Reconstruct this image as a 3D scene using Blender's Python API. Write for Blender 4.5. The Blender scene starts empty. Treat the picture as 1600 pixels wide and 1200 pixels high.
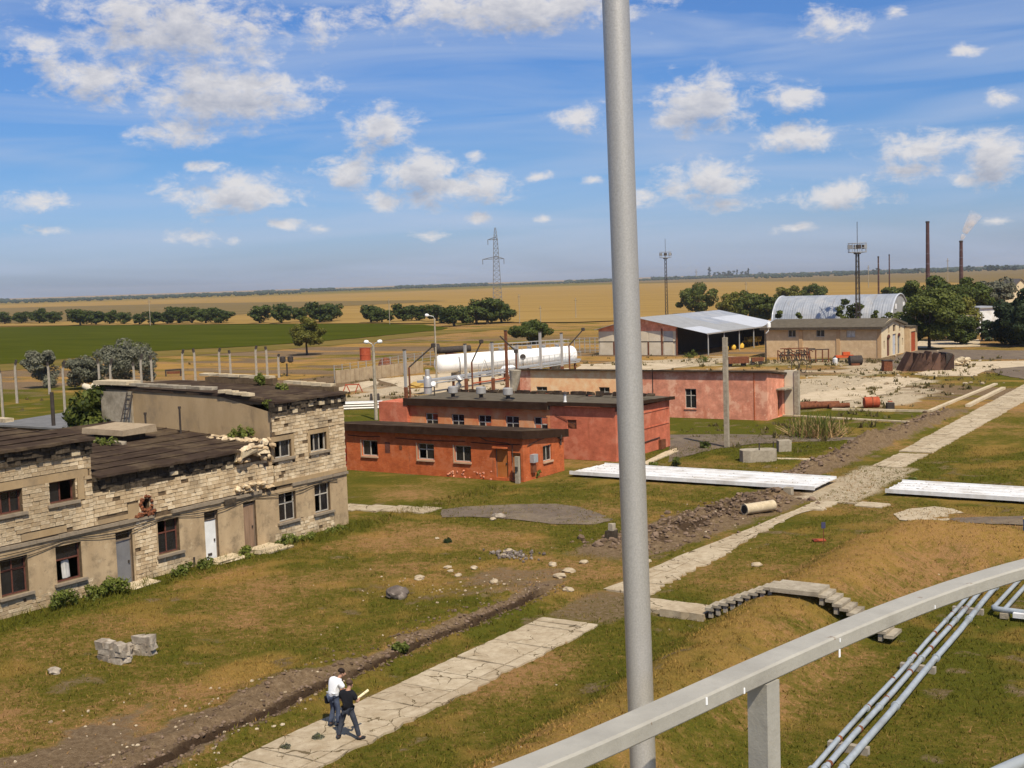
import bpy, math, random
import numpy as np
from mathutils import Vector, Matrix

SC = bpy.context.scene
COL = SC.collection
PI = math.pi

# ------------------------------------------------------------------ camera
CAM_H, FPX = 13.5, 1950.0
PITCH, ROLL, YAW = math.atan(160.4 / 1950.0), math.radians(1.896), math.radians(32.98)
FH = Vector((-math.sin(YAW), math.cos(YAW), 0)); RH = Vector((math.cos(YAW), math.sin(YAW), 0)); ZZ = Vector((0, 0, 1))
FW = FH * math.cos(PITCH) - ZZ * math.sin(PITCH)
U0 = FH * math.sin(PITCH) + ZZ * math.cos(PITCH)
CX = RH * math.cos(ROLL) - U0 * math.sin(ROLL)
CU = RH * math.sin(ROLL) + U0 * math.cos(ROLL)
EYE = Vector((0, 0, CAM_H))
cd = bpy.data.cameras.new('camera'); cam = bpy.data.objects.new('camera', cd); COL.objects.link(cam)
cam.matrix_world = Matrix(((CX.x, CU.x, -FW.x, 0), (CX.y, CU.y, -FW.y, 0), (CX.z, CU.z, -FW.z, CAM_H), (0, 0, 0, 1)))
cd.sensor_width = 36.0; cd.lens = 36.0 * FPX / 1600.0
cd.clip_start = 0.1; cd.clip_end = 60000
SC.camera = cam

# ------------------------------------------------------------------ exposure, sun, sky
SC.view_settings.view_transform = 'Standard'; SC.view_settings.look = 'None'
SC.view_settings.exposure = 0.38; SC.view_settings.gamma = 1.0
SC.view_settings.use_curve_mapping = False
SUN_EL = math.radians(53)
sh = (-FH * math.cos(math.radians(22)) + RH * math.sin(math.radians(22))).normalized()
SUN_DIR = Vector((sh.x * math.cos(SUN_EL), sh.y * math.cos(SUN_EL), math.sin(SUN_EL)))
sd = bpy.data.lights.new('sun', 'SUN'); sd.energy = 4.3; sd.angle = math.radians(0.5); sd.color = (1.0, 0.91, 0.74)
so = bpy.data.objects.new('sun', sd); COL.objects.link(so)
so.rotation_euler = SUN_DIR.to_track_quat('Z', 'Y').to_euler()

def pix_dir(px, py):
    return (FW * FPX + CX * (px - 800) - CU * (py - 600)).normalized()
def at(px, py, z=0.0):
    """ground (height z) point seen in direction of a photo pixel"""
    d = pix_dir(px, py); t = (z - CAM_H) / d.z
    return EYE + d * t

# cumulus banks: photo pixel of centre, half width, half height, density
CLOUDS = [(270,42,165,52,1),(500,42,48,36,.72),(55,78,58,30,.6),(150,126,108,34,.85),(355,145,122,46,1.1),(282,207,78,24,.85),
 (800,14,195,34,1.1),(590,200,66,36,.85),(545,268,44,25,1.1),(655,270,62,28,1.15),(715,293,88,26,1.05),(603,315,30,18,.9),
 (370,303,98,27,1.05),(320,262,38,12,.55),(440,350,30,10,.8),(300,372,60,14,.55),(365,378,16,9,.6),(500,358,24,9,.65),
 (750,341,26,11,.75),(665,367,38,10,.55),(1100,158,76,38,1.1),(1042,190,36,15,.8),(1240,152,42,23,.95),(1250,212,78,23,.85),
 (905,185,58,24,.7),(1100,283,92,36,.82),(1140,318,70,14,.6),(1310,305,72,20,.95),(1440,230,78,27,.9),(1420,267,72,22,.7),
 (1562,247,40,36,1.1),(1500,280,26,14,.8),(1300,36,52,21,.95),(1510,78,34,11,.75),(1565,152,27,14,.75),(1395,20,24,13,.55),
 (850,342,20,8,.6),(840,276,34,11,.55),(930,281,28,9,.55),(60,310,66,22,.58),(60,360,66,11,.5),(1240,357,50,10,.5),
 (1560,346,34,9,.55),(741,243,24,10,.65),(1000,310,40,18,.8)]

def build_world():
    w = bpy.data.worlds.new("World"); SC.world = w; w.use_nodes = True
    nt = w.node_tree; nt.nodes.clear(); N = nt.nodes; L = nt.links
    out = N.new('ShaderNodeOutputWorld'); bg = N.new('ShaderNodeBackground')
    bg.inputs[1].default_value = 0.10
    L.new(bg.outputs[0], out.inputs[0])
    sky = N.new('ShaderNodeTexSky'); sky.sky_type = 'NISHITA'; sky.sun_disc = False
    sky.sun_elevation = SUN_EL; sky.sun_rotation = math.atan2(SUN_DIR.x, SUN_DIR.y)
    sky.altitude = 100; sky.air_density = 1.0; sky.dust_density = 1.2; sky.ozone_density = 2.0
    # the cloud field as a node group: direction (azimuth, elevation, 0) -> density
    g = bpy.data.node_groups.new('cloud_field', 'ShaderNodeTree')
    g.interface.new_socket('Vec', in_out='INPUT', socket_type='NodeSocketVector')
    g.interface.new_socket('Density', in_out='OUTPUT', socket_type='NodeSocketFloat')
    GN, GL = g.nodes, g.links
    gi = GN.new('NodeGroupInput'); go = GN.new('NodeGroupOutput')
    nz = GN.new('ShaderNodeTexNoise'); nz.inputs['Scale'].default_value = 40; nz.inputs['Detail'].default_value = 8; nz.inputs['Roughness'].default_value = .66
    nz.inputs['Distortion'].default_value = .25
    m0 = GN.new('ShaderNodeVectorMath'); m0.operation = 'MULTIPLY'; m0.inputs[1].default_value = (1, 1.7, 1)
    GL.new(gi.outputs[0], m0.inputs[0]); GL.new(m0.outputs[0], nz.inputs['Vector'])
    last = None
    for (px, py, hw, hh, dens) in CLOUDS:
        d = pix_dir(px, py); az = math.atan2(d.x, d.y); el = math.asin(d.z)
        sx, sy = FPX / (hw * 1.3), FPX / (hh * 1.4)
        ma = GN.new('ShaderNodeVectorMath'); ma.operation = 'MULTIPLY_ADD'
        ma.inputs[1].default_value = (sx, sy, 0); ma.inputs[2].default_value = (-az * sx, -el * sy, 0)
        GL.new(gi.outputs[0], ma.inputs[0])
        ln = GN.new('ShaderNodeVectorMath'); ln.operation = 'LENGTH'; GL.new(ma.outputs[0], ln.inputs[0])
        mm = GN.new('ShaderNodeMath'); mm.operation = 'MULTIPLY_ADD'; mm.inputs[1].default_value = -1.0; mm.inputs[2].default_value = 0.26 + dens * .68
        GL.new(ln.outputs['Value'], mm.inputs[0])
        if last is None: last = mm
        else:
            mx = GN.new('ShaderNodeMath'); mx.operation = 'SMOOTH_MAX'; mx.inputs[2].default_value = .15
            GL.new(last.outputs[0], mx.inputs[0]); GL.new(mm.outputs[0], mx.inputs[1]); last = mx
    # more cloud of the same kind over the rest of the sky
    big = GN.new('ShaderNodeTexNoise'); big.inputs['Scale'].default_value = 5.5; big.inputs['Detail'].default_value = 2
    GL.new(m0.outputs[0], big.inputs['Vector'])
    bm = GN.new('ShaderNodeMath'); bm.operation = 'MULTIPLY_ADD'; bm.inputs[1].default_value = 5.0; bm.inputs[2].default_value = -2.75
    GL.new(big.outputs['Fac'], bm.inputs[0])
    sep = GN.new('ShaderNodeSeparateXYZ'); GL.new(gi.outputs[0], sep.inputs[0])
    da = GN.new('ShaderNodeMath'); da.operation = 'ADD'; da.inputs[1].default_value = YAW; GL.new(sep.outputs[0], da.inputs[0])
    ab = GN.new('ShaderNodeMath'); ab.operation = 'ABSOLUTE'; GL.new(da.outputs[0], ab.inputs[0])
    mr = GN.new('ShaderNodeMapRange'); mr.inputs[1].default_value = .42; mr.inputs[2].default_value = .5; mr.inputs[3].default_value = -3; mr.inputs[4].default_value = 0
    GL.new(ab.outputs[0], mr.inputs[0])
    me = GN.new('ShaderNodeMapRange'); me.inputs[1].default_value = .24; me.inputs[2].default_value = .32; me.inputs[3].default_value = -3; me.inputs[4].default_value = 0
    GL.new(sep.outputs[1], me.inputs[0])
    mo = GN.new('ShaderNodeMath'); mo.operation = 'MAXIMUM'; GL.new(mr.outputs[0], mo.inputs[0]); GL.new(me.outputs[0], mo.inputs[1])
    ad = GN.new('ShaderNodeMath'); ad.operation = 'ADD'; GL.new(bm.outputs[0], ad.inputs[0]); GL.new(mo.outputs[0], ad.inputs[1])
    mx = GN.new('ShaderNodeMath'); mx.operation = 'MAXIMUM'; GL.new(last.outputs[0], mx.inputs[0]); GL.new(ad.outputs[0], mx.inputs[1])
    nm = GN.new('ShaderNodeMath'); nm.operation = 'MULTIPLY_ADD'; nm.inputs[1].default_value = 2.3; nm.inputs[2].default_value = -1.27
    GL.new(nz.outputs['Fac'], nm.inputs[0])
    fin = GN.new('ShaderNodeMath'); fin.operation = 'ADD'; GL.new(mx.outputs[0], fin.inputs[0]); GL.new(nm.outputs[0], fin.inputs[1])
    GL.new(fin.outputs[0], go.inputs[0])
    # direction -> azimuth, elevation
    tc = N.new('ShaderNodeTexCoord'); sp = N.new('ShaderNodeSeparateXYZ'); L.new(tc.outputs['Generated'], sp.inputs[0])
    az = N.new('ShaderNodeMath'); az.operation = 'ARCTAN2'; L.new(sp.outputs[0], az.inputs[0]); L.new(sp.outputs[1], az.inputs[1])
    el = N.new('ShaderNodeMath'); el.operation = 'ARCSINE'; L.new(sp.outputs[2], el.inputs[0])
    cv = N.new('ShaderNodeCombineXYZ'); L.new(az.outputs[0], cv.inputs[0]); L.new(el.outputs[0], cv.inputs[1])
    ga = N.new('ShaderNodeGroup'); ga.node_tree = g; L.new(cv.outputs[0], ga.inputs[0])
    sh_ = N.new('ShaderNodeVectorMath'); sh_.operation = 'ADD'; sh_.inputs[1].default_value = (.004, .015, 0); L.new(cv.outputs[0], sh_.inputs[0])
    gb = N.new('ShaderNodeGroup'); gb.node_tree = g; L.new(sh_.outputs[0], gb.inputs[0])
    alpha = N.new('ShaderNodeMapRange'); alpha.interpolation_type = 'SMOOTHSTEP'
    alpha.inputs[1].default_value = -.14; alpha.inputs[2].default_value = .62; alpha.inputs[3].default_value = 0; alpha.inputs[4].default_value = .9
    L.new(ga.outputs[0], alpha.inputs[0])
    lit = N.new('ShaderNodeMapRange'); lit.inputs[1].default_value = -.1; lit.inputs[2].default_value = 1.0; lit.inputs[3].default_value = 0; lit.inputs[4].default_value = 1
    L.new(gb.outputs[0], lit.inputs[0])
    cc = N.new('ShaderNodeMix'); cc.data_type = 'RGBA'
    cc.inputs[6].default_value = (6.0, 5.8, 5.75, 1); cc.inputs[7].default_value = (2.9, 3.1, 3.75, 1)
    L.new(lit.outputs[0], cc.inputs[0])
    # sky tone: deeper blue above, greyer near the horizon
    hz = N.new('ShaderNodeMapRange'); hz.inputs[1].default_value = 0.0; hz.inputs[2].default_value = .10
    L.new(el.outputs[0], hz.inputs[0])
    tint = N.new('ShaderNodeMix'); tint.data_type = 'RGBA'; tint.inputs[6].default_value = (.66, .77, 1.18, 1); tint.inputs[7].default_value = (.345, .56, .90, 1)
    L.new(hz.outputs[0], tint.inputs[0])
    mul = N.new('ShaderNodeMix'); mul.data_type = 'RGBA'; mul.blend_type = 'MULTIPLY'; mul.inputs[0].default_value = 1
    L.new(sky.outputs[0], mul.inputs[6]); L.new(tint.outputs[2], mul.inputs[7])
    # thin streaks
    st = N.new('ShaderNodeVectorMath'); st.operation = 'MULTIPLY'; st.inputs[1].default_value = (3, 26, 1); L.new(cv.outputs[0], st.inputs[0])
    sn = N.new('ShaderNodeTexNoise'); sn.inputs['Scale'].default_value = 1.3; sn.inputs['Detail'].default_value = 5; sn.inputs['Distortion'].default_value = .6
    L.new(st.outputs[0], sn.inputs['Vector'])
    sm = N.new('ShaderNodeMapRange'); sm.inputs[1].default_value = .40; sm.inputs[2].default_value = .74; sm.inputs[3].default_value = 0; sm.inputs[4].default_value = .62
    L.new(sn.outputs['Fac'], sm.inputs[0])
    cir = N.new('ShaderNodeMix'); cir.data_type = 'RGBA'; cir.inputs[7].default_value = (3.7, 4.35, 5.7, 1)
    L.new(sm.outputs[0], cir.inputs[0]); L.new(mul.outputs[2], cir.inputs[6])
    fm = N.new('ShaderNodeMix'); fm.data_type = 'RGBA'
    L.new(alpha.outputs[0], fm.inputs[0]); L.new(cir.outputs[2], fm.inputs[6]); L.new(cc.outputs[2], fm.inputs[7])
    L.new(fm.outputs[2], bg.inputs[0])
    w.cycles.sampling_method = 'MANUAL'; w.cycles.sample_map_resolution = 512
build_world()

# ------------------------------------------------------------------ helpers
ORI = {}
def V(*a): return Vector(a)
def setp(o, label=None, cat=None, group=None, kind=None):
    if label: o['label'] = label
    if cat: o['category'] = cat
    if group: o['group'] = group
    if kind: o['kind'] = kind
    return o
def thing(name, label, cat, loc, group=None, kind=None):
    o = bpy.data.objects.new(name, None); COL.objects.link(o); o.location = loc; o.empty_display_size = .2
    ORI[o] = Vector(loc)
    return setp(o, label, cat, group, kind)
def new_mesh(name, v, f, mats=None, mi=None, smooth=False):
    me = bpy.data.meshes.new(name); me.from_pydata(v, [], f)
    for m in (mats or []): me.materials.append(m)
    if mi is not None and len(mats) > 1: me.polygons.foreach_set('material_index', mi)
    if smooth: me.polygons.foreach_set('use_smooth', [True] * len(me.polygons))
    return me
def np_mesh(name, v, quads, mat, attr=None, smooth=False):
    v = np.asarray(v, dtype=np.float32); quads = np.asarray(quads, dtype=np.int32); k = quads.shape[1]; n = len(quads)
    me = bpy.data.meshes.new(name)
    me.vertices.add(len(v)); me.vertices.foreach_set('co', v.ravel())
    me.loops.add(n * k); me.loops.foreach_set('vertex_index', quads.ravel())
    me.polygons.add(n); me.polygons.foreach_set('loop_start', np.arange(0, n * k, k, dtype=np.int32))
    if smooth: me.polygons.foreach_set('use_smooth', np.ones(n, dtype=bool))
    me.update(calc_edges=True)
    me.materials.append(mat)
    if attr is not None:
        a = me.attributes.new('mask', 'FLOAT_COLOR', 'POINT')
        c = np.ones((len(v), 4), dtype=np.float32); c[:, :attr.shape[1]] = attr; a.data.foreach_set('color', c.ravel())
    return me
def obj(name, me, parent=None, loc=None, label=None, cat=None, group=None, kind=None):
    o = bpy.data.objects.new(name, me); COL.objects.link(o)
    if parent is not None: o.parent = parent
    if loc is not None: o.location = loc
    return setp(o, label, cat, group, kind)
class Fr:
    """wall frame: s along the wall, t out of it, z up"""
    def __init__(s, O, a, n): s.O = Vector(O); s.a = Vector(a).normalized(); s.n = Vector(n).normalized()
    def p(s, u, t, z): return s.O + s.a * u + s.n * t + Vector((0, 0, z))
FID = Fr((0, 0, 0), (1, 0, 0), (0, 1, 0))
class MB:
    def __init__(s): s.v = []; s.f = []; s.m = []; s.mi = 0
    def poly(s, pts, mi=None):
        b = len(s.v); s.v += [tuple(p) for p in pts]; s.f.append(tuple(range(b, b + len(pts)))); s.m.append(s.mi if mi is None else mi); return s
    def hexa(s, P, mi=None):
        b = len(s.v); s.v += [tuple(p) for p in P]
        for q in ((0,3,2,1),(4,5,6,7),(0,1,5,4),(1,2,6,5),(2,3,7,6),(3,0,4,7)):
            s.f.append(tuple(b + i for i in q)); s.m.append(s.mi if mi is None else mi)
        return s
    def box(s, x0, x1, y0, y1, z0, z1, mi=None, fr=FID):
        P = [fr.p(x0,y0,z0), fr.p(x1,y0,z0), fr.p(x1,y1,z0), fr.p(x0,y1,z0), fr.p(x0,y0,z1), fr.p(x1,y0,z1), fr.p(x1,y1,z1), fr.p(x0,y1,z1)]
        return s.hexa(P, mi)
    def cbox(s, c, size, rz=0.0, tilt=0.0, mi=None, jit=0.0, rnd=random):
        M = Matrix.Rotation(rz, 4, 'Z') @ Matrix.Rotation(tilt, 4, 'X'); c = Vector(c); P = []
        for (i, j, k) in ((-1,-1,-1),(1,-1,-1),(1,1,-1),(-1,1,-1),(-1,-1,1),(1,-1,1),(1,1,1),(-1,1,1)):
            q = Vector((i * size[0] / 2 + rnd.uniform(-jit, jit), j * size[1] / 2 + rnd.uniform(-jit, jit), k * size[2] / 2 + rnd.uniform(-jit, jit)))
            P.append(c + M @ q)
        return s.hexa(P, mi)
    def tube(s, pts, r, n=8, mi=None, caps=True):
        pts = [Vector(p) for p in pts]; rs = r if isinstance(r, (list, tuple)) else [r] * len(pts)
        rings = []
        for i, p in enumerate(pts):
            d = (pts[min(i + 1, len(pts) - 1)] - pts[max(i - 1, 0)]).normalized()
            up = Vector((0, 0, 1)) if abs(d.z) < .9 else Vector((1, 0, 0))
            x = d.cross(up).normalized(); y = x.cross(d).normalized(); b = len(s.v)
            for k in range(n):
                a = 2 * PI * k / n; s.v.append(tuple(p + (x * math.cos(a) + y * math.sin(a)) * rs[i]))
            rings.append(b)
        m = s.mi if mi is None else mi
        for i in range(len(pts) - 1):
            A, B = rings[i], rings[i + 1]
            for k in range(n):
                s.f.append((A + k, A + (k + 1) % n, B + (k + 1) % n, B + k)); s.m.append(m)
        if caps:
            s.f.append(tuple(rings[0] + k for k in range(n))[::-1]); s.m.append(m)
            s.f.append(tuple(rings[-1] + k for k in range(n))); s.m.append(m)
        return s
    def sweep(s, prof, pts, mi=None, up=(0, 0, 1)):
        pts = [Vector(p) for p in pts]; up = Vector(up); n = len(prof); rings = []
        for i, p in enumerate(pts):
            d = (pts[min(i + 1, len(pts) - 1)] - pts[max(i - 1, 0)]).normalized(); x = d.cross(up).normalized(); u = x.cross(d).normalized()
            rings.append(len(s.v)); s.v += [tuple(p + x * a + u * b) for a, b in prof]
        m = s.mi if mi is None else mi
        for i in range(len(pts) - 1):
            A, B = rings[i], rings[i + 1]
            for k in range(n): s.f.append((A + k, A + (k + 1) % n, B + (k + 1) % n, B + k)); s.m.append(m)
        s.f.append(tuple(rings[0] + k for k in range(n))[::-1]); s.m.append(m)
        s.f.append(tuple(rings[-1] + k for k in range(n))); s.m.append(m)
        return s
    def lathe(s, c, prof, n=16, mi=None, axis=None):
        c = Vector(c); ax = Vector(axis or (0, 0, 1)).normalized()
        up = Vector((0, 0, 1)) if abs(ax.z) < .9 else Vector((1, 0, 0)); x = ax.cross(up).normalized(); y = ax.cross(x).normalized()
        rings = []
        for (r, h) in prof:
            rings.append(len(s.v))
            for k in range(n):
                a = 2 * PI * k / n; s.v.append(tuple(c + ax * h + (x * math.cos(a) + y * math.sin(a)) * max(r, 1e-4)))
        m = s.mi if mi is None else mi
        for i in range(len(prof) - 1):
            A, B = rings[i], rings[i + 1]
            for k in range(n): s.f.append((A + k, A + (k + 1) % n, B + (k + 1) % n, B + k)); s.m.append(m)
        s.f.append(tuple(rings[0] + k for k in range(n))[::-1]); s.m.append(m)
        s.f.append(tuple(rings[-1] + k for k in range(n))); s.m.append(m)
        return s
    def rock(s, c, size, seed, sub=1, mi=None, rough=.28):
        rnd = random.Random(seed); c = Vector(c); t = (1 + 5 ** .5) / 2
        vs = [Vector(q).normalized() for q in ((-1,t,0),(1,t,0),(-1,-t,0),(1,-t,0),(0,-1,t),(0,1,t),(0,-1,-t),(0,1,-t),(t,0,-1),(t,0,1),(-t,0,-1),(-t,0,1))]
        fs = [(0,11,5),(0,5,1),(0,1,7),(0,7,10),(0,10,11),(1,5,9),(5,11,4),(11,10,2),(10,7,6),(7,1,8),(3,9,4),(3,4,2),(3,2,6),(3,6,8),(3,8,9),(4,9,5),(2,4,11),(6,2,10),(8,6,7),(9,8,1)]
        for _ in range(sub):
            cache = {}; nf = []
            def mid(a, b):
                k = (min(a, b), max(a, b))
                if k not in cache: vs.append(((vs[a] + vs[b]) / 2).normalized()); cache[k] = len(vs) - 1
                return cache[k]
            for a, b, d in fs:
                ab, bd, da = mid(a, b), mid(b, d), mid(d, a); nf += [(a, ab, da), (b, bd, ab), (d, da, bd), (ab, bd, da)]
            fs = nf
        R = Matrix.Rotation(rnd.uniform(0, 6), 3, 'Z'); base = len(s.v)
        for q in vs:
            q = q * (1 + rnd.uniform(-rough, rough)); q = Vector((q.x * size[0], q.y * size[1], q.z * size[2])); s.v.append(tuple(c + R @ q))
        m = s.mi if mi is None else mi
        for t3 in fs: s.f.append(tuple(base + i for i in t3)); s.m.append(m)
        return s
    def wall(s, fr, s0, s1, z0, z1, ops=(), depth=.25, mi=None, mr=None, t=0.0, top=None):
        """flat wall with real openings and reveals; ops = (s0, s1, z0, z1)"""
        ss = sorted({s0, s1} | {min(max(e, s0), s1) for o in ops for e in o[:2]}); zs = sorted({z0, z1} | {min(max(e, z0), z1) for o in ops for e in o[2:4]})
        for i in range(len(ss) - 1):
            for j in range(len(zs) - 1):
                a, b, c, d = ss[i], ss[i + 1], zs[j], zs[j + 1]; mx, mz = (a + b) / 2, (c + d) / 2
                if any(o[0] < mx < o[1] and o[2] < mz < o[3] for o in ops): continue
                s.poly([fr.p(a, t, c), fr.p(b, t, c), fr.p(b, t, d), fr.p(a, t, d)], mi)
        for (a, b, c, d) in [o[:4] for o in ops]:
            k = mr if mr is not None else mi
            s.poly([fr.p(a, t, c), fr.p(a, t, d), fr.p(a, t - depth, d), fr.p(a, t - depth, c)], k)
            s.poly([fr.p(b, t, c), fr.p(b, t - depth, c), fr.p(b, t - depth, d), fr.p(b, t, d)], k)
            s.poly([fr.p(a, t, d), fr.p(b, t, d), fr.p(b, t - depth, d), fr.p(a, t - depth, d)], k)
            s.poly([fr.p(a, t, c), fr.p(a, t - depth, c), fr.p(b, t - depth, c), fr.p(b, t, c)], k)
        return s
    def mesh(s, name, mats, off=None, smooth=False):
        if not isinstance(mats, (list, tuple)): mats = [mats]
        v = s.v
        if off is not None: v = [(a - off[0], b - off[1], c - off[2]) for a, b, c in v]
        return new_mesh(name, v, s.f, mats, s.m, smooth)
    def build(s, name, mats, parent=None, smooth=False, label=None, cat=None, group=None, kind=None):
        if parent is not None:
            off = ORI[parent]; o = obj(name, s.mesh(name, mats, off, smooth), parent, None, label, cat, group, kind); ORI[o] = off
        else:
            xs = [p[0] for p in s.v]; ys = [p[1] for p in s.v]; zs = [p[2] for p in s.v]
            off = Vector(((min(xs) + max(xs)) / 2, (min(ys) + max(ys)) / 2, min(zs)))
            o = obj(name, s.mesh(name, mats, off, smooth), None, off, label, cat, group, kind); ORI[o] = off
        if smooth:
            o.data.set_sharp_from_angle(angle=math.radians(40))
        return o
CH = {}
def copy_tree(o, parent=None, loc=None, rz=None, sc=None, label=None, group=None):
    c = o.copy(); COL.objects.link(c)
    if parent is not None: c.parent = parent
    if loc is not None: c.location = loc
    if rz is not None: c.rotation_euler = (0, 0, rz)
    if sc is not None: c.scale = sc if isinstance(sc, (tuple, list)) else (sc, sc, sc)
    if label: c['label'] = label
    if group: c['group'] = group
    for ch in o.children:
        copy_tree(ch, c)
    return c

# ------------------------------------------------------------------ materials
def ramp(nt, stops):
    r = nt.nodes.new('ShaderNodeValToRGB'); e = r.color_ramp.elements
    while len(e) < len(stops): e.new(.5)
    for i, (p, c) in enumerate(stops): e[i].position = p; e[i].color = (*c, 1)
    return r
def nmat(name, stops, scale=3.0, rough=.85, bump=.3, bscale=None, stretch=(1, 1, 1), metal=0.0, detail=8, spec=.1, isl=0.0, grime=None, gscale=.6, objrand=0.0):
    """noise-driven surface: stops = colour ramp over fractal noise; grime = second colour in large soft stains"""
    m = bpy.data.materials.new(name); m.use_nodes = True; nt = m.node_tree; N = nt.nodes; L = nt.links
    b = N['Principled BSDF']; b.inputs['Roughness'].default_value = rough; b.inputs['Metallic'].default_value = metal
    b.inputs['Specular IOR Level'].default_value = spec
    tc = N.new('ShaderNodeTexCoord'); mp = N.new('ShaderNodeMapping'); mp.inputs['Scale'].default_value = stretch
    L.new(tc.outputs['Object'], mp.inputs[0])
    nz = N.new('ShaderNodeTexNoise'); nz.inputs['Scale'].default_value = scale; nz.inputs['Detail'].default_value = detail; nz.inputs['Roughness'].default_value = .65
    L.new(mp.outputs[0], nz.inputs['Vector'])
    fac = nz.outputs['Fac']
    if isl or objrand:
        acc = None
        if isl:
            ge = N.new('ShaderNodeNewGeometry'); acc = ge.outputs['Random Per Island']
        if objrand:
            oi = N.new('ShaderNodeObjectInfo')
            if acc is None: acc = oi.outputs['Random']
            else:
                a2 = N.new('ShaderNodeMath'); a2.operation = 'ADD'; L.new(acc, a2.inputs[0]); L.new(oi.outputs['Random'], a2.inputs[1])
                f2 = N.new('ShaderNodeMath'); f2.operation = 'FRACT'; L.new(a2.outputs[0], f2.inputs[0]); acc = f2.outputs[0]
        k = max(isl, objrand)
        mr = N.new('ShaderNodeMath'); mr.operation = 'MULTIPLY_ADD'; mr.inputs[1].default_value = k; mr.inputs[2].default_value = -k / 2
        L.new(acc, mr.inputs[0]); ad = N.new('ShaderNodeMath'); ad.operation = 'ADD'; L.new(fac, ad.inputs[0]); L.new(mr.outputs[0], ad.inputs[1]); fac = ad.outputs[0]
    r = ramp(nt, stops); L.new(fac, r.inputs[0]); col = r.outputs[0]
    if grime:
        gn = N.new('ShaderNodeTexNoise'); gn.inputs['Scale'].default_value = gscale; gn.inputs['Detail'].default_value = 6; gn.inputs['Roughness'].default_value = .7
        L.new(tc.outputs['Object'], gn.inputs['Vector'])
        gr = N.new('ShaderNodeMapRange'); gr.inputs[1].default_value = .48; gr.inputs[2].default_value = .68; L.new(gn.outputs['Fac'], gr.inputs[0])
        mx = N.new('ShaderNodeMix'); mx.data_type = 'RGBA'; mx.inputs[7].default_value = (*grime, 1); L.new(gr.outputs[0], mx.inputs[0]); L.new(col, mx.inputs[6]); col = mx.outputs[2]
    L.new(col, b.inputs['Base Color'])
    if bump:
        bn = N.new('ShaderNodeTexNoise'); bn.inputs['Scale'].default_value = bscale or scale * 6; bn.inputs['Detail'].default_value = 6; bn.inputs['Roughness'].default_value = .7
        L.new(mp.outputs[0], bn.inputs['Vector'])
        bp = N.new('ShaderNodeBump'); bp.inputs['Strength'].default_value = bump; bp.inputs['Distance'].default_value = .05
        L.new(bn.outputs['Fac'], bp.inputs['Height']); L.new(bp.outputs[0], b.inputs['Normal'])
    return m
def pair(c, k=.35):
    return [(.3, tuple(x * (1 - k) for x in c)), (.7, tuple(min(1, x * (1 + k)) for x in c))]
def brickmat(name, c1, c2, mortar, sx=.26, sz=.085, axis='X', stain=None):
    """small painted bricks far away (a few pixels each): colour + relief on the wall plane"""
    m = bpy.data.materials.new(name); m.use_nodes = True; nt = m.node_tree; N = nt.nodes; L = nt.links
    b = N['Principled BSDF']; b.inputs['Roughness'].default_value = .9; b.inputs['Specular IOR Level'].default_value = .15
    tc = N.new('ShaderNodeTexCoord'); sp = N.new('ShaderNodeSeparateXYZ'); L.new(tc.outputs['Object'], sp.inputs[0])
    ad = N.new('ShaderNodeMath'); ad.operation = 'ADD'; L.new(sp.outputs[0], ad.inputs[0]); L.new(sp.outputs[1], ad.inputs[1])
    cb = N.new('ShaderNodeCombineXYZ'); L.new(ad.outputs[0], cb.inputs[0]); L.new(sp.outputs[2], cb.inputs[1])
    bk = N.new('ShaderNodeTexBrick'); bk.inputs['Scale'].default_value = 1; bk.inputs['Brick Width'].default_value = sx; bk.inputs['Row Height'].default_value = sz
    bk.inputs['Mortar Size'].default_value = sz * .13; bk.inputs['Color1'].default_value = (*c1, 1); bk.inputs['Color2'].default_value = (*c2, 1); bk.inputs['Mortar'].default_value = (*mortar, 1)
    L.new(cb.outputs[0], bk.inputs['Vector'])
    nz = N.new('ShaderNodeTexNoise'); nz.inputs['Scale'].default_value = 1.1; nz.inputs['Detail'].default_value = 9; nz.inputs['Roughness'].default_value = .7
    L.new(tc.outputs['Object'], nz.inputs['Vector'])
    mr = N.new('ShaderNodeMapRange'); mr.inputs[1].default_value = .35; mr.inputs[2].default_value = .7; mr.inputs[3].default_value = .72; mr.inputs[4].default_value = 1.25; L.new(nz.outputs['Fac'], mr.inputs[0])
    vm = N.new('ShaderNodeVectorMath'); vm.operation = 'SCALE'; L.new(bk.outputs['Color'], vm.inputs[0]); L.new(mr.outputs[0], vm.inputs['Scale'])
    col = vm.outputs[0]
    if stain:
        n2 = N.new('ShaderNodeTexNoise'); n2.inputs['Scale'].default_value = .55; n2.inputs['Detail'].default_value = 9; n2.inputs['Roughness'].default_value = .72
        L.new(tc.outputs['Object'], n2.inputs['Vector'])
        r2 = N.new('ShaderNodeMapRange'); r2.inputs[1].default_value = .53; r2.inputs[2].default_value = .6; r2.inputs[4].default_value = .75; L.new(n2.outputs['Fac'], r2.inputs[0])
        mx = N.new('ShaderNodeMix'); mx.data_type = 'RGBA'; mx.inputs[7].default_value = (*stain, 1); L.new(r2.outputs[0], mx.inputs[0]); L.new(col, mx.inputs[6]); col = mx.outputs[2]
    L.new(col, b.inputs['Base Color'])
    bp = N.new('ShaderNodeBump'); bp.inputs['Strength'].default_value = .5; bp.inputs['Distance'].default_value = .02
    iv = N.new('ShaderNodeMath'); iv.operation = 'MULTIPLY_ADD'; iv.inputs[1].default_value = -1; L.new(bk.outputs['Fac'], iv.inputs[0]); L.new(nz.outputs['Fac'], iv.inputs[2])
    L.new(iv.outputs[0], bp.inputs['Height']); L.new(bp.outputs[0], b.inputs['Normal'])
    return m
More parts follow.
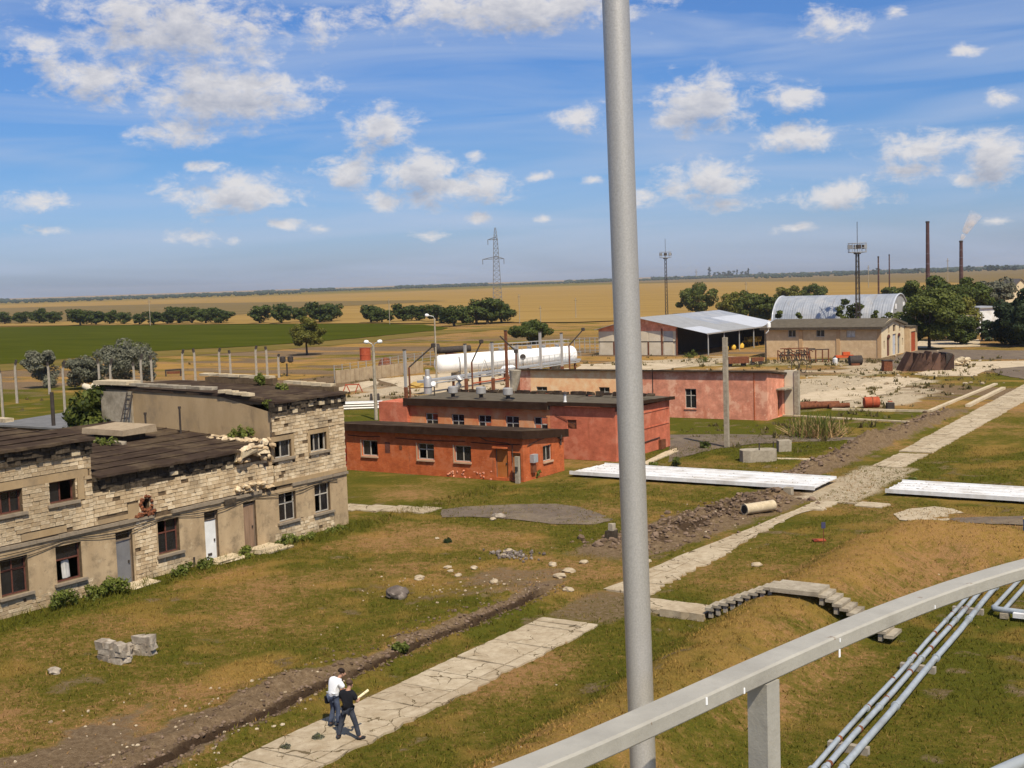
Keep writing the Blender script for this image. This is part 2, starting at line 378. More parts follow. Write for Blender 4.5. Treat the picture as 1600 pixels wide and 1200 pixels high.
def leafmat(name, dark, light, tr=.25):
    m = bpy.data.materials.new(name); m.use_nodes = True; nt = m.node_tree; N = nt.nodes; L = nt.links
    b = N['Principled BSDF']; b.inputs['Roughness'].default_value = .6; b.inputs['Specular IOR Level'].default_value = .2
    ge = N.new('ShaderNodeNewGeometry'); oi = N.new('ShaderNodeObjectInfo')
    a = N.new('ShaderNodeMath'); a.operation = 'MULTIPLY_ADD'; a.inputs[1].default_value = .7; L.new(ge.outputs['Random Per Island'], a.inputs[0])
    s = N.new('ShaderNodeMath'); s.operation = 'MULTIPLY'; s.inputs[1].default_value = .3; L.new(oi.outputs['Random'], s.inputs[0]); L.new(s.outputs[0], a.inputs[2])
    r = ramp(nt, [(.0, dark), (1, light)]); L.new(a.outputs[0], r.inputs[0]); L.new(r.outputs[0], b.inputs['Base Color'])
    td = N.new('ShaderNodeBsdfTranslucent'); L.new(r.outputs[0], td.inputs[0])
    mx = N.new('ShaderNodeMixShader'); mx.inputs[0].default_value = tr; L.new(b.outputs[0], mx.inputs[1]); L.new(td.outputs[0], mx.inputs[2])
    L.new(mx.outputs[0], N['Material Output'].inputs[0])
    return m
M = {}
M['stone'] = nmat('limestone_block', [(.12, (.40,.28,.16)), (.45, (.57,.43,.265)), (.85, (.73,.59,.40))], 5, .92, .6, 30, isl=.6, objrand=.6, grime=(.33,.25,.16), gscale=.7)
M['mortar'] = nmat('stone_mortar', pair((.125,.085,.05)), 4, .95, .5)
M['plaster'] = nmat('tan_plaster', [(.3,(.35,.25,.145)), (.7,(.48,.355,.215))], 1.1, .95, .35, 25, spec=0, stretch=(1,1,.4), grime=(.23,.17,.105), gscale=1.3)
M['plaster2'] = nmat('brown_plaster', [(.3,(.31,.215,.115)), (.7,(.42,.30,.17))], .9, .95, .25, 14, grime=(.25,.185,.115), gscale=.5, stretch=(1,1,.35))
M['conc'] = nmat('weathered_concrete', [(.3,(.26,.215,.155)), (.7,(.43,.37,.28))], 3, .9, .35, 22, spec=0, grime=(.21,.175,.125), gscale=1.2)
M['coping'] = nmat('sandy_coping', [(.3,(.42,.33,.21)), (.7,(.60,.49,.33))], 3, .9, .35, 22)
M['felt'] = nmat('roofing_felt', [(.3,(.036,.024,.018)), (.55,(.058,.040,.030)), (.8,(.10,.072,.050))], 1.4, .98, .6, 20, stretch=(1,.35,1), spec=0, grime=(.125,.09,.055), gscale=.45)
M['felt2'] = nmat('grey_roofing_felt', [(.3,(.085,.070,.052)), (.7,(.14,.118,.088))], 1.4, .98, .5, 20, spec=0)
M['fascia'] = nmat('dark_brown_fascia', [(.3,(.026,.014,.009)), (.7,(.052,.030,.020))], 2, .95, .3, 12, spec=0)
M['eave'] = nmat('blackened_eave_stone', [(.25,(.03,.024,.018)), (.6,(.075,.057,.04)), (.85,(.17,.13,.085))], 5, .95, .5, 20, isl=.35)
M['wood'] = nmat('weathered_wood', pair((.20,.15,.11)), 6, .85, .3, stretch=(1,1,.15))
M['redwood'] = nmat('red_brown_wood', pair((.13,.05,.035)), 6, .8, .2)
M['sillc'] = nmat('grey_brown_sill', pair((.25,.20,.145), .2), 4, .9, .3)
M['wframe'] = nmat('pale_window_frame', pair((.42,.38,.32), .2), 5, .75, .1)
M['glass'] = nmat('dark_window_glass', [(.3,(.008,.008,.01)), (.8,(.03,.028,.028))], 1.2, .12, 0, spec=.5)
M['curtain'] = nmat('white_curtain', [(.3,(.35,.33,.30)), (.7,(.7,.68,.64))], 4, .9, .2, stretch=(1,4,.5))
M['greydoor'] = nmat('grey_metal_door', pair((.17,.165,.165), .15), 2, .6, .1)
M['whitedoor'] = nmat('white_door', pair((.66,.66,.64), .1), 2, .6, .05)
M['browndoor'] = nmat('brown_plank_door', pair((.24,.155,.10), .25), 3, .85, .2, stretch=(1,1,.2))
M['brick'] = brickmat('orange_red_brick', (.47,.10,.028), (.55,.135,.04), (.40,.12,.05), stain=(.46,.15,.065))
M['brick2'] = brickmat('pink_red_brick', (.50,.125,.065), (.56,.155,.08), (.48,.16,.09), stain=(.52,.20,.12))
M['brick3'] = brickmat('salmon_brick', (.68,.25,.15), (.73,.29,.18), (.68,.31,.20), stain=(.78,.45,.30))
M['peel'] = nmat('peeled_orange_render', [(.3,(.76,.33,.16)), (.5,(.84,.50,.26)), (.7,(.87,.64,.40))], 1.0, .95, .25, 10)
M['palepl'] = nmat('pinkish_plaster', [(.3,(.42,.25,.15)), (.7,(.55,.37,.24))], 1.2, .95, .2, 10)
M['reddoor'] = nmat('red_door', pair((.38,.03,.015), .15), 2, .6, .05)
M['orangedoor'] = nmat('rusty_orange_door', [(.3,(.34,.10,.02)), (.7,(.46,.17,.05))], 1.2, .8, .1)
M['rust'] = nmat('rusty_steel', [(.3,(.085,.032,.018)), (.7,(.23,.085,.04))], 4, .85, .3)
M['rustred'] = nmat('rusty_red_metal', [(.3,(.28,.05,.022)), (.7,(.42,.10,.045))], 3, .75, .2)
M['darkmet'] = nmat('dark_old_metal', [(.3,(.035,.028,.024)), (.7,(.075,.06,.05))], 4, .7, .2)
M['steel'] = nmat('grey_painted_steel', pair((.30,.30,.30), .15), 4, .5, .1)
M['galv'] = nmat('galvanised_grey_paint', [(.34,(.47,.435,.39)), (.5,(.52,.485,.435)), (.66,(.57,.53,.48))], 420, .42, .12, 420, metal=.55, spec=.4, detail=2)
M['railpaint'] = nmat('silver_grey_rail_paint', [(.25,(.31,.29,.245)), (.75,(.40,.375,.32))], 9, .6, .15, 120, spec=.3, grime=(.28,.26,.22), gscale=5)
M['chip'] = nmat('bare_white_chip', pair((.85,.85,.85), .05), 5, .5, 0)
M['tankwhite'] = nmat('white_tank_paint', [(.3,(.76,.74,.70)), (.7,(.86,.85,.83))], .8, .5, .05, grime=(.70,.66,.60), gscale=.5)
M['white'] = nmat('white_painted_metal', [(.3,(.58,.565,.545)), (.7,(.76,.75,.735))], 1.5, .7, .08, grime=(.50,.46,.41), gscale=.5)
M['pipeblue'] = nmat('silver_blue_pipe_paint', [(.3,(.33,.36,.38)), (.7,(.46,.49,.50))], 4, .45, .1, metal=.3, grime=(.30,.31,.30), gscale=.7)
M['zinc'] = nmat('corrugated_zinc', [(.3,(.30,.315,.34)), (.7,(.41,.425,.45))], .5, .45, .05, metal=.3, grime=(.46,.45,.44), gscale=.25)
M['zincdull'] = nmat('dull_zinc_sheet', pair((.36,.355,.34), .12), .8, .5, .05, metal=.3)
M['zincpale'] = nmat('bright_zinc_sheet', pair((.50,.51,.535), .08), .8, .5, .05, metal=.2)
M['panel'] = nmat('pale_wall_panel', [(.3,(.50,.42,.30)), (.7,(.64,.56,.43))], .8, .9, .1)
M['tanwall'] = nmat('tan_stone_wall', [(.3,(.46,.315,.175)), (.5,(.54,.385,.22)), (.7,(.62,.46,.28))], 1.6, .95, .3, 7, grime=(.46,.315,.19), gscale=.35)
M['sand'] = nmat('pale_sandy_paving', [(.3,(.42,.33,.22)), (.7,(.55,.445,.31))], .7, .95, .25, 5, spec=0, grime=(.36,.28,.175), gscale=.22)
M['road'] = nmat('old_asphalt', [(.3,(.115,.088,.068)), (.7,(.17,.132,.10))], 1.2, .95, .4, 12, spec=0, grime=(.20,.155,.105), gscale=.3)
M['slab'] = nmat('concrete_paving_slab', [(.28,(.33,.255,.165)), (.5,(.43,.345,.235)), (.75,(.52,.43,.30))], 3.2, .95, .7, 22, spec=0, grime=(.34,.26,.165), gscale=1.1, objrand=.22)
M['dirt'] = nmat('dark_clods', [(.3,(.10,.066,.042)), (.7,(.21,.145,.10))], 3, .98, .6, 14, isl=.5)
M['rubble'] = nmat('pale_rubble', [(.3,(.27,.20,.125)), (.7,(.47,.38,.26))], 3, .95, .4, isl=.6)
M['boulder'] = nmat('grey_boulder', [(.3,(.085,.066,.056)), (.55,(.15,.12,.10)), (.72,(.40,.34,.28))], 2.2, .9, .4)
M['ruin'] = nmat('grey_ruin_stone', [(.3,(.17,.135,.10)), (.5,(.29,.24,.185)), (.75,(.52,.45,.36))], 3.5, .95, .5, 14, isl=.3)
M['bark'] = nmat('bark', pair((.085,.06,.042)), 6, .95, .5)
M['leaf_oak'] = leafmat('field_tree_leaves', (.020,.032,.006), (.095,.118,.020))
M['leaf_lime'] = leafmat('yellow_green_leaves', (.06,.065,.008), (.21,.19,.03))
M['leaf_grey'] = leafmat('silver_willow_leaves', (.075,.08,.05), (.22,.21,.145))
M['leaf_mid'] = leafmat('mid_green_leaves', (.026,.040,.007), (.135,.150,.026))
M['leaf_dark'] = leafmat('dark_conifer_leaves', (.012,.022,.010), (.045,.065,.022))
M['leaf_weed'] = leafmat('weed_leaves', (.05,.07,.010), (.20,.22,.04))
M['straw'] = leafmat('dry_pampas_stalks', (.30,.18,.075), (.50,.34,.16))
M['tuft'] = None
M['skin'] = nmat('skin', pair((.42,.23,.15), .1), 8, .6, 0)
M['hair'] = nmat('dark_hair', pair((.022,.014,.010), .3), 20, .6, .2)
M['hair2'] = nmat('brown_hair', pair((.075,.045,.03), .3), 20, .6, .2)
M['tee'] = nmat('white_tee_cloth', pair((.80,.80,.80), .05), 8, .9, .3, 12)
M['blackshirt'] = nmat('black_shirt_cloth', pair((.014,.014,.017), .3), 8, .9, .3, 12)
M['denim'] = nmat('dark_denim', [(.3,(.028,.032,.045)), (.7,(.06,.065,.08))], 7, .9, .3, 12)
M['denim2'] = nmat('blue_denim', [(.3,(.028,.035,.06)), (.7,(.09,.11,.16))], 7, .9, .3, 12)
M['shoe'] = nmat('dark_shoes', pair((.03,.028,.03), .3), 8, .6, 0)
M['paper'] = nmat('cream_card', pair((.78,.66,.40), .1), 6, .8, 0)
M['yellow'] = nmat('yellow_machine_paint', [(.3,(.55,.33,.04)), (.7,(.75,.48,.08))], 3, .6, .1)
M['orange'] = nmat('orange_red_paint', [(.3,(.45,.07,.02)), (.7,(.58,.12,.04))], 3, .6, .1)
M['blue'] = nmat('blue_paint', pair((.14,.23,.42), .15), 3, .5, .05)
M['lamp'] = nmat('white_lamp_housing', pair((.78,.77,.75), .08), 5, .4, 0)
M['chimney'] = nmat('dark_red_brick_stack', [(.3,(.055,.03,.03)), (.7,(.10,.055,.05))], .8, .9, .2)
M['houseroof'] = nmat('grey_slate_roof', pair((.13,.115,.105), .2), 1, .8, .1)
M['cable'] = nmat('black_cable', pair((.02,.017,.015), .2), 5, .7, 0)
M['distleaf'] = nmat('far_foliage', [(.3,(.024,.036,.024)), (.7,(.045,.06,.038))], .03, .95, 0, isl=.4, spec=0)

def add_cracks(m, sc=.7, w=.008, col=(.14,.105,.06)):
    nt = m.node_tree; N = nt.nodes; L = nt.links; b = N['Principled BSDF']; src = b.inputs['Base Color'].links[0].from_socket
    ge = N.new('ShaderNodeNewGeometry'); nz = N.new('ShaderNodeTexNoise'); nz.inputs['Scale'].default_value = 1.6; nz.inputs['Detail'].default_value = 6; L.new(ge.outputs['Position'], nz.inputs['Vector'])
    ad = N.new('ShaderNodeVectorMath'); ad.operation = 'MULTIPLY_ADD'; ad.inputs[1].default_value = (.9, .9, 0); L.new(nz.outputs['Color'], ad.inputs[0]); L.new(ge.outputs['Position'], ad.inputs[2])
    vo = N.new('ShaderNodeTexVoronoi'); vo.feature = 'DISTANCE_TO_EDGE'; vo.inputs['Scale'].default_value = sc; L.new(ad.outputs[0], vo.inputs['Vector'])
    n2 = N.new('ShaderNodeTexNoise'); n2.inputs['Scale'].default_value = .9; n2.inputs['Detail'].default_value = 4; L.new(ge.outputs['Position'], n2.inputs['Vector'])
    th = N.new('ShaderNodeMapRange'); th.inputs[1].default_value = .42; th.inputs[2].default_value = .6; th.inputs[3].default_value = 0; th.inputs[4].default_value = w * 2.2; L.new(n2.outputs['Fac'], th.inputs[0])
    lt = N.new('ShaderNodeMath'); lt.operation = 'LESS_THAN'; L.new(vo.outputs['Distance'], lt.inputs[0]); L.new(th.outputs[0], lt.inputs[1])
    mx = N.new('ShaderNodeMix'); mx.data_type = 'RGBA'; mx.inputs[7].default_value = (*col, 1); L.new(lt.outputs[0], mx.inputs[0]); L.new(src, mx.inputs[6]); L.new(mx.outputs[2], b.inputs['Base Color'])
add_cracks(M['slab']); add_cracks(M['sand'], .35, .01, (.34,.26,.17))

def add_specks(m, scale, thr, col, soft=.03, stretch=(1, 1, 1), amt=.85):
    """chips, rust spots and streaks: a second colour where fine noise peaks"""
    nt = m.node_tree; N = nt.nodes; L = nt.links; b = N['Principled BSDF']; src = b.inputs['Base Color'].links[0].from_socket
    tc = N.new('ShaderNodeTexCoord'); mp = N.new('ShaderNodeMapping'); mp.inputs['Scale'].default_value = stretch; L.new(tc.outputs['Object'], mp.inputs[0])
    nz = N.new('ShaderNodeTexNoise'); nz.inputs['Scale'].default_value = scale; nz.inputs['Detail'].default_value = 5; nz.inputs['Roughness'].default_value = .6; L.new(mp.outputs[0], nz.inputs['Vector'])
    mr = N.new('ShaderNodeMapRange'); mr.inputs[1].default_value = thr; mr.inputs[2].default_value = thr + soft; mr.inputs[4].default_value = amt; L.new(nz.outputs['Fac'], mr.inputs[0])
    mx = N.new('ShaderNodeMix'); mx.data_type = 'RGBA'; mx.inputs[7].default_value = (*col, 1); L.new(mr.outputs[0], mx.inputs[0]); L.new(src, mx.inputs[6]); L.new(mx.outputs[2], b.inputs['Base Color'])
add_specks(M['railpaint'], 38, .69, (.17,.10,.055)); add_specks(M['railpaint'], 4, .60, (.27,.24,.19), .12, (1,1,3), .6)
add_specks(M['galv'], 30, .72, (.22,.16,.11))
add_specks(M['plaster'], 4, .63, (.26,.19,.115), .06); add_specks(M['plaster'], 2.2, .62, (.50,.39,.25), .05, (1,1,1), .6); add_specks(M['plaster2'], 2.5, .60, (.24,.17,.10), .08, (1,1,.25), .7)
add_specks(M['brick'], 1.6, .60, (.30,.085,.035), .05, (1,1,.3), .6); add_specks(M['brick'], 5, .68, (.62,.30,.16), .02); add_specks(M['brick2'], 1.6, .60, (.36,.10,.05), .08, (1,1,.25), .6)
add_specks(M['brick3'], 1.3, .58, (.55,.17,.09), .10, (1,1,.3), .7); add_specks(M['brick3'], 3, .64, (.80,.52,.36), .03)
add_specks(M['tankwhite'], 1.5, .66, (.45,.33,.22), .08, (1,1,.3), .4); add_specks(M['white'], 2.5, .66, (.34,.27,.19), .06, (1,1,1), .6)
add_specks(M['zinc'], .7, .58, (.36,.33,.30), .10, (1,.2,1), .5); add_specks(M['zincdull'], 1.2, .62, (.30,.22,.15), .06, (.3,1,1), .5)
add_specks(M['conc'], 6, .62, (.20,.165,.12), .05, (1,1,.5), .6); add_specks(M['coping'], 5, .60, (.26,.195,.12), .06, (1,1,1), .6); add_specks(M['tanwall'], 1.1, .60, (.36,.245,.14), .1, (1,1,.3), .6)
add_specks(M['slab'], 7, .64, (.27,.20,.125), .03, (1,1,1), .7); add_specks(M['road'], 5, .62, (.24,.19,.135), .04)
add_specks(M['pipeblue'], 3, .60, (.24,.21,.17), .10, (1,.3,1), .7); add_specks(M['pipeblue'], 14, .68, (.14,.085,.05), .03)
# ------------------------------------------------------------------ terrain
def _h(ix, iy, s):
    n = (ix * 374761393 + iy * 668265263 + s * 1442695041) & 0x7fffffff
    n = ((n ^ (n >> 13)) * 1274126177) & 0x7fffffff
    return ((n ^ (n >> 16)) & 0xffff) / 65535.0
def vnoise(x, y, s=0):
    x = np.asarray(x, dtype=float); y = np.asarray(y, dtype=float)
    ix = np.floor(x).astype(np.int64); iy = np.floor(y).astype(np.int64); fx = x - ix; fy = y - iy
    fx = fx * fx * (3 - 2 * fx); fy = fy * fy * (3 - 2 * fy)
    a, b, c, d = _h(ix, iy, s), _h(ix + 1, iy, s), _h(ix, iy + 1, s), _h(ix + 1, iy + 1, s)
    return (a * (1 - fx) + b * fx) * (1 - fy) + (c * (1 - fx) + d * fx) * fy
def fbm(x, y, s=0, o=4):
    t = 0; a = .5; f = 1.0
    for i in range(o): t = t + a * vnoise(x * f, y * f, s + i * 17); a *= .5; f *= 2.03
    return t / (1 - .5 ** o)
def sst(a, b, x):
    t = np.clip((x - a) / (b - a), 0, 1); return t * t * (3 - 2 * t)
def segd(x, y, ax, ay, bx, by):
    dx, dy = bx - ax, by - ay; t = np.clip(((x - ax) * dx + (y - ay) * dy) / (dx * dx + dy * dy), 0, 1)
    return np.hypot(x - ax - t * dx, y - ay - t * dy)
def bump2(x, y, cx, cy, rx, ry, a=0.0):
    c, s = math.cos(a), math.sin(a); u = ((x - cx) * c + (y - cy) * s) / rx; v = (-(x - cx) * s + (y - cy) * c) / ry
    return np.exp(-(u * u + v * v))
def trench_x(y): return -28.05 + .28 * (fbm(y * .35, y * 0 + 3.1, 5, 3) - .5) * 2
def bund(x, y):
    d = np.minimum(segd(x, y, -16.7, 2, -16.7, 56.5), segd(x, y, -16.0, 58.0, 16, 57.5))
    h = 1.28 * (1 - sst(.3, 3.6, d)) + .55 * bump2(x, y, -14.0, 59.0, 3.2, 2.6) + .25 * bump2(x, y, -9.5, 58.3, 3, 2)
    h = h + .26 * bump2(x, y, -16.9, 44.75, 2.7, .75)
    return h * (.88 + .24 * fbm(x * .5, y * .5, 9, 3))
def hgt(x, y):
    x = np.asarray(x, dtype=float); y = np.asarray(y, dtype=float)
    near = sst(-49.8, -47, x) * sst(14.2, 17, y) * (1 - sst(128, 134, y)) * (1 - sst(-6, -2.2, x))
    h = (fbm(x * .35, y * .35, 1, 4) - .5) * .12 + (fbm(x * 1.9, y * 1.9, 2, 3) - .5) * .06
    h = h * (1 - .9 * np.exp(-((x + 24.8) / 1.6) ** 2))
    h = h + bund(x, y)
    n = fbm(x * 1.6, y * 1.6, 21, 4); n2 = fbm(x * 4.5, y * 4.5, 22, 3)
    tx = trench_x(y); band = sst(17, 20, y) * (1 - sst(44.5, 46.5, y)); d = x - tx
    tr = band * (.45 + .55 * sst(.38, .5, fbm(y * .8, y * 0 + 7.7, 31, 3)))
    h = h - tr * .8 * (1 - sst(.12, .21, np.abs(d + (n2 - .5) * .18)))
    h = h + band * ((.24 - .12 * sst(31, 35, y)) * np.exp(-((d + .95) / .5) ** 2) * n * 1.5 + .2 * np.exp(-((d - .75) / .4) ** 2) * n * 1.4 + .12 * (n2 - .4) * np.exp(-((d + 1.0) / 1.3) ** 2))
    for (cx, cy, rx, ry, hh) in ((-29.3,30.2,1.0,1.9,.5),(-29.4,33.4,.9,1.2,.45),(-29.3,39.5,1.3,2.0,.5),(-29.6,44.2,1.5,1.8,.42),(-28.6,36.0,.7,1.1,.35)):
        h = h + hh * .55 * bump2(x, y, cx - .45, cy, rx * .8, ry) * (.4 + 1.1 * n)
    # heap of clods before the trough, spoil along the far trench
    z1 = sst(52.5, 57, y) * (1 - sst(69, 72.5, y)) * np.exp(-((x + 28.4 - .12 * (y - 62)) / 1.5) ** 2)
    h = h + z1 * (.55 * n + .45 * (n2 - .35))
    z2 = sst(78, 84, y) * (1 - sst(116, 122, y)) * np.exp(-((x + 29.0 - .02 * (y - 84)) / 1.15) ** 2)
    h = h + z2 * (.75 * n + .3 * (n2 - .4)) - .45 * sst(78, 84, y) * (1 - sst(118, 124, y)) * np.exp(-((x + 30.6 - .02 * (y - 84)) / .35) ** 2)
    h = h + .5 * bump2(x, y, -27.6, 70.6, 1.2, .8) * (.5 + n) * 0.6 + .7 * bump2(x, y, -28.9, 94.5, 1.3, 3.0) * (.5 + n) * .8
    return h * near
def masks(x, y):
    """dirt, green, golden, sand - ground cover; dirt with golden also carries painted trench shade"""
    x = np.asarray(x, dtype=float); y = np.asarray(y, dtype=float)
    n = fbm(x * .22, y * .22, 41, 5); n2 = fbm(x * .9, y * .9, 42, 4); n3 = fbm(x * 2.6, y * 2.6, 43, 3)
    j = (n2 - .5) * 1.5
    dirt = np.zeros_like(x); tx = trench_x(y); d = x - tx
    dirt = np.maximum(dirt, sst(16, 18, y) * (1 - sst(46, 49, y)) * (1 - sst(.42, 1.15, np.abs(d + .42 + .35 * (1 - sst(29, 33, y))) * (1 + 1.3 * sst(30, 34, y)) - .7 * (1 - sst(24, 32, y)) + j * 1.0)))
    dirt = np.maximum(dirt, (1 - sst(.5, 1.3, np.abs(x + 28.2 - .1 * (y - 62)) / 2.4 + j * .4)) * sst(50, 55, y) * (1 - sst(71, 76, y)))
    dirt = np.maximum(dirt, (1 - sst(.5, 1.25, np.abs(x + 29.0) / 1.9 + j * .5)) * sst(74, 80, y) * (1 - sst(118, 126, y)) * .9)
    dirt = np.maximum(dirt, (1 - sst(.7, 1.2, np.abs(x + 24.6) / 2.9 + j * .3)) * sst(68, 71, y) * (1 - sst(85, 88, y)) * .3)
    dirt = np.maximum(dirt, (1 - sst(.7, 1.2, np.abs(x + 24.6) / 1.7 + j * .3)) * sst(41, 42.5, y) * (1 - sst(46, 48, y)) * .55)
    dirt = np.maximum(dirt, (1 - sst(.6, 1.2, np.abs(x + 30.3) / 2.2 + j * .6)) * (1 - sst(22, 29, y + j * 3)))
    dirt = np.maximum(dirt, sst(.5, .9, bump2(x, y, -37, 19.5, 7, 4.6) + j * .25) * .8)
    dirt = np.maximum(dirt, sst(.45, .9, bump2(x, y, -30.6, 46.5, 3.4, 4.4) + j * .5) * .55)
    dirt = np.maximum(dirt, sst(.58, .70, n2) * sst(.5, .62, n) * .5)
    green = .46 + (n - .5) * 1.5
    green = green + .9 * (1 - sst(-45.6, -43.6, x + j * .6)) * sst(28, 31, y) * (1 - sst(54, 56, y))
    green = green + .5 * sst(55, 57, y) * bump2(x, y, -43, 55, 9, 3)
    green = green + .3 * sst(-13.8, -12.2, x) * (1 - sst(54, 57, y))
    green = green + .28 * bump2(x, y, -20.5, 36, 2.6, 14)
    green = green + .75 * sst(82, 86, y) * (1 - sst(116, 121, y)) * (1 - sst(-32, -30, x + j))
    green = green + .45 * bump2(x, y, -40, 67.5, 14, 3.0) + .5 * bump2(x, y, -26.9, 36, .7, 9) + .45 * bump2(x, y, -17, 95, 6, 16) + .6 * bump2(x, y, -30.5, 145, 3.4, 26)
    far = sst(100, 118, y) * (1 - sst(-66, -58, x)) + sst(118, 124, y) * sst(-66, -58, x)
    green = green - .22 * np.clip(far, 0, 1) + (n3 - .5) * .5
    gold = sst(.55, 1.15, bund(x, y) + (n2 - .5) * 1.5) * .62
    gold = np.maximum(gold, sst(.5, .85, bump2(x, y, -31.8, 31.0, 2.2, 3.6) + j * .4) * .8)
    gold = np.maximum(gold, sst(.5, .9, bump2(x, y, -33.5, 43.5, 4.0, 3.0) + j * .5) * .5)
    gold = np.maximum(gold, sst(.5, .9, bump2(x, y, -20, 95, 3.0, 7) + j * .5) * .6)
    gold = np.maximum(gold, sst(.60, .74, fbm(x * .4 + 9, y * .4, 77, 4)) * .5)
    sand = np.zeros_like(x)
    def reg(cx, cy, rx, ry, k, a=0.0):
        return sst(.3, .75, bump2(x, y, cx, cy, rx, ry, a) + (fbm(x * .25, y * .25, 55, 5) - .5) * 1.1) * k
    for q in ((-47, 140, 13, 22, .85), (-42, 128, 9, 9, .7), (-77, 150, 16, 20, .7), (-92, 128, 16, 12, .75), (-84, 178, 14, 14, .6), (-50, 172, 10, 16, .55), (-101, 112, 14, 8, .5), (-62, 180, 14, 10, .45)):
        sand = np.maximum(sand, reg(*q))
    sand = sand * sst(96, 112, y) * (1 - sst(-32.5, -29.5, x))
    sand = np.maximum(sand, (1 - sst(.6, 1.1, np.abs(x + 24.4) / 2.3 + j * .3)) * sst(69, 72, y) * (1 - sst(84, 86, y)) * .62)
    far = np.clip(far, 0, 1); st = fbm(x * .05 + y * .02, y * .16, 88, 5)
    dirt = np.maximum(dirt, far * (1 - sst(215, 300, y)) * sst(.48, .62, st) * .75)
    gold = np.maximum(gold, far * sst(.50, .60, fbm(x * .04, y * .13 + 5, 89, 5)) * .9); green = green + far * (fbm(x * .06, y * .2, 90, 4) - .5) * 1.6
    shade_damp = (1 - sst(.2, .42, np.abs(d + j * .12))) * sst(17, 19, y) * (1 - sst(44.5, 46.5, y)); shade_damp = np.maximum(shade_damp, sst(.5, .62, n2) * sst(54, 57, y) * (1 - sst(69, 71, y)) * (1 - sst(1.0, 1.9, np.abs(x + 28.6 - .1 * (y - 62)))) * .9)  # trench line: shade painted as dark soil; clod heap: damp earth
    gold = gold * (1 - dirt); gold = np.maximum(gold, shade_damp); dirt = np.maximum(dirt, shade_damp)
    return np.clip(np.stack([dirt, green, gold, sand], 1), 0, 1)

def ground_material(name='dry_grass_ground', tuft=False):
    m = bpy.data.materials.new(name); m.use_nodes = True; nt = m.node_tree; N = nt.nodes; L = nt.links
    b = N['Principled BSDF']; b.inputs['Roughness'].default_value = .95; b.inputs['Specular IOR Level'].default_value = 0
    at_ = N.new('ShaderNodeAttribute'); at_.attribute_name = 'mask'; sp = N.new('ShaderNodeSeparateColor'); L.new(at_.outputs['Color'], sp.inputs[0])
    ge = N.new('ShaderNodeNewGeometry')
    def noise(sc, det=5, ro=.65):
        n = N.new('ShaderNodeTexNoise'); n.inputs['Scale'].default_value = sc; n.inputs['Detail'].default_value = det; n.inputs['Roughness'].default_value = ro; L.new(ge.outputs['Position'], n.inputs['Vector']); return n.outputs['Fac']
    def mathn(op, a, b_, c=None):
        q = N.new('ShaderNodeMath'); q.operation = op
        for i, z in enumerate((a, b_, c)):
            if z is None: continue
            if isinstance(z, (int, float)): q.inputs[i].default_value = z
            else: L.new(z, q.inputs[i])
        return q.outputs[0]
    def mix(f, a, b_):
        q = N.new('ShaderNodeMix'); q.data_type = 'RGBA'; L.new(f, q.inputs[0])
        for i, z in ((6, a), (7, b_)):
            if isinstance(z, tuple): q.inputs[i].default_value = (*z, 1)
            else: L.new(z, q.inputs[i])
        return q.outputs[2]
    n1, n2, n3 = noise(1.5, 8, .7), noise(4.5, 6, .75), noise(22, 4, .7)
    g = mathn('ADD', sp.outputs[1], mathn('ADD', mathn('MULTIPLY_ADD', n2, 2.3, -1.15), mathn('MULTIPLY_ADD', n1, 1.3, -.65)))
    if tuft: g = mathn('MULTIPLY_ADD', ge.outputs['Random Per Island'], .8, mathn('ADD', g, -.35))
    r = ramp(nt, [(.0, (.30,.168,.070)), (.22, (.225,.140,.044)), (.42, (.160,.118,.028)), (.66, (.116,.098,.016)), (1, (.086,.086,.013))]); L.new(g, r.inputs[0])
    gold = mathn('MULTIPLY', sp.outputs[2], mathn('MULTIPLY_ADD', n2, 2.8, -.6))
    c = mix(mathn('MINIMUM', mathn('MAXIMUM', gold, 0), .9), r.outputs[0], (.34,.195,.055))
    if not tuft:
        dr = mathn('MULTIPLY_ADD', n2, .9, -.45); dd = mathn('ADD', sp.outputs[0], mathn('MULTIPLY', dr, 1.0))
        rs = N.new('ShaderNodeMapRange'); rs.inputs[1].default_value = .28; rs.inputs[2].default_value = .62; L.new(dd, rs.inputs[0])
        r2 = ramp(nt, [(.3, (.12,.078,.044)), (.5, (.18,.122,.070)), (.72, (.28,.20,.122))]); L.new(n2, r2.inputs[0])
        c = mix(rs.outputs[0], c, r2.outputs[0])
        c = mix(mathn('MULTIPLY', mathn('MULTIPLY', sp.outputs[0], sp.outputs[2]), .93), c, (.042,.026,.017))  # near-black colour: painted trench shade, also the damp clods
        sa = mathn('ADD', at_.outputs['Alpha'], mathn('MULTIPLY', dr, 1.1))
        r3 = N.new('ShaderNodeMapRange'); r3.inputs[1].default_value = .25; r3.inputs[2].default_value = .6; L.new(sa, r3.inputs[0])
        r4 = ramp(nt, [(.3, (.34,.26,.165)), (.65, (.51,.415,.285))]); L.new(n1, r4.inputs[0])
        c = mix(r3.outputs[0], c, r4.outputs[0])
    v = mathn('MULTIPLY_ADD', n3, 1.5, .25)
    sc = N.new('ShaderNodeVectorMath'); sc.operation = 'SCALE'; L.new(c, sc.inputs[0]); L.new(v, sc.inputs['Scale'])
    L.new(sc.outputs[0], b.inputs['Base Color'])
    if not tuft:
        bp = N.new('ShaderNodeBump'); bp.inputs['Strength'].default_value = .8; bp.inputs['Distance'].default_value = .10
        hh = mathn('ADD', n3, mathn('MULTIPLY', n2, 1.2)); L.new(hh, bp.inputs['Height']); L.new(bp.outputs[0], b.inputs['Normal'])
    return m
M['ground'] = ground_material(); M['tuft'] = ground_material('grass_tufts', True)

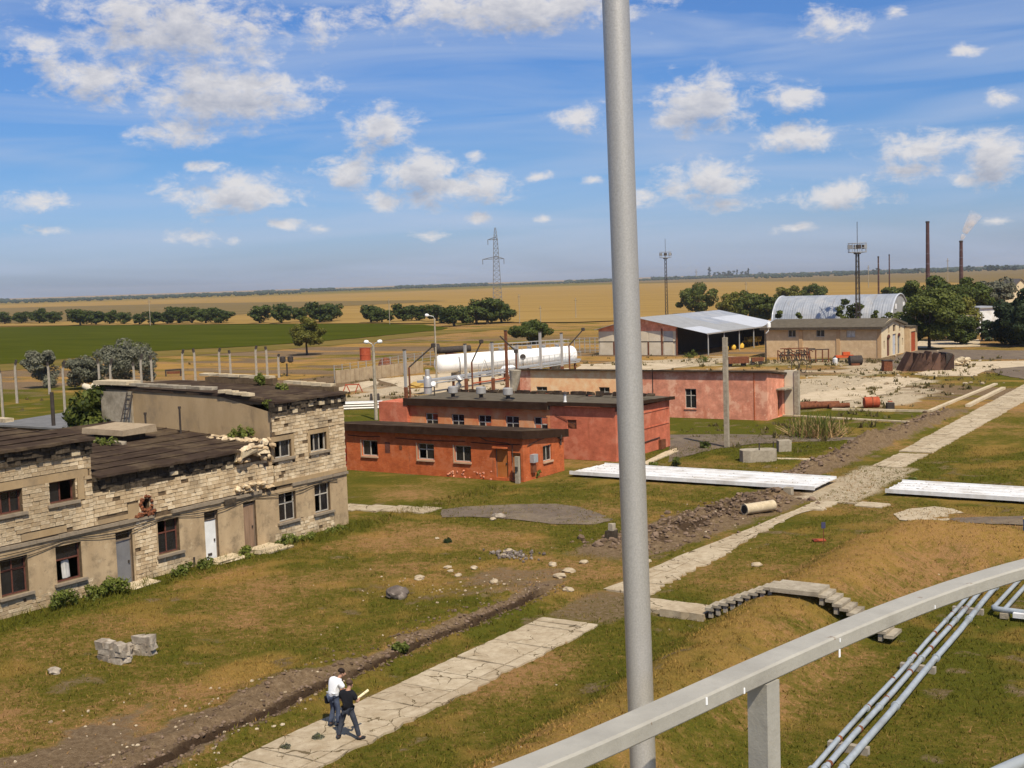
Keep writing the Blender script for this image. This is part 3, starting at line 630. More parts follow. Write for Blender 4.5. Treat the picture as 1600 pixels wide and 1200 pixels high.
def grid_block(xs, ys, hole=None, flat=False):
    X, Y = np.meshgrid(xs, ys); Z = np.zeros_like(X) if flat else hgt(X, Y)
    nx, ny = len(xs), len(ys); I = np.arange(nx * ny).reshape(ny, nx)
    q = np.stack([I[:-1, :-1], I[:-1, 1:], I[1:, 1:], I[1:, :-1]], -1).reshape(-1, 4)
    if hole:
        cx = ((xs[:-1] + xs[1:]) / 2)[None, :].repeat(ny - 1, 0).ravel(); cy = ((ys[:-1] + ys[1:]) / 2)[:, None].repeat(nx - 1, 1).ravel()
        q = q[~((cx > hole[0]) & (cx < hole[1]) & (cy > hole[2]) & (cy < hole[3]))]
    return np.stack([X.ravel(), Y.ravel(), Z.ravel()], 1), q
def build_ground():
    xs = np.concatenate([np.arange(-50, -34, .25), np.arange(-34, -26, .1), np.arange(-26, -1.99, .25)])
    ys = np.concatenate([np.arange(14, 62, .2), np.arange(62, 135.01, .4)]); ys[-1] = 135
    xs[-1] = -2
    A = grid_block(xs, ys)
    B = grid_block(np.arange(-300, 80.1, 1.0), np.arange(-20, 420.1, 1.0), (-50, -2, 14, 135), True)
    big = np.array([-24000, -6000, -2000, -800, -300, 80, 600, 2000, 6000, 24000.]); bigy = np.array([-8000, -2000, -400, -20, 420, 1200, 3000, 8000, 24000.])
    Cc = grid_block(big, bigy, (-300, 80, -20, 420), True)
    vs, qs, n = [], [], 0
    for v, q in (A, B, Cc): vs.append(v); qs.append(q + n); n += len(v)
    v = np.concatenate(vs); q = np.concatenate(qs)
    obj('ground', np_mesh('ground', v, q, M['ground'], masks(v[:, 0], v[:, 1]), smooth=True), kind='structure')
build_ground()

def sheet(name, px, z, mat, jit=0.0, seed=1, sub=6, world=False, thick=0.0, kind='structure', label=None, cat=None):
    P = [Vector((q[0], q[1], 0)) if world else at(q[0], q[1], z) for q in px]; rnd = random.Random(seed); pts = []
    for i, p in enumerate(P):
        r = P[(i + 1) % len(P)]; L_ = (r - p).length; dn = Vector((-(r - p).y, (r - p).x, 0)).normalized()
        for k in range(sub):
            t = k / sub; o = rnd.uniform(-jit, jit) if k else 0
            q = p.lerp(r, t) + dn * o; pts.append((q.x, q.y, z))
    mb = MB(); mb.poly(pts)
    if thick:
        n = len(pts)
        for i in range(n):
            a, b = pts[i], pts[(i + 1) % n]; mb.poly([a, b, (b[0], b[1], z - thick), (a[0], a[1], z - thick)])
    return mb.build(name, mat, kind=kind, label=label, cat=cat)

def fieldmat(name, c1, c2, c3, sc=.02, streak=(1, 8, 1), ang=0.6):
    m = nmat(name, [(.3, c1), (.5, c2), (.7, c3)], sc, .95, .5, .9, detail=10, spec=0.0, stretch=(1, 1, 1)); nt = m.node_tree
    mp = [n for n in nt.nodes if n.type == 'MAPPING'][0]; mp.inputs['Rotation'].default_value = (0, 0, ang); mp.inputs['Scale'].default_value = streak
    return m
M['wheat'] = fieldmat('ripe_wheat', (.215,.135,.042), (.275,.172,.055), (.33,.215,.075), .006, (1, 9, 1), .55)
M['stubble'] = fieldmat('brown_stubble', (.13,.09,.04), (.16,.115,.05), (.20,.14,.065), .01, (1, 6, 1), .55)
M['crop'] = fieldmat('low_green_crop', (.040,.047,.005), (.053,.060,.006), (.072,.076,.009), .02, (1, 5, 1), .5)
M['fallow'] = fieldmat('olive_fallow', (.10,.085,.02), (.15,.11,.03), (.21,.14,.05), .03, (1, 4, 1), .5)
def hz(px): return 466 - .0331 * px
sheet('wheat_field', [(-500, hz(-500) + 11), (0, hz(0) + 11), (420, hz(420) + 11), (800, hz(800) + 10), (1100, hz(1100) + 11), (1350, hz(1350) + 13), (1800, hz(1800) + 14),
      (1800, 466), (1500, 474), (1200, 492), (900, 503), (560, 505), (380, 506), (150, 508), (-300, 512)], .30, M['wheat'])
sheet('stubble_field', [(-400, 492), (90, 479), (300, 474), (520, 470.5), (660, 469), (700, 470), (560, 477), (470, 480), (380, 491), (200, 499), (0, 505), (-400, 516)], .42, M['stubble'])
sheet('far_plain', [(900, hz(900) + 6), (1250, hz(1250) + 5), (1800, hz(1800) + 5), (1800, hz(1800) + 40), (1600, hz(1600) + 32), (1480, hz(1480) + 24), (1400, hz(1400) + 22), (1250, hz(1250) + 15), (1080, hz(1080) + 11)], .36, M['stubble'])
sheet('green_field', [(-500, 519), (0, 511), (250, 507), (560, 505), (660, 507), (700, 512), (690, 515), (560, 528), (400, 540.5), (240, 548.5), (0, 569), (-500, 610)], .12, M['crop'])
sheet('field_margin', [(-400, 603), (0, 569), (240, 549), (400, 541), (560, 529), (690, 515.5), (800, 511), (800, 513), (690, 522), (560, 536), (400, 549), (240, 558), (0, 580), (-400, 618)], .06, M['fallow'], .8)
# old asphalt, sandy paving
sheet('asphalt_path', [(690, 796), (730, 791), (800, 788), (870, 787), (905, 792), (940, 803), (958, 812), (930, 819), (870, 819), (800, 811), (740, 807), (690, 808)], .035, M['road'], .06, 3)
sheet('asphalt_road', [(1046, 679), (1130, 678), (1250, 681), (1345, 683), (1420, 676), (1400, 683), (1340, 688), (1250, 690), (1180, 693), (1120, 701), (1075, 712), (1044, 722)], .03, M['road'], .12, 4)
sheet('asphalt_road', [(1424, 545), (1600, 548), (1680, 548), (1680, 562), (1600, 561), (1500, 562), (1440, 580), (1380, 572)], .03, M['road'], .3, 5)
sheet('asphalt_road', [(1545, 577), (1680, 566), (1680, 590), (1600, 592), (1570, 587)], .05, M['road'], .3, 6)
sheet('pavement', [(1425, 585), (1500, 565), (1600, 563.5), (1680, 563), (1680, 573), (1600, 575), (1540, 579), (1520, 588)], .04, M['sand'], .2, 7)
sheet('pavement', [(1240, 618), (1330, 604), (1400, 588), (1448, 592), (1400, 607), (1370, 620), (1300, 629), (1245, 627)], .035, M['sand'], .5, 8)
sheet('pavement', [(905, 569), (1000, 567), (1085, 570), (1040, 577), (1000, 581), (900, 582)], .04, M['sand'], .5, 9)
sheet('pavement', [(590, 592), (700, 582), (890, 575), (900, 600), (820, 618), (690, 617), (640, 612)], .035, M['sand'], .6, 12)
sheet('pavement', [(520, 607), (590, 592), (592, 600), (560, 609), (530, 617)], .04, M['sand'], .3, 13)
sheet('pavement', [(1425, 533), (1530, 530), (1531, 541), (1432, 544)], .04, M['sand'], .3, 14)
sheet('bare_patch', [(1396, 803), (1420, 795), (1460, 791), (1490, 795), (1506, 801), (1480, 803), (1486, 812), (1450, 816), (1405, 812)], .04, M['slab'], .06, 10)
sheet('track', [(1480, 809), (1600, 806), (1700, 805), (1700, 820), (1600, 820), (1500, 817)], .03, M['road'], .1, 11)

# ------------------------------------------------------------------ concrete path of cracked slabs
def slab_mesh(mb, x0, x1, y0, y1, z, rnd, je=.02, jl=.02, jr=.02, th=.12, tilt=.012):
    pts = []
    def edge(a, b, j):
        n = max(2, int((Vector(b) - Vector(a)).length / .3)); d = Vector(b) - Vector(a); nn = Vector((-d.y, d.x)).normalized()
        for k in range(n):
            q = Vector(a).lerp(Vector(b), k / n) + nn * (rnd.uniform(-j, j) if k else 0); pts.append(q)
    A, B, C_, D = (x0, y0), (x1, y0), (x1, y1), (x0, y1)
    edge(A, B, je); edge(B, C_, jr); edge(C_, D, je); edge(D, A, jl)
    tx, ty = rnd.uniform(-tilt, tilt), rnd.uniform(-tilt, tilt); cx, cy = (x0 + x1) / 2, (y0 + y1) / 2
    top = [(p.x, p.y, z + (p.x - cx) * tx + (p.y - cy) * ty) for p in pts]
    mb.poly(top); n = len(top)
    for i in range(n):
        a, b = top[i], top[(i + 1) % n]; mb.poly([b, a, (a[0], a[1], z - th), (b[0], b[1], z - th)])
def build_path():
    path = thing('concrete_path', None, None, (-24.8, 30, 0), kind='structure'); rnd = random.Random(5)
    def row(y, y1, xl, xr, jl, jr, split):
        while y < y1 - .3:
            L_ = min(rnd.uniform(1.5, 2.9), y1 - y); gl, gr = rnd.uniform(-.05, .05), rnd.uniform(-.06, .06)
            a, b = xl(y), xr(y)
            cuts = [a + gl]
            if split: cuts += [b - .48]
            elif rnd.random() < .5: cuts += [a + (b - a) * rnd.uniform(.35, .65)]
            cuts += [b + gr]
            for i in range(len(cuts) - 1):
                ys = [y, y + L_]
                if rnd.random() < .35 and i == 0: ys = [y, y + L_ * rnd.uniform(.35, .65), y + L_]
                for k in range(len(ys) - 1):
                    mb = MB(); slab_mesh(mb, cuts[i] + .026, cuts[i + 1] - .026, ys[k] + .03, ys[k + 1] - .03, .065 + rnd.uniform(-.012, .016), rnd, .03, jl if i == 0 else .02, jr if i == len(cuts) - 2 else .02)
                    mb.build('slab', M['slab'], path)
            y += L_
    sheet('path_bed', [(-26.0, 46.8), (-24.2, 46.8), (-24.3, 66), (-23.4, 71), (-24.5, 70.6), (-25.1, 64), (-25.8, 52)], .035, M['slab'], .12, 2, world=True)
    row(15, 41.7, lambda y: -26.0, lambda y: -23.4, .05, .10, True)
    row(46.6, 66.0, lambda y: -25.75 + .05 * (y - 46.6), lambda y: -23.75 - .035 * (y - 46.6) , .24, .2, False)
    row(66.0, 70.8, lambda y: -24.85 + .1 * (y - 66), lambda y: -24.3 + .5 * (y - 66), .12, .2, False)
    row(69.8, 71.3, lambda y: -22.2, lambda y: -20.6, .1, .2, False)
    row(84.6, 91.3, lambda y: -25.65, lambda y: -23.6, .08, .12, False)
    row(92.2, 156, lambda y: -26.0 - .033 * (y - 92), lambda y: -23.55 - .02 * (y - 92), .04, .1, False)
    mb = MB(); slab_mesh(mb, -21.9, -20.0, 44.0, 45.4, .30, rnd, .05, .05, .05, .3)   # landing before the stairs
    mb.build('slab', M['slab'], path)
    mb = MB(); slab_mesh(mb, -23.5, -21.95, 44.4, 46.0, .12, rnd, .08, .1, .05, .2); mb.build('slab', M['slab'], path)
    p2 = thing('concrete_path', None, None, (-47, 58, 0), kind='structure')
    for i, (x0, x1) in enumerate(((-50.5, -48.8), (-48.8, -47.2), (-47.2, -45.6), (-45.6, -44.2))):
        mb = MB(); slab_mesh(mb, x0 + .02, x1 - .02, 57.0 + i * .35, 58.9 + i * .35, .06, rnd, .04, .05, .05); mb.build('slab', M['slab'], p2)
build_path()

# ------------------------------------------------------------------ grass tufts, clods, rubble (nobody could count them)
def build_tufts():
    r = np.random.default_rng(3); n = 105000
    x = r.uniform(-46.2, -3, n); y = 19 + (r.random(n) ** 1.35) * 78
    ok = ~((x < -46.3)); k = masks(x, y); d = k[:, 0]
    ok &= r.random(n) > np.clip(d * 1.5 - .15, 0, .97)
    ok &= ~((x > -26.1) & (x < -23.35) & (y < 71) & ~((y > 42) & (y < 46.4)) & (r.random(n) < .97) & (np.abs(x + 23.9) > .07))
    ok &= ~((x > -27.2) & (x < -23.7) & (y > 84.6))
    ok &= ~((x > -45) & (x < -25) & (y > 71.8) & (y < 77.5)) & ~((x > -22.2) & (y > 72.5) & (y < 78)) & ~((x < -43) & (y > 68)) & ~((x > -61) & (x < -44.5) & (y > 69.8))
    x, y, k = x[ok], y[ok], k[ok]; n = len(x); z = hgt(x, y)
    B = 3; X = np.repeat(x, B) + r.normal(0, .05, n * B); Y = np.repeat(y, B) + r.normal(0, .05, n * B); Z = np.repeat(z, B) - .01
    h = np.repeat((.035 + .09 * r.random(n) ** 2 + .05 * np.clip(k[:, 1], 0, 1)) * np.where(x < -44.6, 2.4, 1), B) * r.uniform(.6, 1.3, n * B); a = r.uniform(0, 6.28, n * B); w = .009 + .016 * r.random(n * B)
    lx, ly = r.normal(0, .5, n * B) * h, r.normal(0, .5, n * B) * h
    v = np.empty((n * B, 3, 3)); v[:, 0] = np.stack([X - np.cos(a) * w, Y - np.sin(a) * w, Z], 1); v[:, 1] = np.stack([X + np.cos(a) * w, Y + np.sin(a) * w, Z], 1); v[:, 2] = np.stack([X + lx, Y + ly, Z + h], 1)
    obj('grass', np_mesh('grass', v.reshape(-1, 3), np.arange(n * B * 3).reshape(-1, 3), M['tuft'], np.repeat(np.repeat(k, B, 0), 3, 0)), kind='stuff', label='short dry grass tufts across the yard', cat='grass')
build_tufts()
def build_yard_weeds():
    r = np.random.default_rng(17); n = 3000; reg = [(-48, 142, 9, 20), (-70, 178, 16, 9), (-86, 150, 16, 22), (-100, 115, 18, 10), (-40, 160, 6, 14), (-120, 150, 25, 30), (-60, 183, 12, 5), (-37, 103, 5, 12)]
    k = r.integers(0, len(reg), n); R = np.array(reg)[k]; x = R[:, 0] + r.normal(0, 1, n) * R[:, 2]; y = R[:, 1] + r.normal(0, 1, n) * R[:, 3]
    ok = (x < -32) & (y > 86) & ~((x > -70) & (x < -41) & (y > 104) & (y < 114)) & ~((x < -43) & (y < 91)) & (fbm(x * .15, y * .15, 61, 4) > .44); x, y = x[ok], y[ok]; n = len(x)
    B = 7; h = np.repeat(.10 + .42 * r.random(n) ** 3, B) * r.uniform(.5, 1.2, n * B); X = np.repeat(x, B) + r.normal(0, .16, n * B); Y = np.repeat(y, B) + r.normal(0, .16, n * B); a = r.uniform(0, 6.28, n * B); w = h * .35
    Z = np.where((X > -50) & (Y < 135), hgt(X, Y), 0); lx, ly = r.normal(0, .4, n * B) * h, r.normal(0, .4, n * B) * h
    v = np.stack([np.stack([X - np.cos(a) * w, Y - np.sin(a) * w, Z], 1), np.stack([X + np.cos(a) * w, Y + np.sin(a) * w, Z], 1), np.stack([X + lx, Y + ly, Z + h], 1)], 1)
    obj('weeds', np_mesh('weeds', v.reshape(-1, 3), np.arange(n * B * 3).reshape(-1, 3), M['leaf_yard']), kind='stuff', label='scattered weeds over the bare yard', cat='weeds')
M['leaf_yard'] = leafmat('yard_weed_leaves', (.05,.05,.012), (.22,.16,.06))
build_yard_weeds()
def build_clods():
    rnd = random.Random(8); mb = MB(); pale = MB()
    def put(m, x, y, s):
        z = float(hgt(np.array([x]), np.array([y]))[0]); m.rock((x, y, z + s * .3), (s * rnd.uniform(.7, 1.3), s * rnd.uniform(.7, 1.2), s * rnd.uniform(.5, .9)), rnd.random(), 0)
    for _ in range(900):
        y = rnd.uniform(19, 46.5); tx = float(trench_x(np.array([y]))[0]); x = tx + rnd.choice((rnd.gauss(-.85, .4) - (.5 * rnd.random() if y < 31 else 0), rnd.gauss(-.38, .1), rnd.gauss(.5, .2)))
        put(mb, x, y, rnd.uniform(.02, .075) * (1.6 if rnd.random() < .08 else 1))
    for _ in range(700):
        y = rnd.uniform(54, 71); x = -28.4 + .12 * (y - 62) + rnd.gauss(0, 1.2); put(mb, x, y, rnd.uniform(.04, .14) * (1.8 if rnd.random() < .12 else 1))
    for _ in range(420):
        y = rnd.uniform(78, 120); x = -29 + rnd.gauss(-.6, .7); put(mb, x, y, rnd.uniform(.05, .2))
    for _ in range(240):
        q = rnd.choice(((-30.5, 24, 1.6, 4), (-29.6, 30, .8, 6), (-32.5, 43.5, 2.2, 2), (-27.2, 24, .5, 5), (-29.5, 45, 1.2, 2), (-28.5, 63, 1.6, 5)))
        put(pale, rnd.gauss(q[0], q[2]), rnd.gauss(q[1], q[3] * .6), rnd.uniform(.02, .07))
    for _ in range(150):
        put(pale, rnd.gauss(-50, 10), rnd.gauss(150, 22), rnd.uniform(.08, .3))
    for _ in range(60):
        x, y = rnd.uniform(-46, -10), rnd.uniform(22, 68)
        put(pale, x, y, rnd.uniform(.015, .05))
    mb.build('rubble', M['dirt'], kind='stuff', label='dark clods of dug earth along the trench', cat='clods')
    pale.build('rubble', M['rubble'], kind='stuff', label='pale stone chips scattered over the yard', cat='rubble')
build_clods()
# ------------------------------------------------------------------ building kit
def window(fr, parent, s0, s1, z0, z1, mull=1, transom=None, mats=('wframe', 'glass'), inset=.14, fw=.06, sill=None, gap=(), name='window', label=None, bars=0):
    """frame with mullions; each pane and the sill are sub-parts; gap = panes that are broken out"""
    mb = MB(); t0, t1 = -inset - .06, -inset
    mb.box(s0, s0 + fw, t0, t1, z0, z1, 0, fr); mb.box(s1 - fw, s1, t0, t1, z0, z1, 0, fr)
    mb.box(s0 + fw, s1 - fw, t0, t1, z0, z0 + fw, 0, fr); mb.box(s0 + fw, s1 - fw, t0, t1, z1 - fw, z1, 0, fr)
    xs = [s0 + fw + (s1 - s0 - 2 * fw) * i / (mull + 1) for i in range(mull + 2)]
    zs = [z0 + fw] + ([transom] if transom else []) + [z1 - fw]
    for x in xs[1:-1]: mb.box(x - fw * .4, x + fw * .4, t0 + .005, t1 + .012, z0 + fw, z1 - fw, 0, fr)
    if transom: mb.box(s0 + fw, s1 - fw, t0 + .002, t1 + .006, transom - fw * .5, transom + fw * .5, 0, fr)
    w = mb.build(name, M[mats[0]], parent, label=label)
    k = 0
    for i in range(len(xs) - 1):
        for j in range(len(zs) - 1):
            if k not in gap:
                MB().box(xs[i], xs[i + 1], t0 + .02, t0 + .035, zs[j], zs[j + 1], 0, fr).build('pane', M[mats[1]], w)
            k += 1
    if sill: 
        o, th, ov, mt = sill
        MB().box(s0 - ov, s1 + ov, -inset + .002, o, z0 - th, z0 - .004, 0, fr).build('sill', M[mt], w)
    return w
def door(fr, parent, s0, s1, z0, z1, mat, inset=.12, transom=None, fmat='wood', label=None, planks=0, handle=True):
    mb = MB(); t0, t1 = -inset - .07, -inset; fw = .06
    mb.box(s0, s0 + fw, t0, t1, z0, z1, 0, fr); mb.box(s1 - fw, s1, t0, t1, z0, z1, 0, fr); mb.box(s0 + fw, s1 - fw, t0, t1, z1 - fw, z1, 0, fr)
    top = z1 - fw
    if transom: mb.box(s0 + fw, s1 - fw, t0, t1, transom - .04, transom + .03, 0, fr); top = transom - .04
    d = mb.build('door', M[fmat], parent, label=label)
    if planks:
        w = (s1 - s0 - 2 * fw) / planks
        for i in range(planks): MB().box(s0 + fw + i * w + .004, s0 + fw + (i + 1) * w - .004, t0 + .01, t1 - .012 + (i % 2) * .006, z0 + .01, top, 0, fr).build('plank', M[mat], d)
    else: MB().box(s0 + fw, s1 - fw, t0 + .01, t1 - .015, z0 + .01, top, 0, fr).build('panel', M[mat], d)
    if transom: MB().box(s0 + fw, s1 - fw, t0 + .02, t0 + .03, transom + .03, z1 - fw, 0, fr).build('pane', M['glass'], d)
    if handle: MB().box(s1 - fw - .16, s1 - fw - .1, t1 - .01, t1 + .05, (z0 + top) / 2 - .06, (z0 + top) / 2 + .06, 0, fr).build('handle', M['darkmet'], d)
    return d
UNIT = []
_r = random.Random(2)
for _k in range(7):
    _m = MB(); _m.cbox((0, 0, 0), (1, 1, 1), jit=.045, rnd=_r); UNIT.append(_m)
UNITME = [m.mesh('stone_block', M['stone']) for m in UNIT]
def stonework(fr, parent, regions, ops, singles, row=.178, ln=.40, seed=4, skipf=None, mat='stone', name='stone_block'):
    rnd = random.Random(seed); L_ = []
    for (s0, s1, z0, z1) in regions:
        nr = max(1, int(round((z1 - z0) / row))); rh = (z1 - z0) / nr
        for j in range(nr):
            x = s0 - (ln / 2 if j % 2 else 0) - rnd.uniform(0, .08); zc = z0 + (j + .5) * rh
            while x < s1 - .04:
                l = ln * rnd.uniform(.75, 1.22); a, b = max(x, s0), min(x + l, s1); x += l
                segs = [(a, b)]
                for o in ops:
                    if o[2] < zc + rh * .3 and o[3] > zc - rh * .3:
                        ns = []
                        for (p, q) in segs:
                            if o[1] <= p or o[0] >= q: ns.append((p, q)); continue
                            if o[0] - p > .05: ns.append((p, o[0]))
                            if q - o[1] > .05: ns.append((o[1], q))
                        segs = ns
                for (p, q) in segs:
                    if q - p < .07 or (skipf and skipf(p, zc, rnd)): continue
                    L_.append((p, q, zc, rh, rnd.randrange(7), rnd.uniform(.02, .06)))
    L_.sort(key=lambda e: e[0]); rest = MB(); base = ORI[parent]
    rot = math.atan2(fr.a.y, fr.a.x)
    for i, (p, q, zc, rh, k, t) in enumerate(L_):
        c = fr.p((p + q) / 2, t - .06, zc); sz = (q - p - .024, .12, rh - .024)
        if i < singles:
            o = obj(name, UNITME[k], parent, c - base); o.scale = sz; o.rotation_euler = (0, 0, rot)
        else:
            b = len(rest.v); Rm = Matrix.Rotation(rot, 3, 'Z')
            for v in UNIT[k].v: rest.v.append(tuple(c + Rm @ Vector((v[0] * sz[0], v[1] * sz[1], v[2] * sz[2]))))
            for f in UNIT[k].f: rest.f.append(tuple(b + e for e in f)); rest.m.append(0)
    if rest.f: rest.build(name, M[mat], parent, kind='stuff')

M['sillp2'] = nmat('weathered_roof_slab', [(.3,(.27,.20,.13)), (.7,(.42,.33,.225))], 2.5, .95, .4, spec=0)
def build_ruin():
    X0 = -46.4; fr = Fr((X0, 0, 0), (0, 1, 0), (1, 0, 0)); rnd = random.Random(11)
    T = thing('stone_building', 'long half-ruined two-storey limestone building with sagging black felt roofs and tan plaster ground floor', 'building', (X0, 40, 0))
    up = [(28.3, 29.7, 4.45, 5.4), (31.4, 32.8, 4.4, 5.36), (34.15, 35.5, 4.45, 5.4), (48.08, 49.45, 4.52, 5.45), (50.95, 52.3, 4.5, 5.5), (39.22, 39.6, 3.3, 3.86)]
    lo = [(28.4, 29.8, .93, 2.53), (31.5, 32.85, .92, 2.52), (34.26, 35.62, .92, 2.55), (37.52, 38.5, .03, 2.58), (40.0, 41.35, 1.0, 2.63), (42.97, 43.9, .03, 2.57), (45.65, 46.58, .06, 2.61), (48.27, 49.6, 1.08, 2.62), (51.1, 52.4, 1.07, 2.66)]
    # mortar backing with real openings, three roof heights
    w = MB()
    w.wall(fr, 22, 36.4, 0, 6.9, [o for o in up + lo if o[1] < 36.4], .3)
    w.wall(fr, 36.4, 48.2, 0, 5.2, [o for o in up + lo if 36.4 < o[0] < 48.0], .3)
    w.wall(fr, 48.2 - .2, 53.85, 0, 7.0, [o for o in up + lo if o[0] > 48], .3)
    # side and rear walls
    def q(*p): w.poly(p)
    q((X0,22,0),(-59,22,0),(-59,22,6.9),(X0,22,6.9)); q((X0,36.4,5),(-59,36.4,5),(-59,36.4,6.9),(X0,36.4,6.9)); q((X0,53.85,0),(-60,53.85,0),(-60,53.85,7.9),(X0,53.85,7.0))
    q((-59,22,0),(-59,36.4,0),(-59,36.4,7.1),(-59,22,7.1)); q((-59,36.4,0),(-59,48.2,0),(-59,48.2,6.0),(-59,36.4,6.0)); q((-60,48.2,0),(-60,53.85,0),(-60,53.85,7.9),(-60,48.2,7.9))
    w.build('wall', M['mortar'], T)
    # ground floor plaster, 3 cm proud of the backing, broken away in places
    P = MB()
    bare = [(38.6, 39.92, 0, 2.9), (33.9, 36.2, 0, .74), (28, 33.6, 0, .60), (47.9, 49.9, 0, .82), (49.9, 51.0, 0, .98), (51.0, 52.6, 0, .66), (41.4, 42.2, 0, .5), (39.9, 41.5, 0, .78)]
    rag_ = []
    for (a, b, c, d) in bare:
        y = a
        while y < b - .02:
            l = min(rnd.uniform(.16, .42), b - y); rag_.append((y, y + l, 0, d * rnd.uniform(.6, 1.12) if d < 1.5 else d)); y += l
    bare = [q for q in rag_ if not any(o[0] < (q[0] + q[1]) / 2 < o[1] and q[3] > o[2] - .02 for o in lo)]
    P.wall(fr, 22, 53.85, 0, 2.88, lo + bare, .035, 0, t=.035)
    P.build('plaster', M['plaster'], T)
    P = MB(); P.wall(fr, 28, 36.2, 5.42, 5.78, [], t=.05); P.box(35.62, 35.95, 0, .06, 4.42, 5.42, 0, fr); P.box(36.1, 36.39, 0, .05, 5.75, 6.0, 0, fr)
    P.wall(fr, 36.6, 38.9, 3.1, 3.32, [], t=.05); P.wall(fr, 32.6, 34.9, 3.12, 3.42, [], t=.05); P.wall(fr, 38.3, 38.95, 3.05, 3.75, [], t=.055)
    P.build('plaster', M['plaster2'], T)
    # the stone courses themselves
    def skip(p, z, r):
        if 36.4 < p < 48 and z > 4.6: return r.random() < .3
        if 45.6 < p < 48.4 and z > 3.0: return r.random() < .10
        return r.random() < .012
    # the frames of the two tower windows stand in grey render
    sur = [(47.9, 48.08, 4.3, 5.45), (49.45, 49.66, 4.3, 5.45), (50.76, 50.95, 4.3, 5.5), (52.3, 52.5, 4.3, 5.5), (47.9, 49.66, 5.45, 5.7), (50.76, 52.5, 5.5, 5.72)]
    stonework(fr, T, [(29.5, 36.4, 3.1, 6.7), (36.4, 48.0, 3.1, 4.6), (48.05, 53.85, 3.1, 6.85), (38.6, 39.92, .02, 2.86), (33.9, 36.2, .02, .8), (28, 33.9, .02, .66), (47.9, 52.6, .02, 1.04), (41.4, 42.2, .02, .55), (39.9, 41.5, .02, .82)], up + [(28, 36.3, 5.42, 5.8), (32.6, 34.9, 3.1, 3.44), (38.3, 38.95, 3.05, 3.75), (36.6, 38.3, 3.08, 3.34), (35.6, 35.98, 4.4, 5.43)] + sur + lo, 300, skipf=skip)
    for a in sur: MB().box(a[0] + .002, a[1] - .002, 0, .045, a[2] + .002, a[3] - .002, 0, fr).build('window_surround', M['plaster2'], T)
    # string course
    c = MB(); y = 22.0
    while y < 53.9:
        l = rnd.uniform(.7, 1.3); b = min(y + l, 53.93)
        if not (38.9 < y < 39.9) and not (45.4 < y < 48.2 and rnd.random() < .55): MB().box(y, b - .015, -.02, .13 + rnd.uniform(-.03, .02), 2.9 + rnd.uniform(-.02, .01), 3.06 + rnd.uniform(-.03, .02), 0, fr).build('string_course', M['sillc'], T)
        y += l
    pass
    c = MB(); c.box(47.9, 53.87, .0, .07, 3.07, 3.3, 0, fr); c.build('band_course', M['plaster2'], T)
    # eaves: rough blackened blocks under the felt edge
    def eave(y0, y1, z0, z1, out, name='cornice', pale=.12):
        e = MB(); nr = max(2, int((z1 - z0) / .17)); rh = (z1 - z0) / nr
        for j in range(nr):
            y = y0
            while y < y1:
                l = rnd.uniform(.22, .5); b = min(y + l, y1); o = out * (.45 + .55 * (j + 1) / nr) + rnd.uniform(-.05, .04)
                if rnd.random() > .05: e.box(y + .01, b - .01, -.12, o, z0 + j * rh + .008, z0 + (j + 1) * rh - .008, 1 if rnd.random() < pale else 0, fr)
                y += l
        e.build(name, [M['eave'], M['coping']], T)
    eave(22, 36.42, 6.42, 7.06, .26, pale=.14); eave(36.42, 45.2, 4.52, 5.3, .13, pale=.02); eave(48.0, 53.95, 6.82, 7.5, .2, pale=.10)
    # roofs of felt with ragged edges
    def roof(pts, th=.12, label=None, mat='felt'):
        m = MB(); m.poly(pts); n = len(pts)
        for i in range(n):
            a, b = pts[i], pts[(i + 1) % n]; m.poly([a, b, (b[0], b[1], b[2] - th), (a[0], a[1], a[2] - th)])
        return m.build('roof', M[mat], T, label=label)
    def rag(y0, y1, x, z, j=.07):
        n = int((y1 - y0) / .4); return [(x + rnd.uniform(-j, j), y0 + (y1 - y0) * i / n, z + rnd.uniform(-.025, .025)) for i in range(n + 1)]
    roof(rag(22, 36.5, -45.98, 7.16) + [(-58.9, 36.5, 7.5), (-58.9, 22, 7.5)])
    roof(rag(36.52, 45.3, -46.02, 5.38) + rag(45.5, 48.15, -46.5, 5.42) + [(-59, 48.15, 6.15), (-59, 36.52, 6.15)])
    roof(rag(48.1, 53.98, -46.12, 7.58) + [(-50, 53.98, 7.85), (-60, 53.98, 8.05), (-60, 48.1, 8.15), (-50, 48.1, 7.9)])
    # long felt seams on the roofs
    for (y0, y1, za, zb, xs) in ((22, 36.4, 7.18, 7.5, (-47.3, -48.6, -50.0, -51.5, -53.2, -55, -57)), (36.6, 48, 5.4, 6.15, (-47.2, -48.4, -49.7, -51.0, -52.6, -54.4, -56.4)), (48.3, 53.8, 7.62, 7.95, (-47.4, -48.7, -50.2, -52))):
        for x in xs:
            z = za + (zb - za) * (-46 - x) / 13; m = MB()
            m.tube([(x + rnd.uniform(-.06, .06), y0 + (y1 - y0) * i / 12, z + .012 + rnd.uniform(0, .02)) for i in range(13)], [.03 + rnd.uniform(0, .02) for _ in range(13)], 5); m.build('roof_seam', M['felt'], T)
    # plastered side wall of the tall end above the lower roof
    m = MB(); pts = [(-46.42, 48.17, 5.0), (-60, 48.17, 5.0), (-60, 48.17, 8.0), (-57, 48.17, 8.1), (-50.2, 48.17, 7.75), (-46.42, 48.17, 7.0)]; m.poly(pts); m.build('side_wall', M['plaster2'], T)
    m = MB(); m.box(-59.9, -57.3, 48.02, 48.16, 6.0, 7.9)
    m.build('side_wall', M['conc'], T, label='bare grey stone end of the side wall')
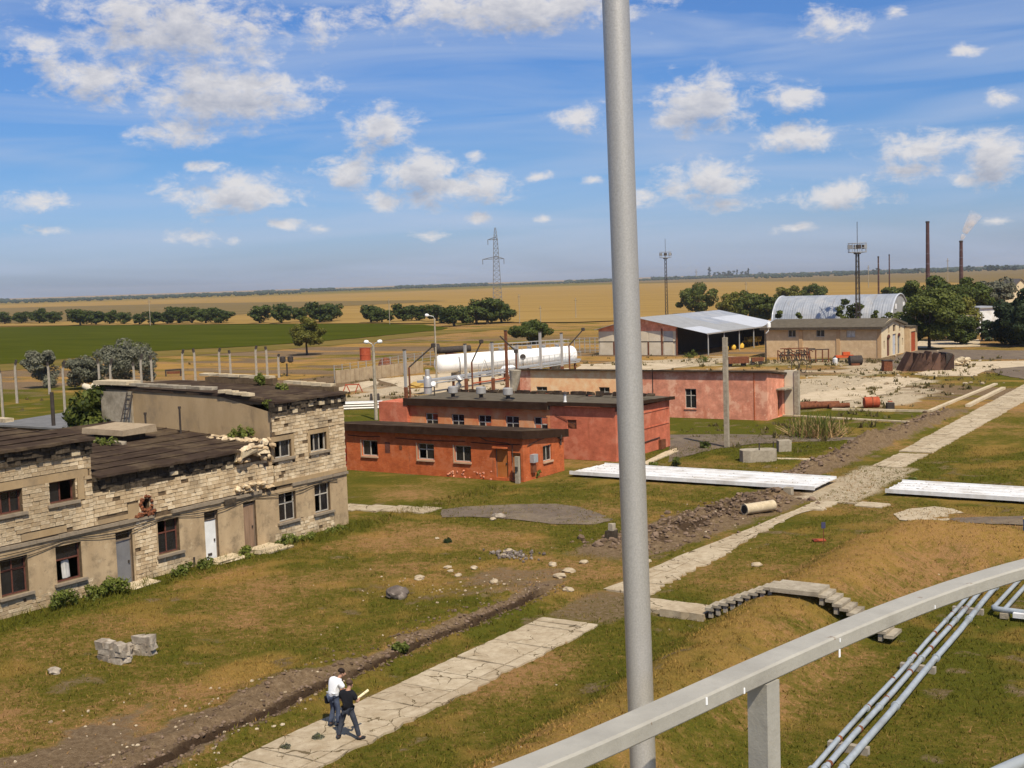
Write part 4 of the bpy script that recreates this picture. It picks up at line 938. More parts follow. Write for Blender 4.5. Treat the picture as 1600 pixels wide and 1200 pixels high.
    def coping(x0, x1, y0, y1, z0, z1, n=6, mat='coping'):
        for i in range(n):
            a, b = x0 + (x1 - x0) * i / n, x0 + (x1 - x0) * (i + 1) / n; zz = z0 + (z1 - z0) * (i + .5) / n
            if rnd.random() < .06: continue
            MB().cbox(((a + b) / 2, (y0 + y1) / 2 + rnd.uniform(-.03, .03), zz), (abs(b - a) - .03, y1 - y0, .16), jit=.02, rnd=rnd).build('coping_stone', M[mat], T)
    coping(-47.3, -50.2, 47.98, 48.45, 7.86, 8.08, 5); coping(-50.6, -59.8, 48.0, 48.4, 8.2, 8.35, 9, 'conc')
    coping(-47.0, -50.6, 53.55, 54.0, 7.95, 8.1, 5); coping(-51.6, -57.5, 53.5, 53.95, 8.35, 8.45, 7)
    coping(-52.0, -58.6, 36.1, 36.6, 7.72, 7.86, 5)
    m = MB(); m.box(-60.3, -57.4, 47.85, 48.9, 8.28, 8.5); m.build('roof_slab', M['coping'], T)
    m = MB(); m.box(-51.4, -57, 53.5, 53.9, 7.95, 8.3); m.build('parapet', M['mortar'], T)
    m = MB(); m.box(-46.7, -50.4, 53.5, 53.9, 7.6, 7.88); m.build('parapet', M['mortar'], T)
    m = MB(); m.box(-47.2, -50.2, 48.18, 48.4, 7.4, 7.78); m.build('parapet', M['mortar'], T)
    m = MB()   # rear parapet of the near roof
    m.box(-59.3, -58.9, 22, 36.4, 7.0, 7.75); m.build('parapet', M['mortar'], T)
    for i in range(12): MB().cbox((-59.1, 22.6 + i * 1.2, 7.83), (.5, 1.15, .14), jit=.02, rnd=rnd).build('coping_stone', M['coping'], T)
    # ventilation block on the middle roof
    m = MB(); m.box(-55.0, -52.7, 43.5, 45.0, 5.6, 6.15); m.build('vent_block', M['eave'], T)
    m = MB(); m.cbox((-53.85, 44.25, 6.3), (3.3, 2.2, .34), jit=.05, rnd=rnd); m.build('vent_slab', M['sillp2'], T)
    m = MB(); m.cbox((-53.2, 42.9, 5.80), (2.6, .3, .2), jit=.04, rnd=rnd); m.build('kerb_stone', M['conc'], T)
    for (px, py, h) in ((228, 668, .85), (282, 669, 1.2)):
        p = PY_(px, py, 47.3)
        MB().tube([p - V(0,0,.3), p + V(0, 0, h - .12), p + V(0, 0, h - .12)], .055, 8).tube([p + V(0,0,h - .12), p + V(0, 0, h)], .085, 8).build('flue_pipe', M['darkmet'], T)
    p = PY_(83, 652, 37.6); MB().tube([p - V(0,0,.4), p + V(0, 0, 1.2)], .09, 8).build('flue_pipe', M['darkmet'], T)
    # ladder against the side wall
    a0, a1 = PY_(187, 668, 47.0), PY_(199, 611, 48.05); b0, b1 = PY_(194, 668, 47.0), PY_(207, 611, 48.05); b0 = a0 + V(.42, 0, 0); b1 = a1 + V(.42, 0, 0); m = MB()
    m.tube([a0, a1], .045, 6).tube([b0, b1], .045, 6)
    for i in range(1, 8): m.tube([a0.lerp(a1, i / 8), b0.lerp(b1, i / 8)], .03, 6)
    m.build('ladder', M['darkmet'], T)
    # windows: dark panes, some broken out
    S = (.16, .13, .16, 'sillc'); S2 = (.2, .12, .16, 'sillc')
    for i, o in enumerate(up[:3]): window(fr, T, *o, mull=(1, 2, 1)[i], mats=('redwood', 'glass'), inset=.2, sill=S, gap=((0,), (), (1,))[i])
    for i, o in enumerate(lo[:3]):
        w_ = window(fr, T, *o, mull=(1, 1, 0)[i], transom=1.98 if i < 2 else 1.9, mats=('redwood', 'glass'), inset=.18, sill=S2, gap=((), (), (0,))[i])
        if i == 1:
            m = MB(); n = 9
            for k in range(n): m.poly([fr.p(31.62 + k * .125, -.21 - .03 * (k % 2), 1.02), fr.p(31.62 + (k + 1) * .125, -.21 - .03 * ((k + 1) % 2), 1.02), fr.p(31.62 + (k + 1) * .125, -.21 - .03 * ((k + 1) % 2), 1.9), fr.p(31.62 + k * .125, -.21 - .03 * (k % 2), 1.9)])
            m.build('curtain', M['curtain'], w_)
        if i == 2:
            m = MB(); n = 8
            for k in range(n):
                f = lambda e: (34.8 + .35 * e / n + .12 * math.sin(e * 1.9), -.3 + .05 * math.sin(e * 2.3))
                a, b = f(k), f(k + 1); m.poly([fr.p(a[0], a[1], 1.0), fr.p(b[0], b[1], 1.02), fr.p(b[0] - .05, b[1], 1.82 - .05 * (k % 3)), fr.p(a[0] - .05, a[1], 1.8)])
            m.build('curtain', M['curtain'], w_)
    window(fr, T, *lo[4], mull=1, transom=2.0, mats=('redwood', 'glass'), inset=.2, sill=S2, gap=(1,))
    window(fr, T, *lo[7], mull=1, transom=2.02, inset=.16, sill=S2, gap=(3,)); window(fr, T, *lo[8], mull=1, transom=2.05, inset=.16, sill=S2, gap=(0,))
    window(fr, T, *up[3], mull=1, inset=.14, sill=S, gap=(0,)); window(fr, T, *up[4], mull=2, inset=.14, sill=S, gap=(0, 2), fw=.055)
    for (o, h) in ((lo[8], .9), (lo[7], .8)):
        m = MB(); n = 5
        for k in range(n): m.poly([fr.p(o[1] - .42 + .28 * k / n, -.26 - .04 * (k % 2), 1.1), fr.p(o[1] - .42 + .28 * (k + 1) / n, -.26 - .04 * ((k + 1) % 2), 1.1), fr.p(o[1] - .16 + .1 * (k + 1) / n, -.26 - .04 * ((k + 1) % 2), 1.1 + h), fr.p(o[1] - .16 + .1 * k / n, -.26 - .04 * (k % 2), 1.1 + h)])
        m.build('curtain', M['curtain'], T)
    door(fr, T, *lo[3], 'greydoor', transom=2.15, label='grey metal door below a dark transom'); door(fr, T, *lo[5], 'whitedoor', transom=2.1, label='white panelled door', fmat='wood')
    door(fr, T, *lo[6], 'browndoor', transom=2.42, planks=5, label='brown plank door')
    MB().box(43.25, 43.5, -.13, -.10, .3, .42, 0, fr).build('door_vent', M['darkmet'], T)
    # door steps of pale stone
    for (y0, y1, o, z) in ((37.6, 39.2, 1.0, .10), (42.9, 44.7, .95, .16), (45.6, 47.4, 1.1, .2)):
        m = MB(); m.cbox((X0 + o / 2 + .02, (y0 + y1) / 2, z / 2), (o, y1 - y0, z), jit=.05, rnd=rnd)
        if z > .18: m.cbox((X0 + o + .22, (y0 + y1) / 2 + .3, .05), (.4, y1 - y0, .1), jit=.03, rnd=rnd)
        m.build('doorstep', M['coping'], T)
    # fallen masonry where the low eave meets the tower
    m = MB()
    for _ in range(75):
        y = rnd.uniform(45.2, 47.85); z = 4.75 + rnd.random() ** 1.6 * .75 if rnd.random() < .6 else rnd.uniform(3.05, 3.5)
        m.rock((X0 + rnd.uniform(-.3, .22 if z < 4 else .4), y, z), (rnd.uniform(.08, .24), rnd.uniform(.1, .26), rnd.uniform(.07, .17)), rnd.random(), 0)
    for _ in range(60): m.rock((rnd.uniform(-51, -46.5), 47.9 - rnd.random() ** 2 * .7, 5.45 + rnd.uniform(0, .15)), (rnd.uniform(.08, .28), rnd.uniform(.1, .24), rnd.uniform(.06, .2)), rnd.random(), 0)
    m.build('broken_masonry', M['stone'], T, kind='stuff')
    m = MB(); m.cbox((X0 + .12, 45.9, 5.22), (.8, 1.1, .3), tilt=.1, jit=.08, rnd=rnd); m.cbox((X0 + .18, 46.9, 5.12), (.55, .7, .28), jit=.08, rnd=rnd); m.cbox((X0 + .1, 45.35, 5.0), (.4, .35, .5), jit=.08, rnd=rnd)
    m.build('broken_cornice', M['coping'], T)
    m = MB()
    for _ in range(26):
        a = rnd.uniform(0, 6.28); m.rock(fr.p(39.42 + .34 * math.cos(a), .03, 3.62 + .34 * math.sin(a)), (.09, .14, .1), rnd.random(), 0)
    for _ in range(16): m.rock(fr.p(39.3 + rnd.uniform(-.6, .7), .08, 3.1 + rnd.uniform(-.05, .12)), (.09, .14, .09), rnd.random(), 0)
    m.build('broken_vent', M['rust'], T, kind='stuff')
    for (za, zb, sag) in ((2.84, 2.8, .12), (2.74, 2.78, .3)):
        m = MB(); n = 30
        m.tube([fr.p(24 + 29 * i / n, .10 + .03 * math.sin(i), za + (zb - za) * i / n - sag * abs(math.sin(i * .55))) for i in range(n + 1)], .016, 5); m.build('cable', M['cable'], T)
    m = MB(); m.box(44.3, 45.1, .03, .16, 2.72, 2.98, 0, fr); m.build('signal_box', M['eave'], T)
    for k, (y, h) in enumerate(((42.1, 1.3),)):
        MB().tube([fr.p(y, .12, .0), fr.p(y, .12, .5)], .05, 6).build('drain_pipe', M['darkmet'], T)
def PY_(px, py, Y): d = pix_dir(px, py); return EYE + d * (Y / d.y)
def PX_(px, py, X): d = pix_dir(px, py); return EYE + d * (X / d.x)
build_ruin()

# grey-roofed shed further back behind the stone building
def build_outbuilding():
    T = thing('outbuilding', 'low grey-roofed outbuilding behind the stone building', 'building', (-82, 66, 0))
    m = MB(); m.box(-92, -74, 63, 71.6, 0, 3.0); m.build('wall', M['mortar'], T)
    m = MB(); m.hexa([(-92.3,62.6,3.0),(-73.6,62.6,3.0),(-73.6,72,3.0),(-92.3,72,3.0),(-92.3,62.6,3.15),(-73.6,62.6,3.15),(-73.6,72,3.4),(-92.3,72,3.4)]); m.build('roof', M['slate'], T)
M['slate'] = nmat('grey_slate_sheets', pair((.15,.145,.14), .2), 1, .9, .2)
build_outbuilding()

def simple_roof(T, pts, th, mat, name='roof'):
    m = MB(); m.poly(pts); n = len(pts)
    m.poly([(a[0], a[1], a[2] - th) for a in pts][::-1])
    for i in range(n):
        a, b = pts[i], pts[(i + 1) % n]; m.poly([a, b, (b[0], b[1], b[2] - th), (a[0], a[1], a[2] - th)])
    return m.build(name, M[mat], T)

M['peel2'] = nmat('patchy_hall_render', [(.35,(.50,.13,.06)), (.5,(.56,.22,.09)), (.62,(.58,.30,.16))], .7, .95, .25, 10)
# ------------------------------------------------------------------ low red brick annex
def build_low_red():
    T = thing('brick_annex', 'low orange-red brick building with tarred flat roof beside the grass', 'building', (-53, 72, 0)); rnd = random.Random(6)
    fr = Fr((0, 70.1, 0), (1, 0, 0), (0, -1, 0)); fs = Fr((-44.8, 0, 0), (0, 1, 0), (1, 0, 0))
    ops = [(-58.78, -57.3, 1.15, 2.3), (-53.67, -52.22, 1.13, 2.28), (-50.45, -49.05, 1.13, 2.26), (-47.05, -46.02, .2, 2.2), (-45.75, -45.0, .1, 1.95), (-60.95, -60.25, .3, 2.05)]
    so = [(72.66, 73.85, 1.02, 2.11)]
    m = MB(); m.wall(fr, -62, -44.8, 0, 3.05, ops, .22); m.wall(fs, 70.1, 75.5, 0, 2.45, so, .22); m.poly([fs.p(70.1, 0, 2.45), fs.p(75.5, 0, 2.45), fs.p(70.1, 0, 3.0)])
    m.poly([(-62,75.5,0),(-44.8,75.5,0),(-44.8,75.5,2.4),(-62,75.5,2.4)]); m.poly([(-62,70.1,0),(-62,75.5,0),(-62,75.5,2.4),(-62,70.1,3)])
    m.build('wall', M['brick'], T)
    simple_roof(T, [(-62.2, 69.75, 3.5), (-44.6, 69.75, 3.46), (-44.6, 75.8, 2.92), (-62.2, 75.8, 2.96)], .48, 'felt')
    m = MB(); m.box(-62.2, -44.56, 69.70, 69.742, 2.98, 3.5); m.hexa([(-44.59,69.745,2.95),(-44.54,69.745,2.95),(-44.54,75.8,2.4),(-44.59,75.8,2.4),(-44.59,69.745,3.5),(-44.54,69.745,3.5),(-44.54,75.8,2.96),(-44.59,75.8,2.96)]); m.build('roof_edge', M['fascia'], T)
    S = (.12, .12, .04, 'palepl')
    for i, o in enumerate(ops[:3]): window(fr, T, *o, mull=1, transom=1.85 if i == 1 else None, inset=.12, sill=S, gap=((1,), (0,), ())[i], fw=.07)
    window(fs, T, *so[0], mull=1, inset=.12, sill=S, fw=.06)
    door(fr, T, *ops[3], 'orangedoor', transom=None, label='rust-orange plank door', planks=4); door(fr, T, *ops[4], 'orangedoor', label='narrow ochre door beside the meter post'); door(fr, T, *ops[5], 'reddoor', label='bright red door')
    for o in ops[:3]:
        m = MB(); a, b, c, d = o
        m.box(a - .12, a, 0, .02, c - .02, d + .02, 0, fr); m.build('window_surround', M['palepl'], T)
    MB().box(-47.1, -45.95, 0, .3, 2.24, 2.34, 0, fr).build('door_hood', M['brick'], T)
    MB().box(-56.6, -56.15, 0, .02, 1.45, 2.22, 0, fr).build('bricked_niche', M['redwood'], T)
    MB().box(-55.3, -55.05, 0, .03, 1.75, 2.05, 0, fr).build('junction_box', M['rust'], T)
    for k, (z, x0, x1) in enumerate(((2.62, -60, -57.0), (2.58, -55.6, -49.5), (2.55, -49, -45))):
        m = MB(); n = 10; m.tube([fr.p(x0 + (x1 - x0) * i / n, .05, z - .06 * math.sin(i * PI / n)) for i in range(n + 1)], .025, 5); m.build('cable', M['cable'], T)
    m = MB(); m.tube([fr.p(-49.2, .35, 3.45), fr.p(-47.6, .18, 2.72), fr.p(-46, .08, 2.6), fr.p(-45.6, .07, 2.5), fr.p(-45.6, .07, 1.3)], .03, 6); m.build('conduit', M['darkmet'], T)
    m = MB(); m.tube([fs.p(70.6, .06, 2.4), fs.p(72, .06, 2.6), fs.p(74.5, .06, 2.75)], .025, 5); m.tube([fs.p(74.9, .12, 1.9), fs.p(74.9, .12, 2.6)], .06, 6); m.build('conduit', M['darkmet'], T)
    m = MB(); m.lathe(fs.p(74.8, .12, 2.35), [(.03, 0), (.16, .05), (.16, .3), (.05, .36)], 10); m.build('wall_lamp', M['darkmet'], T)
    MB().box(70.95, 71.5, 0, .32, 1.2, 1.75, 0, fs).build('meter_box', M['steel'], T); MB().box(71.0, 71.45, 0, .2, .5, 1.0, 0, fs).build('meter_box', M['rust'], T)
    m = MB()
    for _ in range(20): m.rock(fr.p(rnd.uniform(-51, -47.3), rnd.uniform(-.04, .0), rnd.random() ** 1.7 * .6), (.15, .05, .08), rnd.random(), 0)
    m.build('crumbled_brick', M['brick3'], T, kind='stuff')
    P = thing('meter_post', 'short grey concrete post with box in front of the red annex', 'post', (-44.95, 69.6, 0))
    MB().cbox((-44.95, 69.6, .9), (.3, .22, 1.8), jit=.01).build('post', M['conc'], P); MB().cbox((-44.95, 69.46, 1.0), (.2, .12, .28)).build('box', M['darkmet'], P)
build_low_red()

# ------------------------------------------------------------------ taller red hall behind it
def build_tall_red():
    T = thing('brick_hall', 'taller red brick hall with roof ventilators behind the low annex', 'building', (-52, 84, 0)); Y0 = 80.5
    fr = Fr((0, Y0, 0), (1, 0, 0), (0, -1, 0)); fs = Fr((-43.3, 0, 0), (0, 1, 0), (1, 0, 0))
    k = Y0 / 80.0
    ops = [(-60.7 + i * 2.58, -59.45 + i * 2.58, 1.9, 3.12) for i in range(5)]; sq = (-47.4, -46.6, 2.3, 3.0)
    m = MB(); m.wall(fr, -63.3, -48.9, 0, 3.75, ops, .22); m.build('wall', M['peel2'], T)
    m = MB(); m.wall(fr, -48.9, -43.3, 0, 4.0, [sq], .2); m.wall(fs, Y0, 89.6, 0, 3.7, [], .2)
    m.poly([(-63.3,89.6,0),(-43.3,89.6,0),(-43.3,89.6,4),(-63.3,89.6,4)]); m.poly([(-63.3,Y0,0),(-63.3,89.6,0),(-63.3,89.6,4),(-63.3,Y0,4)]); m.build('wall', M['brick2'], T)
    m = MB(); m.box(-65.2, -62.3, Y0 - .35, Y0 + 2.4, 0, 3.95); m.build('stair_wall', M['brick2'], T, label='pink brick pier at the end of the hall')
    simple_roof(T, [(-62.6, Y0 - .35, 4.25), (-48.9, Y0 - .35, 4.22), (-48.9, 86.5, 4.28), (-62.6, 86.5, 4.3)], .5, 'felt2')
    simple_roof(T, [(-48.88, Y0 - .3, 4.32), (-43.0, Y0 - .3, 4.3), (-43.0, 89.9, 3.95), (-48.88, 89.9, 4.1)], .22, 'felt2')
    m = MB(); m.box(-62.62, -48.9, Y0 - .40, Y0 - .34, 3.72, 4.3); m.box(-48.9, -42.96, Y0 - .35, Y0 - .3, 4.06, 4.35); m.hexa([(-43.0,Y0-.34,4.05),(-42.94,Y0-.34,4.05),(-42.94,89.9,3.72),(-43.0,89.9,3.72),(-43.0,Y0-.34,4.32),(-42.94,Y0-.34,4.32),(-42.94,89.9,3.97),(-43.0,89.9,3.97)]); m.build('roof_edge', M['fascia'], T)
    m = MB(); rnd = random.Random(9)
    for i in range(26): m.cbox((-62.2 + i * .76, 86.2 + rnd.uniform(-.1, .1) - (.0), 4.42), (.6, .3, rnd.uniform(.15, .34)), jit=.05, rnd=rnd)
    m.build('parapet', M['felt'], T)
    for i, o in enumerate(ops): window(fr, T, *o, mull=1, transom=2.55, inset=.12, gap=((3,), (), (2,), (), (0, 3))[i], fw=.08)
    MB().box(sq[0], sq[1], -.16, -.1, sq[2], sq[3], 0, fr).build('shutter', M['rust'], T)
    for z in (1.9, 3.1): MB().box(81, 89.4, 0, .05, z, z + .07, 0, fs).build('ledge', M['brick2'], T)
    m = MB(); m.tube([fs.p(83.5, .06, .85), fs.p(87.6, .06, .95), fs.p(87.7, .06, .5)], .035, 6); m.build('conduit', M['darkmet'], T)
    MB().box(87.5, 88.3, 0, .25, 0, .75, 0, fs).build('meter_box', M['rust'], T)
    m = MB(); m.tube([fr.p(-48.4, .05, 3.35), fr.p(-47.5, .05, 3.0), fr.p(-46.6, .06, 2.6)], .02, 5); m.build('cable', M['cable'], T)
    # ventilators on the roof
    for i, (px, py) in enumerate(((708, 622), (752, 623), (794, 625))):
        b = at(px, py, 4.27); V_ = thing('roof_ventilator', ('pale drum ventilator with elbow duct, leftmost on the red hall roof', 'pale drum ventilator in the middle of the red hall roof', 'pale drum ventilator with tall tilted cone, nearest the long red building')[i], 'ventilator', b, 'drum ventilators on the red hall roof')
        m = MB(); m.lathe(b, [(.42, 0), (.3, .05), (.16, .1), (.16, .36)], 12); m.build('base', M['darkmet'], V_, True)
        m = MB(); m.lathe(b + V(0, 0, .34), [(.16, 0), (.36, .06), (.40, .1), (.40, .56), (.34, .61), (.15, .63)], 16); m.build('drum', M['galv'], V_, True)
        if i == 0:
            m = MB(); m.tube([b + V(.1, .4, .75), b + V(.3, .5, 1.1), b + V(.4, .5, 1.4), b + V(.2, .6, 1.6)], [.2, .24, .26, .28], 12); m.build('elbow', M['galv'], V_, True)
        if i == 2:
            m = MB(); m.tube([b + V(.2, .5, .7), b + V(.3, .6, 1.5), b + V(.35, .6, 2.3)], [.25, .38, .48], 14); m.build('cone', M['conc'], V_, True)
    b = at(669, 615, 4.27); V_ = thing('roof_flue', 'grey cylindrical flue at the left end of the red hall roof', 'flue', b)
    m = MB(); m.lathe(b, [(.34, 0), (.34, 1.3), (.3, 1.4), (.2, 1.5), (.2, 2.0), (.14, 2.05)], 14); m.build('duct', M['galv'], V_, True); MB().lathe(b + V(0, 0, .5), [(.36, 0), (.36, .07)], 14).build('band', M['darkmet'], V_)
    b = at(883, 628, 4.3); V_ = thing('roof_vent', 'small white vent pipe on the red hall roof', 'vent', b)
    m = MB(); m.lathe(b, [(.14, 0), (.1, .1), (.1, .6)], 8); m.build('pipe', M['white'], V_); MB().lathe(b + V(0, 0, .6), [(.2, 0), (.2, .06), (.02, .2)], 8).build('cap', M['darkmet'], V_)
    b = at(679, 618, 4.27); V_ = thing('roof_lamp', 'white round floodlight on a stub at the roof corner of the red hall', 'lamp', b)
    MB().tube([b, b + V(0, 0, .7)], .05, 6).build('stub', M['darkmet'], V_); MB().lathe(b + V(0, -.1, .95), [(.05, 0), (.19, .08), (.23, .16), (.19, .22)], 12, axis=(.5, -.8, .2)).build('shade', M['lamp'], V_, True)
    sheet('kerb', [(1005, 722), (1040, 705), (1056, 700), (1060, 704), (1030, 716), (1010, 726)], .1, M['coping'], .05, 3, thick=.12)
build_tall_red()

# ------------------------------------------------------------------ long salmon building at the back
def build_back_red():
    T = thing('brick_store', 'long salmon red rendered building with peeling orange wall and one dark window', 'building', (-55, 111, 0)); Y0 = 108
    fr = Fr((0, Y0, 0), (1, 0, 0), (0, -1, 0)); fs = Fr((-42.3, 0, 0), (0, 1, 0), (1, 0, 0))
    a = [(-67.15, -65.85, 1.8, 2.7), (-59.85, -58.65, 1.75, 2.78)]; b = [(-50.55, -49.37, .93, 2.8)]
    m = MB(); m.wall(fr, -67.8, -57.2, 0, 4.4, a, .2); m.build('wall', M['peel'], T, label='orange wall with peeled render')
    m = MB(); m.wall(fr, -69.1, -67.8, 0, 4.4, [], .2); m.wall(fr, -57.2, -42.3, 0, 4.4, b, .2)
    so = [(110.6, 111.7, .05, 2.5)]
    m.wall(fs, Y0, 113.5, 0, 3.75, so, .4); m.poly([fs.p(Y0, 0, 3.75), fs.p(113.5, 0, 3.75), fs.p(Y0, 0, 4.4)])
    m.poly([(-69.1,113.5,0),(-42.3,113.5,0),(-42.3,113.5,3.75),(-69.1,113.5,3.75)]); m.poly([(-69.1,Y0,0),(-69.1,113.5,0),(-69.1,113.5,3.75),(-69.1,Y0,4.4)]); m.build('wall', M['brick3'], T)
    simple_roof(T, [(-69.5, Y0 - .35, 4.55), (-42.0, Y0 - .35, 4.62), (-42.0, 113.8, 3.95), (-69.5, 113.8, 3.9)], .16, 'felt')
    MB().box(-53.95, -53.87, 0, .03, 0, 4.38, 0, fr).build('joint_pipe', M['darkmet'], T)
    MB().box(-43.6, -43.52, 0, .04, 0, 4.38, 0, fr).build('joint_pipe', M['brick'], T)
    for o in a: window(fr, T, *o, mull=1, transom=2.3, inset=.12, fw=.06)
    window(fr, T, *b[0], mull=1, transom=2.15, inset=.12, fw=.07, sill=(.08, .1, .06, 'brick3'), gap=(3,))
    door(fs, T, *so[0], 'orangedoor', inset=.3); MB().box(110.2, 112.2, 0, .9, 2.62, 2.74, 0, fs).build('door_canopy', M['conc'], T)
    W = thing('wing_wall', 'tall pale plastered wing wall at the end of the salmon building', 'wall', (-41.6, 112.6, 0))
    MB().box(-42.27, -41.3, 112.3, 112.6, 0, 4.3).build('panel', M['panel'], W); MB().box(-41.3, -40.9, 112.2, 112.7, 0, 4.25).build('post', M['conc'], W)
build_back_red()
# ------------------------------------------------------------------ open shed with gabled zinc roof
def corr_roof(T, A, B, C_, D, n, mat, amp=.05, th=.06, label=None, name='roof'):
    """corrugated sheet: A-B is the ridge edge, D-C the eave edge; ribs run from ridge to eave"""
    A, B, C_, D = map(Vector, (A, B, C_, D)); nr = (B - A).cross(D - A).normalized()
    if nr.z < 0: nr = -nr
    m = MB(); base = len(m.v)
    for i in range(n + 1):
        o = nr * (amp if i % 2 else 0); m.v += [tuple(A.lerp(B, i / n) + o), tuple(D.lerp(C_, i / n) + o)]
    for i in range(n): m.f.append((base + 2 * i, base + 2 * i + 1, base + 2 * i + 3, base + 2 * i + 2)); m.m.append(0)
    m.poly([A - nr * th, B - nr * th, C_ - nr * th, D - nr * th]); m.poly([D, C_, C_ - nr * th, D - nr * th]); m.poly([A, D, D - nr * th, A - nr * th]); m.poly([B, C_, C_ - nr * th, B - nr * th])
    return m.build(name, M[mat], T, label=label)
def build_shed():
    Y0, Y1 = 193.5, 228; xl, xo, xr = -107, -91.8, -86.3; xr_, zr, ze = -98.9, 6.45, 3.75
    T = thing('open_shed', 'open-sided shed with wide low zinc roof and pale panelled end wall', 'shed', (-96, 205, 0))
    fr = Fr((0, Y0, 0), (1, 0, 0), (0, -1, 0))
    sl = (zr - ze) / (xr - xr_)
    m = MB(); m.poly([fr.p(xl, 0, 4.15), fr.p(xo, 0, 4.15), fr.p(xo, 0, zr - sl * (xo - xr_)), fr.p(xr_, 0, zr - .05), fr.p(xl, 0, 4.55)]); m.build('gable_wall', M['brick3'], T)
    m = MB(); m.wall(fr, xl, xo, 0, 4.15, []); m.poly([(xl,Y0,0),(xl,Y1,0),(xl,Y1,4.5),(xl,Y0,4.5)]); m.poly([(xl,Y1,0),(xo,Y1,0),(xo,Y1,4.5),(xl,Y1,4.5)]); m.poly([(xo-.01,Y0,0),(xo-.01,Y0+.2,0),(xo-.01,Y0+.2,4.8),(xo-.01,Y0,4.8)]); m.build('wall', M['panel'], T)
    m = MB(); m.box(xo - 2.6, xo - 2.3, Y0 + .3, Y1, 0, 4.7); m.box(xo - 2.2, xr - .2, Y1 - .3, Y1, 0, 3.4); m.build('inner_wall', M['darkmet'], T)  # inner walls coloured dark to stand in for the shade inside
    x = xl + .25
    for w_ in (2.9, 3.9, 2.9, 2.8, 2.0):
        MB().box(x, min(x + w_ - .25, xo), 0, .09, .05, 1.95 + .3, 0, fr).build('panel', M['panel'], T); MB().box(x, min(x + w_ - .25, xo), 0, .06, 2.42, 4.12, 0, fr).build('panel', M['zincdull'] if w_ < 2.2 else M['panel'], T); x += w_
    m = MB(); m.box(xl, xo, 0, .12, 2.28, 2.40, 0, fr); m.build('rail', M['darkmet'], T)
    for x in (-103.9, -100.0, -97.2, -94.6, xo): MB().box(x - .12, x + .12, .0, .16, 0, (2.3 if x in (-103.9, -97.2) else 4.6), 0, fr).build('post', M['rust'], T)
    for i in range(6):
        y = Y0 + .3 + i * 6.7; MB().tube([(xr + .1, y, 0), (xr + .1, y, ze - .05)], .11, 8).build('post', M['zincdull'], T)
    # roof of separate sheets, some dull and some bright
    n = 5
    for i in range(n):
        ya, yb = Y0 - .9 + (Y1 + 1 - Y0) * i / n, Y0 - .9 + (Y1 + 1 - Y0) * (i + 1) / n
        for k in range(3):
            xa, xb = xr_ + (xr + .5 - xr_) * k / 3, xr_ + (xr + .5 - xr_) * (k + 1) / 3; za, zb = zr - sl * (xa - xr_) + .1, zr - sl * (xb - xr_) + .1
            mt = 'zincpale' if (i, k) in ((0, 2), (3, 1), (3, 2), (4, 2), (4, 1)) else ('zincdull' if (i, k) in ((1, 2), (2, 2), (0, 0), (0, 1), (1, 0), (1, 1)) else 'zinc')
            corr_roof(T, (xa, ya, za), (xa, yb - .02, za), (xb, yb - .02, zb), (xb, ya, zb), 18, mat=mt, name='roof_sheet')
    corr_roof(T, (xr_ - .02, Y0 - .9, zr + .1), (xr_ - .02, Y1 + .1, zr + .1), (xl - .4, Y1 + .1, 4.5), (xl - .4, Y0 - .9, 4.5), 40, 'zincdull', name='roof_sheet')
    MB().box(xr + .45, xr + .52, Y0 - .9, Y1 + .1, ze - .2, ze + .0).build('eave_beam', M['galv'], T)
    # yellow machinery and dull drums under the roof
    rnd = random.Random(4)
    for i, (px, py, s) in enumerate(((1133, 549, 1.0), (1146, 547, .8), (1158, 545, .9), (1170, 541, 1.5), (1178, 540, 1.3))):
        b = at(px, py, 0); W = thing('farm_machine', ('yellow drum nearest the front of the open shed', 'small yellow hopper second from the front of the shed', 'yellow hopper in the middle of the shed side', 'large yellow tined cultivator near the back of the shed', 'yellow spiked harrow at the back of the shed')[i], 'machine', b, 'yellow machines at the shed')
        if i < 3:
            m = MB(); m.lathe(b, [(s * .45, .05), (s * .6, .2), (s * .6, s * .8), (s * .35, s * 1.15), (s * .1, s * 1.2)], 12); m.build('hopper', M['yellow'], W, True)
            m = MB()
            for a in (0, 2.1, 4.2): m.tube([b + V(math.cos(a) * s * .6, math.sin(a) * s * .6, 0), b + V(math.cos(a) * s * .5, math.sin(a) * s * .5, s * .7)], .06, 5)
            m.build('leg', M['darkmet'], W)
        else:
            m = MB(); m.cbox(b + V(0, 0, .9), (s * 1.6, .25, .25)); m.cbox(b + V(0, .8, .9), (s * 1.6, .25, .25)); m.cbox(b + V(0, .4, 1.1), (.3, 1.8, .3)); m.build('beam', M['yellow'], W)
            m = MB()
            for k in range(9):
                x = (k / 8 - .5) * s * 1.6; m.tube([b + V(x, 0, 1), b + V(x, -.3, .5), b + V(x, .1, 0)], .05, 5); m.tube([b + V(x, .8, 1), b + V(x + .1, .9, 1.7)], .05, 5)
            m.build('tine', M['yellow'], W)
            for sx in (-1, 1): MB().lathe(b + V(sx * s * .6, -.1, .4), [(.4, -.1), (.4, .1)], 12, axis=(1, 0, 0)).build('wheel', M['darkmet'], W)
build_shed()

